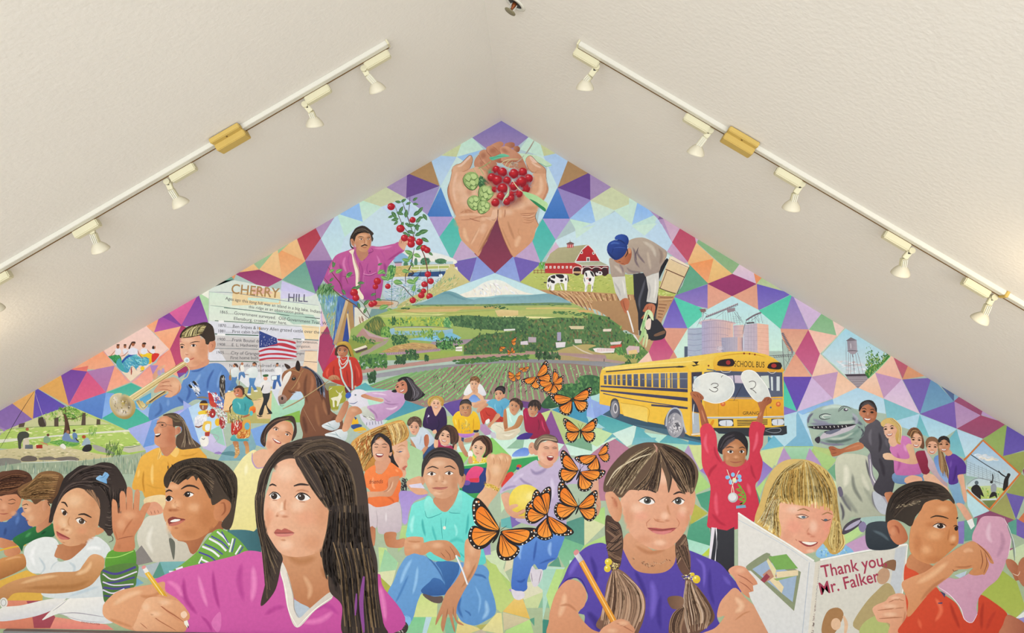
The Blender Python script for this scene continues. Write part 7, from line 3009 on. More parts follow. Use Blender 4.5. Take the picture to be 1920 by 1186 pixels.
s c88460/a86444@0:645,200 680,120 770,100 830,160 840,210 815,280 760,310 720,300 670,240
s 2c2626:640,160 660,90 730,55 800,70 840,150 830,190 800,120 740,100 680,130 650,180
h 5c5456,1c1818 16 7:660,120 730,65 820,120 | 680,130 740,95 820,160
U fs 740 205 9.4 6
@painted_woman|painted blonde woman in pink top sitting behind the statue rider
o 1640 770 4.325
>jeans
s 7c9cc0/6484ac:160,500 380,510 400,560 300,590 160,580
s eab090:240,550 300,520 380,540 370,580 260,590
<
s d884bc/c068a4@60:120,310 140,270 200,240 220,200 280,220 310,300 350,420 380,500 300,520 200,520 160,500 150,380
t a84c8c 34 .7:180,330 200,420 180,490
t f0b0d8 34 .7:230,260 260,340
s f0c8a4/dca884@20:250,280 300,270 330,360 350,420 280,430 160,400 80,390 65,350 120,340 180,380 280,380
s eab898:110,230 200,190 190,260 140,290
s f0c4a8/e4ac8c@0:70,130 100,100 170,110 180,180 150,220 100,220 80,180
s e0c078/c89c50@60:45,100 90,60 150,60 200,110 215,180 200,230 210,270 180,260 165,200 180,150 140,110 90,100 70,130
h f0dca0,b08440 18 7:120,65 180,110 200,180 190,250 | 150,60 210,120 215,190 205,260
U fs 115 155 5.6 -8
@painted_woman|painted woman with auburn hair in maroon top
o 1640 770 4.325
s eab898:400,510 460,510 560,580 600,660 520,640 400,560
s 98304c/84243c@60:330,340 380,320 430,340 450,420 440,500 390,510 350,420
s d8c0c4/b89ca4:400,305 450,370 520,480 590,600 560,600 440,470 430,400
s 8a5c40/6a4430@60:260,190 290,140 340,135 380,180 400,250 400,300 370,300 290,210
s eab494:290,220 320,180 370,200 380,260 350,300 310,290
h b08458,5c3c28 18 7:280,200 300,150 340,140 | 300,230 330,170 390,220
U fs 335 245 5.2 4
@painted_girl|painted girl with long straight hair in blue top
o 1640 770 4.325
s 6c94d0/98b4dc:480,380 540,360 590,470 590,580 540,540 500,470
s e8b090:420,270 440,230 500,230 510,300 480,350 430,340
s 8a6448/a87c54@80:410,250 440,210 500,220 530,300 560,380 600,550 570,500 540,380 545,500 520,440 510,300 490,250 440,250 420,300
h c09c6c,6a4834 24 6:500,230 530,330 540,430 540,520 | 515,230 560,360 590,470 600,550
U fs 465 300 5 4
@painted_boy|painted young man in purple T-shirt and denim shorts
o 1640 770 4.325
s 8cb4d0/7ca4c4:600,590 680,580 700,660 730,750 660,750 620,660
s eab494/dca084@0:660,750 710,750 770,830 800,900 740,880 690,800
p f0f0ec:745,890 790,870 810,930 780,960
s e8b090:670,520 715,510 730,600 745,690 740,740 720,720 700,620
s 64409c/54348c@60:570,370 630,345 680,370 730,420 745,500 670,520 675,580 600,590 600,480
t 402470 30 .8:660,430 650,520 630,580
t 8460b8 26 .7:620,390 610,470
s dca07c:560,330 600,310 630,345 590,365
s dca480/c88860@0:525,260 560,225 600,240 610,290 580,330 545,330 525,300
s 2f2826:510,250 520,215 560,200 600,220 610,270 595,250 560,230 525,250
U fs 560 280 5.2 2
@volleyball_game|painted diamond of volleyball players silhouetted at a net
o 1780 800 4.65
p a4c8e8/e0e4d4:290,125 610,410 350,700 140,540 150,280
x f0e8d8,dce4ec 24 20 70 0 15:220,230 360,260 440,300 250,280
p c8d898/b4c868:150,520 350,510 500,540 470,590 400,620 270,630
x 6c9c48,98b850,f0e060 40 10 20 90 20:160,520 480,540 420,610 260,620
p d8e4ec:270,625 410,625 350,640
p 7c8c54/6c7c48:280,640 420,635 350,710
r 7c8890 9 2:150,290 140,410 | 420,400 440,510
r 7c8890 6 2:150,300 430,420 | 140,390 440,500
L 3c3c44 7:185,240 320,330 440,400
p 9cbcac/b4c8c0:130,420 250,440 190,470 150,520
l 8c9498 7:150,500 190,470 250,445 380,470 480,500
s 2c2828:190,560 200,515 240,500 270,530 300,610 270,590 270,630
e 5c6870:235,485,18,18
s 9ca0a8:360,510 390,490 410,520 400,570 365,570
s 2c2828:345,620 365,570 405,570 415,630 395,600
l 2c2828 11:370,480 378,440 372,405
e 2c2828:365,480,14,12
s 2c2828:465,555 475,460 500,420 530,420 515,450 505,530
l 2c2828 12:500,440 450,410 425,380
e 2c2828:515,415,16,14
e c8ccd0:476,385,12,11
K dc7c3c 16:125,290 292,115 618,412
K dc7c3c 16:612,408 345,722
K dc7c3c 14:350,720 250,640 150,545
@painted_boy|large painted boy with cropped hair in orange shirt peering over a paper cutout
o 1640 890 5
>orange_shirt
s dc5434/c84028@60:270,960 300,820 400,900 480,960 580,1050 620,1100 760,1200 830,1330 900,1380 960,1300 970,1180 990,1120 1100,1180 1240,1300 1200,1400 1160,1500 270,1500 300,1300
t a83020 50 .8:700,1180 740,1300 800,1450
t f07c58 60 .8:560,1140 620,1260 560,1380
t a83020 50 .8:1020,1180 1000,1300 1000,1460
t f07450 50 .7:400,1330 440,1450
t b03424 50 .7:1140,1260 1080,1360 1040,1460
p 4c4468:610,1085 660,1110 655,1150
p 4c4468:590,1195 635,1190 630,1205 595,1205
s c47c5c/a86048@0:1240,1310 1330,1340 1410,1400 1410,1500 1170,1500 1200,1400
<
>neck
s d08c60/b4704a@20:300,800 340,740 400,780 520,840 600,880 480,960 380,900 300,860
<
>head
s dc9868/cc844f@20:340,480 400,380 470,260 560,230 700,240 750,270 775,360 770,440 785,560 780,640 740,680 700,720 560,830 460,820 360,760 320,660
b f4bc8c .9:640,320,70,40 560,560,90,60 720,600,30,40 480,700,60,50
b b4683c .55:400,640,50,110 520,460,60,30 560,790,90,40
b e49870 .5:640,480,80,50
s d88c64/b86c48@0:115,480 130,430 190,420 240,450 290,520 310,600 270,640 210,650 150,590
t 9a4c34 30 .8:170,470 210,490 230,560
b e8a884 .7:170,530,30,50
s 332b25/463a30@30:100,440 105,330 140,220 210,130 330,70 460,55 590,80 680,140 745,240 740,270 690,225 640,245 580,225 500,245 460,270 430,330 380,390 340,480 260,440 170,415 120,440
t 7c6c58 60 .6:200,290 320,270 440,240
h 241c18,5c4c40,3a302a 50 9:130,320 200,180 380,90 620,110 | 180,400 280,300 440,220 700,210
x 8c7c64,c0ac8c 30 6 26 -10 20:200,280 440,230 440,270 200,310
l 3a2a20 15:520,400 570,382 640,390 690,408
l 2c2020 15:765,410 780,395
s e8dcd0:545,480 590,455 640,465 660,490 600,500
e 2c2220:612,478,30,22
e fbf8f4:602,470,5,5
l 241a18 10:540,478 590,450 650,462 670,480
l 241a18 9:735,480 760,470 785,490
e 241a18:762,500,18,22
l b8744c 6:560,440 610,435 660,450
t b06c40 24 .7:700,500 690,560 680,620
b 9a5430 .8:730,650,30,12
b f8cca0 .9:740,590,26,36
<
>paper_cutout
s dca8bc/cc98b0@60:910,590 960,460 1010,390 1120,385 1200,400 1240,470 1275,560 1270,660 1240,780 1160,960 1060,1050 980,1140 950,1240 960,1300 910,1380 840,1350 800,1240 740,1160 660,1110 590,1040 640,980 700,960 780,970 900,900 960,780
t f0d0dc 60 .7:1080,430 1060,560 1100,640
t b4849c 60 .7:1180,520 1200,640 1140,780
t c890a8 60 .6:880,1060 900,1180
l f8e8ec 7:590,1045 700,1120 800,1240 840,1350 910,1380 960,1300
l f8e8ec 6:1210,400 1275,560 1250,760
l 88948c 14:1240,470 1290,620 1310,800
l e4ece8 6:1250,480 1300,620 1320,760
<
>arm_and_hand
s e0a074/cc8858@50:250,1020 330,960 480,900 620,790 780,680 900,620 960,640 1060,720 1110,810 1110,830 1080,820 1040,760 1070,840 1030,930 1010,930 940,940 880,920 920,870 860,880 760,890 700,950 580,1040 480,1140 330,1320 300,1300 310,1180
t f4c498 80 .7:380,1020 540,930 700,800
t b0704a 50 .7:420,1180 540,1050 680,950
t f0bc94 60 .7:820,720 880,700 930,720
l 8a4c34 8:960,640 1040,720 1090,800
l 8a4c34 8:990,700 1010,800 990,880
l 8a4c34 7:1030,720 1050,820 1020,920
t a8643f 26 .7:740,860 860,860 920,840
l 8a4c34 7:730,880 740,900 780,890
s c07c5c/a4603f@0:1230,790 1300,800 1360,880 1370,960 1320,990 1290,930 1240,860
s b87454:1350,820 1410,780 1410,1040 1340,960
l e4c8b0 8:1290,920 1340,940 1360,900
@painted_boy|painted boy in blue shirt looking down at far left
o 0 850 5
>blue_shirt
s 4a6cac/3c548c@40:-10,640 60,640 130,560 210,500 240,600 310,680 200,780 120,810 -10,790
t 2c4478 40 .8:60,680 40,780
t 6c90d0 50 .7:180,560 150,680
<
s e0a07c/cc8860@20:-10,380 180,380 200,440 170,520 110,600 40,630 -10,620
b f0bc98 .8:40,500,40,50 130,560,40,30
l 4a3026 7:80,440 120,425 150,440
l 3a2820 6:75,465 110,470 145,458
l 4a3026 6:-10,430 10,425 20,440
b b86c50 .6:30,530,30,14
l a85048 8:0,562 40,565 80,558
s 6a4432/4a2e22@60:-10,190 80,160 180,150 270,180 305,240 280,280 230,300 200,420 160,380 60,385 -10,385
h 9a6848,3a221a,7a4e38,54362a 60 9:-10,230 60,200 150,180 280,200 | -10,380 40,370 100,370 180,330
s dc9870/c47c54@20:-10,790 60,800 140,830 160,865 120,900 60,890 -10,870
s dc9c74/c88058@20:40,900 120,860 180,880 195,920 150,960 60,960
L e8b83c 14:0,905 100,880 245,852
@painted_boy|painted boy in green shirt seen in profile at far left
o 0 850 5
>green_shirt
s 2f7a44/1f5c34@60:120,800 250,720 340,680 360,740 490,650 510,770 400,780 280,830 220,865 210,920 180,870
t 58a868 40 .8:300,730 230,790
t 123c24 30 .8:380,760 440,720
<
s d49470/bc7c58@0:350,660 460,540 490,640 420,700 350,740
s e4ac84/cc8c64@0:205,470 230,430 320,460 400,440 460,450 470,560 400,640 330,680 270,670 250,610 210,580 200,560 220,540
b f4c8a4 .8:260,520,40,40 290,600,40,40
l 4a3026 8:210,485 250,472 265,485
l 3a2820 7:225,515 255,512
s dca07c/c08460@0:400,470 420,430 450,440 450,500 420,540 400,520
l a85c48 7:240,620 270,625
s 8a6440/5c3e28@60:165,350 200,300 300,250 370,180 470,160 560,180 600,230 580,330 540,420 480,470 440,430 390,440 330,475 290,430 230,430 190,400
h c09460,4a301e,8a6640,a87c4c 70 10:180,350 260,300 380,200 560,190 | 200,420 300,420 400,420 500,420
@painted_girl|painted girl in white blouse with dark curls and pale blue hair clip
o 0 850 5
>desk
p e8b850/e0b04c:-10,1190 250,1090 400,1160 400,1380 80,1380 -10,1350
p e08c70/dc8468:60,1375 400,1375 520,1530 660,1640 -10,1640 -10,1500
p a84c58:250,1380 400,1375 520,1530 470,1632 320,1632 300,1500
p e89880/f08c80:520,1530 1000,1600 1070,1650 470,1640
s f0ece4/dcdce0@80:20,1440 200,1420 420,1370 620,1350 520,1440 480,1470 300,1530 0,1570 -10,1500
s f4f0e8/dce0e4@70:480,1470 620,1370 760,1330 980,1260 980,1500 1060,1580 900,1590 700,1560 560,1500 400,1560 420,1530
l a8a8b0 6:500,1470 570,1420 630,1370
l 9a94a0 7:540,1500 700,1490 860,1510 980,1530
l b8b4bc 5:560,1500 760,1560 980,1580
T 8a4c40 762 1582 22 8 1.1:DAVID RICHTER
<
>blouse
s eef0ee/d4dcde@60:225,920 260,850 340,800 440,780 520,800 560,880 540,1000 620,1000 720,930 880,780 980,820 1035,890 1030,960 960,1010 980,1300 940,1340 420,1340 400,1140 310,1120 250,1060
t b8c8d0 30 .7:360,960 420,1060 380,1130
t b8c8d0 40 .7:640,1010 700,1060 680,1140
t b8ccd8 40 .7:640,1340 780,1290 940,1240
t ffffff 60 .7:330,860 300,960 330,1060
t ffffff 50 .7:800,900 880,880 960,900
t c4d0d4 20 .7:560,1000 500,1040 470,1100
<
s c88860/b07048@0:540,870 560,850 820,820 700,960 620,1000 560,980 510,960
>arms
s e0a878/b8804c@80:720,1100 780,1040 840,960 900,940 975,980 970,1080 920,1160 840,1240 700,1290 500,1310 260,1300 130,1310 60,1370 -10,1350 -10,1270 130,1190 330,1140 520,1110
t a87040 60 .7:860,1180 700,1240 480,1250 200,1260
t f4cca0 60 .8:860,1000 820,1080 700,1140
t f0c898 50 .7:560,1140 360,1170 180,1220
s d8985c/a86c3c@70:-10,1000 120,960 220,940 245,1050 160,1110 0,1180 -10,1180
t f0bc88 30 .7:40,1000 140,970 210,970
e e8e4dc:36,1395,38,48
e b0aca4:34,1395,26,34
e e8e8e4:34,1395,20,27
<
>hair_back
s 2f2624/463a34@50:480,500 500,440 540,380 600,230 680,160 760,110 860,110 960,80 1060,95 1130,170 1190,300 1180,420 1120,560 1060,740 1020,770 980,720 900,640 800,400 600,400 520,560 490,640 460,640 470,560
h 4a3e3a,1c1614,6a5c54,2f2624 90 10:620,260 740,160 900,110 1080,130 | 1180,330 1130,540 1060,700 980,700
h 6a5a54,1c1614,3a2e2a 60 9:520,560 560,400 660,280 860,240 | 560,460 640,340 760,300 900,330
l 2a2220 8:480,470 450,450 470,490 455,470
l 2a2220 9:500,540 470,600 460,650
l 3a302c 7:1000,760 1050,770 1060,810 1020,830
<
>face
s eab48a/d49a70@20:500,620 520,540 560,450 620,370 720,320 820,350 920,430 940,540 920,680 900,760 820,820 720,860 620,860 540,800 510,730
s d49468:910,700 940,690 980,720 940,750 900,760
b f8d4ac .9:700,440,90,70 590,640,50,60 640,720,40,40
b c4845a .6:850,620,60,120 780,790,90,50 880,460,50,60
b e8906c .5:540,690,30,40 770,720,60,40
h 8a6a54,4a362c,c89c74 30 6:780,330 840,380 900,430 | 880,340 920,440 940,520
l 3a2a22 16:575,455 610,460 635,500
l 3a2a22 18:735,572 790,565 860,598
s f4f0ea:575,525 600,530 630,560 615,580 590,565
e 3a2a22:606,556,20,22
l 2a1c18 8:565,520 600,520 638,560
s f4f0ea:715,620 750,605 800,630 790,655 745,655
e 4a3a30:766,634,26,24
e fbf8f4:758,626,5,5
l 2a1c18 9:705,615 750,598 815,640
t c08050 20 .6:660,580 640,640 660,690
b a8603c .7:590,710,26,14 630,718,20,12
b f8d8b4 .8:605,670,22,24
s b85c54:530,725 560,740 600,760 660,795 620,805 570,800 540,770
s d07c70:545,765 590,780 640,798 600,806 560,795
l 7a3434 6:528,728 580,762 662,796
t b07048 16 .5:580,830 620,835
<
>hair_clip
s 98c4e8/70a8dc@40:900,230 940,200 960,210 985,170 1025,200 1000,240 1005,280 960,265 920,250
l 4a80b8 5:930,230 970,220 1000,190
@painted_boy|painted boy in striped shirt raising his open hand
o 180 850 4.667
>cream_trousers
s dcd8c8/c8c0b0@60:360,720 420,580 480,540 600,520 760,560 860,700 860,960 480,940 400,860
t f0ece0 60 .7:500,620 460,760 500,880
t a8a090 40 .7:620,640 660,760 690,900
s 6a6a60:640,740 690,770 690,880 680,930 660,860
p 8a8480:330,880 400,800 500,945 350,980
s e0a080:420,450 520,420 580,470 580,520 470,540 440,500
l a86850 6:480,500 490,530
l a86850 6:510,495 520,525
l a86850 6:540,490 550,520
s 4a7c84/38646c@0:1160,670 1400,690 1440,880 1300,860 1240,740
p 7cb4b4/6ca8ac:560,945 800,940 600,1080
p 5a9484:560,945 610,1080 490,1090
p b0bcc0:380,990 560,945 480,1100 350,1060
p 7cacc4:350,1080 420,1130 350,1160
<
>striped_sleeve
s 6aa83c/4f8c34@60:90,900 150,840 330,830 350,980 300,1010 100,1010
L a8d86c 8:85,910 200,900 330,850
s 5c8440/4a7038:60,1010 350,960 355,1100 330,1170 150,1280 80,1300 60,1200
L 50488c 20:60,1020 180,1050 350,990
L e4dcec 12:60,1050 160,1100 360,1030
L 50488c 16:65,1130 180,1120 340,1080
L e0d8ec 11:60,1120 160,1150 330,1140
L 50488c 18:65,1170 180,1180 300,1160
L e0d8ec 12:60,1190 150,1220 250,1180
L 4a4280 14:70,1240 150,1250
<
>hand
s dc9870/c88058@60:145,650 140,420 160,400 185,430 195,520 210,500 210,350 235,325 260,360 265,480 270,310 290,290 320,320 325,480 340,340 360,310 385,340 380,500 420,440 480,430 440,520 400,620 340,720 330,840 160,850 175,760
b f0bc94 .8:290,540,80,50 220,620,50,60
t b06844 24 .7:330,560 270,640 230,720
t b06844 16 .7:160,660 180,720 190,760
l a05c40 6:200,520 205,470
l a05c40 6:268,490 268,420
l a05c40 6:330,490 330,430
l a05c40 7:185,750 260,730 330,720
t b87450 50 .6:200,780 200,840
<
>neck
s c07c54/9a5c3c@30:720,740 1020,580 1110,600 1100,690 980,700 880,860 830,870 790,780
<
>face
s dc9c70/c4804f@10:610,440 610,320 640,260 760,200 900,200 960,260 1040,380 1080,480 1080,580 1020,660 900,740 780,760 690,740 640,660 595,560 590,490
b f4c298 .9:680,290,70,30 700,440,60,50 860,470,70,50 640,640,30,60
b b06c40 .6:960,560,80,110 820,690,90,50 650,490,30,20
s d08c60/b8744c@0:1030,500 1060,420 1110,395 1170,410 1180,480 1140,570 1080,590 1040,570
t 8a4c30 24 .8:1080,440 1120,430 1130,500 1090,550
l 3a2a22 18:745,310 800,280 860,285 905,310
l 3a2a22 16:610,335 640,318 670,330
s f6f2ee:770,360 800,335 845,345 850,365 810,378
e 241814:800,355,26,24
e ffffff:808,348,6,6
l 1f1512 9:765,365 800,332 860,350
s f4f0ec:610,400 640,375 672,390 655,412 625,416
e 241814:636,392,22,24
l 1f1512 8:608,400 640,368 680,392
t b87048 20 .7:700,400 690,450 740,480
b 9a5434 .8:690,492,50,16 650,495,18,12
b f8d0a8 .8:690,455,30,24
s 8a4038:630,575 670,550 720,560 785,575 740,600 680,610 640,620
s f8f4ee:650,590 690,572 740,575 720,590 670,598
s c87464:635,622 690,600 780,580 720,620 660,632
t a86040 24 .6:680,650 730,650
<
>hair
s 3a3028/4a3c30@40:600,280 595,210 640,130 720,70 860,35 1000,45 1120,80 1220,180 1240,280 1230,420 1200,600 1160,665 1100,640 1110,590 1170,510 1180,430 1120,395 1080,420 1020,450 1000,380 950,280 900,200 880,240 850,190 800,230 760,200 720,270 690,220 650,250 630,300
h 5e4e40,2a221c,4a3e34,7a6652,362c26 80 11:640,230 700,130 860,70 1060,90 | 720,270 800,210 900,200 1010,420
h 6a5848,2a221c,54463a,3a3028 70 11:860,60 1000,140 1080,260 1180,420 | 1060,70 1180,180 1230,330 1200,480
x 1f1814,3a3028 50 9 50 -100 30:620,120 860,35 1100,75 1230,220 1200,240 1080,110 860,70 660,150
<
>striped_shirt
s 7cb048/6aa040@60:880,860 960,760 1040,670 1120,665 1240,740 1320,830 1360,900 1240,940 1000,1020 820,1080 620,1110 540,1110 640,1040 760,960
L 5048a0 14:900,860 1000,900 1060,950
L f0eef4 18:930,810 1020,850 1080,900
L 5048a0 12:950,790 1040,830 1110,880
L f0eef4 18:990,740 1080,790 1140,850
L 5048a0 12:1010,720 1100,770 1160,830
L f0eef4 16:1060,680 1130,740 1170,800
L 5048a0 10:1100,680 1160,780
L f0eef4 14:1200,740 1170,860
L 5048a0 10:1220,740 1190,860
L f0eef4 14:1270,800 1220,880
L 5048a0 10:1290,810 1240,890
L f0eef4 16:920,920 1000,960
L 5048a0 12:910,950 980,980
L f0eef4 16:700,1010 760,990
L 5048a0 12:640,1060 720,1050 800,1060
L f0eef4 14:640,1030 730,1030
L 5048a0 12:560,1100 640,1080
L f0eef4 12:900,960 930,900
@painted_girl|large painted girl with long brown hair in pink V-neck top writing
o 440 810 4.375
>pink_top
s d864ac/c04c98@60:-680,1250 -600,1180 -420,1110 -200,1060 0,1010 110,970 250,990 400,1060 800,1290 1150,1160 1210,1250 1290,1650 -520,1660 -560,1500
t a83484 60 .8:-420,1180 -400,1360 -300,1500
t f094c8 50 .8:-300,1160 -260,1320 -220,1440
t a83484 50 .8:-180,1120 -160,1300 -120,1460
t b03c8c 70 .7:60,1060 40,1220 80,1400
t f094c8 70 .8:150,1080 160,1240 140,1400
t b03c8c 60 .7:240,1500 340,1440 420,1430
t f090c4 60 .7:-560,1220 -480,1260 -420,1360
t a83484 40 .7:-280,1500 -220,1560 -180,1640
t f08cc4 70 .7:540,1560 700,1540 820,1460
t b03c90 60 .7:620,1460 760,1420 860,1500
t f094c8 60 .7:1190,1240 1220,1400 1240,1560
s dc74b4:-190,1560 -120,1470 -110,1580 -140,1640
<
>neck
s d49c74/b87850@80:380,960 700,940 740,1100 790,1300 700,1400 610,1440 540,1400 480,1340 430,1140
t b07448 90 .7:420,1000 540,1060 680,1020
t e4b48c 60 .7:560,1160 620,1280 600,1380
t a06840 50 .6:700,1080 760,1220
s b8c4d0:480,1370 540,1400 620,1450 530,1520 490,1460
<
>collar
s e8e0d4/d0c8bc@0:385,1060 430,1140 480,1320 490,1450 530,1520 620,1440 780,1310 800,1360 660,1460 515,1600 440,1460 400,1240 375,1150
l a89c90 7:430,1150 480,1330 490,1450 530,1520
l fffaf0 6:380,1140 420,1300 445,1460 515,1595
l fffaf0 6:520,1590 660,1450 800,1350
<
>hair_back
s 4a3c34/3a2e28@60:165,560 200,440 240,300 320,180 440,90 600,40 760,30 900,70 990,140 1050,300 1090,520 1110,760 1130,900 1170,1060 1180,1300 1220,1560 1240,1660 900,1660 880,1420 780,1300 760,1100 700,980 780,760 600,300 300,300 250,520 240,700 280,850 390,1010 380,1100 330,1300 215,1420 260,1180 240,960 190,820
<
>face
s eeb898/dca480@10:240,680 250,540 290,420 330,280 420,220 520,230 580,360 700,460 790,560 790,700 770,850 720,960 600,1010 480,1020 380,990 310,900 260,800
b fbd8bc .9:420,330,90,80 370,640,50,70 320,580,40,50 520,600,70,60 420,920,70,50
b cc8860 .65:720,680,80,150 640,900,100,80 270,720,30,100
b e89878 .5:590,700,110,80 290,680,40,60
t b87450 30 .7:420,540 410,620 440,680
t fbdcc0 40 .8:390,560 385,640 380,680
s e8b090:345,660 380,640 450,640 470,680 440,710 390,700 345,690
b a8603f .8:415,690,30,12 350,684,14,12
b fbdcc4 .8:390,660,30,20
l 3a2c28 15:285,440 310,425 345,440
l 3a2c28 18:485,440 540,425 610,432
t c48460 30 .6:500,480 560,475 620,490
s f4f0ec:285,515 310,495 350,500 378,530 350,548 310,545
e 3a2c26:325,522,26,26
e fbf8f8:316,513,5,5
l 2a1e1c 10:282,518 315,490 355,500 380,530
s f4f0ec:500,530 540,500 590,515 620,540 580,560 530,556
e 3a2c26:548,530,30,28
e fbf8f8:538,520,6,6
l 2a1e1c 11:492,532 535,498 590,508 625,540
l c08060 6:500,490 545,470 610,490
l a86850 6:310,555 350,556
l a86850 6:530,568 580,570
s b86458:325,820 350,790 385,800 410,785 450,800 492,825 440,830 380,835 340,838
s d8887c:335,835 400,828 490,828 450,850 390,856 350,850
l 7a3c38 6:322,822 380,826 492,824
t b87450 24 .6:370,880 430,885
<
>hair
h 3e3129,4a3c32,2f2622,7a6650,54453a 80 18:480,180 560,330 640,460 740,600 | 720,60 940,300 1000,600 1000,900
h 463a30,3a2e28,2f2622,806a50,332822 90 18:780,600 760,800 720,1000 760,1240 | 1080,600 1110,900 1160,1200 1200,1620
h 463a30,3a2e28,2f2622,8a7050,332822 60 18:800,900 860,1100 880,1300 900,1640 | 1100,900 1150,1160 1170,1380 1200,1650
h 4a3c34,3a2e28,2f2622,6a5848 50 16:500,190 400,190 300,300 250,480 | 640,60 400,110 230,320 170,560
h 4a3c34,3a2e28,2f2622,7a664e 50 14:250,480 230,640 260,840 380,1040 | 175,560 180,740 230,980 260,1380
h 8a745a,5a4a3c,3a2e28 40 14:480,180 600,90 760,60 880,110 | 520,220 660,150 820,160 960,240
s 3a2e28:500,200 560,210 640,360 700,460 745,530 700,540 620,420 560,330 510,260
h 4a3c34,2f2622,6a5848 22 12:500,210 560,320 640,430 700,530 | 560,200 640,300 700,420 745,530
l 8a4890 34:1060,1180 1040,1400 1060,1640
l 8a4890 20:1000,1320 990,1500
<
>writing_arm
o 180 850 4.667
s e8ac80/d4946c@30:60,1350 80,1300 180,1210 320,1170 500,1140 600,1120 610,1200 700,1260 760,1320 820,1400 815,1450 780,1470 790,1540 720,1560 350,1550 160,1480 70,1420
t f4c8a0 70 .8:140,1330 280,1240 420,1200
t c07c50 50 .7:380,1240 480,1250 580,1200
s eeb890/d8986c@30:360,1440 400,1340 440,1270 520,1250 640,1270 740,1300 800,1370 820,1420 790,1460 740,1460 690,1400 620,1360 540,1300 640,1400 720,1460 780,1480 790,1540 700,1555 350,1550
l a86040 9:530,1300 620,1370 700,1420 770,1470
l b06c48 8:460,1380 540,1450 640,1510 700,1545
l b06c48 7:390,1480 450,1530
b f8d4b0 .8:600,1300,60,30 520,1400,60,30 440,1340,40,40
s f4d0b4:745,1390 780,1375 800,1410 770,1440 745,1420
t c88458 40 .7:110,1440 220,1480 330,1520
<
>pencil
p f0c040/d8a428@0:425,1045 465,1030 630,1250 560,1230
L fbe090 8:450,1045 590,1240
p f0ece4:410,1010 440,990 465,1030 430,1045
s e89c98:400,990 425,975 440,992 412,1010
p f4f0e0:770,1465 800,1455 815,1500 800,1520 775,1490
l 3a3434 8:802,1500 812,1525
'''

# ------------------------------------------------------------------ the mural on the wall
P = Painter(1); P.run(MURAL)
mural = tag(empty('mural', at(960, 1180, 0)), 'large colourful painted community mural filling the gable wall', 'mural')
def wallpt(px, py, z):
    v = np.array([(np.asarray(px) - VPX)/PPM, (VPY - np.asarray(py))/PPM]); c, s = math.cos(ROLL), math.sin(ROLL)
    return np.stack([v[0]*c - v[1]*s, -.0012 - np.asarray(z)*1.4e-5, v[0]*s + v[1]*c + CZ], -1)
def srgb2lin(c): return np.where(c <= .04045, c/12.92, ((np.clip(c, 0, 1) + .055)/1.055)**2.4)
def colour(me, C):
    a = me.color_attributes.new('Col', 'FLOAT_COLOR', 'POINT'); buf = np.ones((len(C), 4), np.float32); buf[:, :3] = srgb2lin(C)
    a.data.foreach_set('color', buf.ravel())
done = {}
org = np.array(mural.location)
for pt in P.parts:
    if not pt.n and pt.parent is not None: continue
    par = mural if pt.parent is None else done[id(pt.parent)]
    if not pt.n: o = empty(pt.name, (0, 0, 0)); o.parent = mural
    else:
        for idx in pt.pieces():
            XY = np.concatenate([pt.v[i] for i in idx]); Z = np.concatenate([pt.z[i] for i in idx]); C = np.concatenate([pt.c[i] for i in idx])
            fc = []; k = 0
            for i in idx:
                fc += [[j + k for j in f] for f in pt.f[i]]; k += len(pt.v[i])
            me = bpy.data.meshes.new(pt.name); me.from_pydata((wallpt(XY[:, 0], XY[:, 1], Z) - org).tolist(), [], fc); colour(me, C)
            o = link(pt.name, me, 'paint', par)
    if pt.label: o['label'] = pt.label
    done[id(pt)] = o
for pt in P.parts:
    for tx, p, sz, rot, xs, sh, col, z in pt.text:
        cu = bpy.data.curves.new('lettering', 'FONT'); cu.body = tx; cu.size = 1; cu.shear = sh; cu.resolution_u = 3; cu.offset = .012 if sz > 18 else .006
        tmp = bpy.data.objects.new('tmp', cu); COL.objects.link(tmp); dg = bpy.context.evaluated_depsgraph_get(); dg.update()
        src = bpy.data.meshes.new_from_object(tmp.evaluated_get(dg)); bpy.data.objects.remove(tmp); bpy.data.curves.remove(cu)
        n = len(src.vertices); co = np.zeros(n*3, np.float32); src.vertices.foreach_get('co', co); co = co.reshape(-1, 3)
        fc = [list(f.vertices) for f in src.polygons]; bpy.data.meshes.remove(src)
        a = math.radians(rot); d = np.array([math.cos(a), math.sin(a)]); u = np.array([math.sin(a), -math.cos(a)])
        XY = np.asarray(p) + np.outer(co[:, 0]*sz*xs, d) + np.outer(co[:, 1]*sz, u)
        me = bpy.data.meshes.new('lettering'); me.from_pydata((wallpt(XY[:, 0], XY[:, 1], np.full(n, float(z))) - org).tolist(), [], fc)
        colour(me, np.broadcast_to(col, (n, 3))); link('lettering', me, 'paint', done[id(pt)])

# ------------------------------------------------------------------ track lighting
YT = -(DIST - DIST/1.67)                                            # how far in front of the wall the tracks hang
class Side:
    def __init__(s, d, p0, p1):
        s.d = d; n = Vector((-d.z, 0, d.x)); s.n = n if n.z < 0 else -n                 # into the room
        a, b = s.on(*p0), s.on(*p1); s.a, s.b = a, b; s.u = (b - a).normalized()
        s.w = s.u.cross(s.n).normalized();  s.w = s.w if s.w.y > 0 else -s.w             # towards the painted wall
    def on(s, px, py):                                                                # sight line meets ceiling
        r = ray(px, py); t = (RIDGE - EYE).dot(s.n)/r.dot(s.n); return EYE + r*t
    def near(s, px, py):                                                              # parameter along the track seen at a pixel
        best = min(range(0, 4001), key=lambda i: (lambda q: abs(q - px))(proj(s.a + s.u*(i*.001))[0])); return best*.001
def proj(p):
    v = p - EYE; c, s = math.cos(-ROLL), math.sin(-ROLL); x, z = v.x/v.y, v.z/v.y
    return VPX + F*(x*c - z*s), VPY - F*(x*s + z*c)
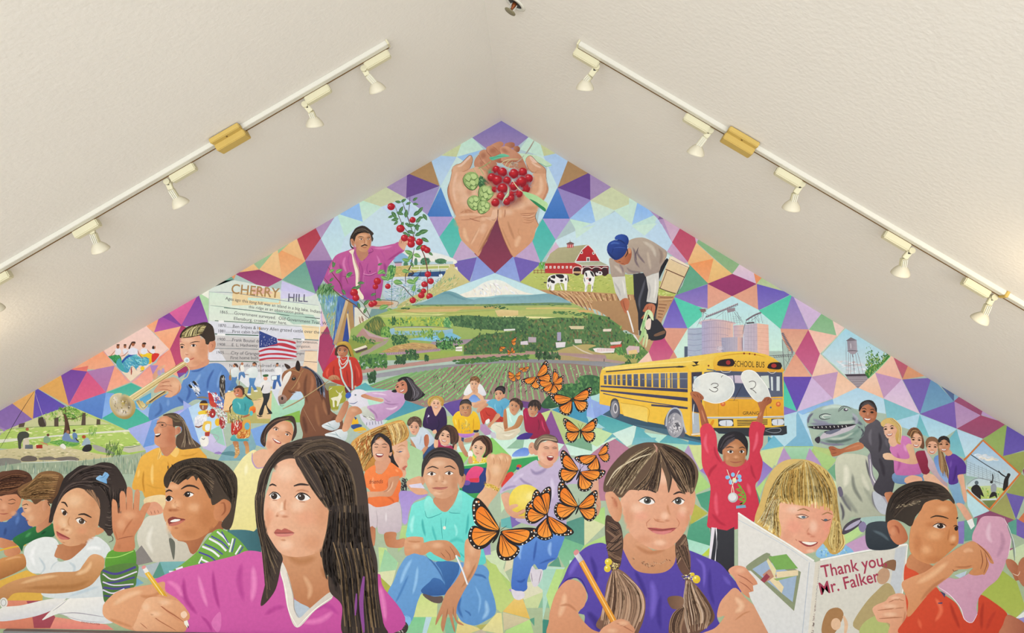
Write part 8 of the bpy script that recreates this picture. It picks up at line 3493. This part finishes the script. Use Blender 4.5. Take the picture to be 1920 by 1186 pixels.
SL = Side(dl, (724, 78), (-60, 533)); SR = Side(dr, (1088, 79), (1990, 608))
def track(sd, L, label, joint=None):
    root = tag(empty('light_track', sd.a), label, 'track', 'ceiling light tracks')
    inv = Matrix.Translation(-sd.a)
    def part(name, bm, m, sm=False, par=None):
        o = fin(name, bm, m, par or root, sm); o.data.transform(inv) ; return o
    mid = sd.a + sd.u*L/2
    part('channel', boxm(mid + sd.n*.010, sd.u, sd.w, sd.n, L, .034, .020, .002), 'white')
    part('slot', boxm(mid + sd.n*.016 + sd.w*.019, sd.u, sd.w, sd.n, L*.998, .005, .012), 'slot')
    part('end_cap', boxm(sd.a - sd.u*.003 + sd.n*.010, sd.u, sd.w, sd.n, .008, .038, .023, .001), 'cream')
    if joint:
        t = sd.near(*joint); part('joint', boxm(sd.a + sd.u*t + sd.n*.013, sd.u, sd.w, sd.n, .014, .046, .028, .002), 'yellow')
    return root
track(SL, (SL.b - SL.a).length, 'white lighting track running down the left ceiling slope')
track(SR, (SR.b - SR.a).length, 'white lighting track running down the right ceiling slope', (1886, 553))
def feed(sd, px, label):
    t = sd.near(px, 0); c = sd.a + sd.u*t
    root = tag(empty('power_feed', c), label, 'power feed', 'yellowed power feeds on the tracks'); inv = Matrix.Translation(-c)
    for nm, bm in (('housing', boxm(c + sd.n*.037 + sd.w*.008, sd.u, sd.w, sd.n, .142, .062, .030, .003)),
                   ('skirt', boxm(c + sd.n*.020 + sd.w*.032, sd.u, sd.w, sd.n, .142, .014, .036, .002)),
                   ('flange', boxm(c + sd.n*.014 - sd.w*.037, sd.u, sd.w, sd.n, .142, .036, .022, .003))):
        o = fin(nm, bm, 'yellow', root); o.data.transform(inv)
    V, Fc = lathe([(.004, 0), (.004, .002)], c + sd.n*.0255 - sd.w*.038, sd.n, 12); o = mesh('screw', V, Fc, 'slot', root); o.data.transform(inv)
feed(SL, 427, 'yellowed power feed box on the left track'); feed(SR, 1392, 'yellowed power feed box on the right track')
def lamp(sd, box_px, hinge_px, hinge_py, elbow, dish_px, dish_py, tilt, label):
    """spot lamp: adapter box on the track, finned arm, round lamp shell"""
    t = sd.near(box_px, 0); c = sd.a + sd.u*t + sd.n*.035 + sd.w*.034
    root = tag(empty('track_light', c), label, 'track light', 'cream track lights'); inv = Matrix.Translation(-c)
    def part(name, bm, m, sm=False, par=None):
        o = fin(name, bm, m, par or root, sm); o.data.transform(inv); return o
    part('adapter', boxm(c, sd.u, sd.w, sd.n, .120, .034, .036, .004), 'cream')
    y = c.y; h = at(hinge_px, hinge_py, y + .012); k = at(elbow[0], elbow[1], y + .02); e = at(dish_px, dish_py, y + .05)
    ax = Vector((tilt[0], tilt[1], tilt[2])).normalized()
    V, Fc = lathe([(.0135, -.016), (.0135, .016)], h, Vector((0, 1, 0)), 20); o = mesh('hinge', V, Fc, 'cream', root, False); o.data.transform(inv)
    top = e - ax*.030
    def bar(p, q, wd, dp, name, m='cream', n=True):
        d = (q - p); L = d.length; d.normalize(); s = d.cross(Vector((0, 1, 0))).normalized(); f = s.cross(d).normalized(); f = f if f.y < 0 else -f
        o = part(name, boxm((p + q)/2, d, s, f, L, wd, dp, .002), m)
        if n:
            for j in (-1, 0, 1):                                        # cooling fins along the arm
                part('rib', boxm((p + q)/2 + s*j*wd*.3 + f*(dp/2 + .002), d, s, f, L*.9, wd*.13, .005), 'white', par=o)
        return o
    bar(h, k, .024, .016, 'yoke', n=False); part('socket', boxm(h*.7 + k*.3 + Vector((0, -.0085, 0)), Vector((1, 0, 0)), Vector((0, 1, 0)), Vector((0, 0, 1)), .011, .006, .010, .001), 'dark')
    bar(k, top + ax*.006, .026, .022, 'arm')
    V, Fc = lathe([(.012, -.032), (.016, -.030), (.024, -.022), (.033, -.010), (.0385, .002), (.0395, .008), (.037, .010)], e, ax, 32)
    o = mesh('lamp_shell', V, Fc, 'dish', root, True); o.data.transform(inv)
    V, Fc = lathe([(.036, .0101), (.030, .0125), (.012, .0145)], e, ax, 28); o = mesh('lamp_face', V, Fc, 'glass', root, True); o.data.transform(inv)
D0 = (0, .55, -.83)
for a in ((SL, 697, 683, 130, (689, 141), 707, 167, (.28, .5, -.8), 'cream track light nearest the peak on the left track'),
          (SL, 584, 573, 197, (583, 209), 590, 232, (.05, .45, -.86), 'cream track light with bent arm just above the left power feed'),
          (SL, 329, 315, 341, (321, 355), 338, 381, (.36, .5, -.78), 'cream track light just below the left power feed'),
          (SL, 146, 170, 427, (175, 437), 188, 466, (.2, .5, -.82), 'cream track light above the painted sign side, lowest fully seen on the left'),
          (SL, -22, -10, 530, (-8, 545), -10, 578, (.05, .5, -.85), 'cream track light cut by the left picture edge'),
          (SR, 1108, 1118, 127, (1107, 142), 1097, 163, (-.03, .5, -.85), 'cream track light nearest the peak on the right track'),
          (SR, 1317, 1331, 246, (1322, 257), 1305, 285, (-.2, .45, -.84), 'cream track light just above the right power feed'),
          (SR, 1491, 1502, 346, (1491, 362), 1484, 388, (-.06, .5, -.85), 'cream track light just below the right power feed'),
          (SR, 1696, 1707, 470, (1695, 484), 1689, 510, (-.04, .5, -.85), 'cream track light second lowest on the right track'),
          (SR, 1847, 1861, 557, (1853, 570), 1838, 598, (-.3, .5, -.8), 'cream track light lowest on the right track beside the joint')):
    lamp(*a)

# ------------------------------------------------------------------ fire sprinkler beside the ridge
sp = SR.on(966, 6); n = SR.n; root = tag(empty('fire_sprinkler', sp), 'small recessed ceiling sprinkler with round plate beside the ridge', 'sprinkler')
inv = Matrix.Translation(-sp)
def slathe(name, prof, m, off=(0, 0, 0), par=None):
    V, Fc = lathe(prof, sp + Vector(off), n, 28); o = mesh(name, V, Fc, m, par or root, True); o.data.transform(inv); return o
slathe('escutcheon', [(.050, 0), (.050, .003), (.046, .006), (.036, .007), (.033, .003), (.033, .001)], 'white')
slathe('cup', [(.033, .0012), (.026, .0025), (.020, .0028)], 'dark')
slathe('frame', [(.010, .002), (.009, .014), (.006, .022), (.005, .040)], 'brass')
slathe('deflector', [(.004, .040), (.026, .041), (.026, .0435), (.006, .045)], 'steel')
for s in (-1, 1): fin('frame_arm', boxm(sp + n*.020 + SR.u*s*.012, SR.u, SR.w, n, .003, .006, .030, .001), 'white', root).data.transform(inv)
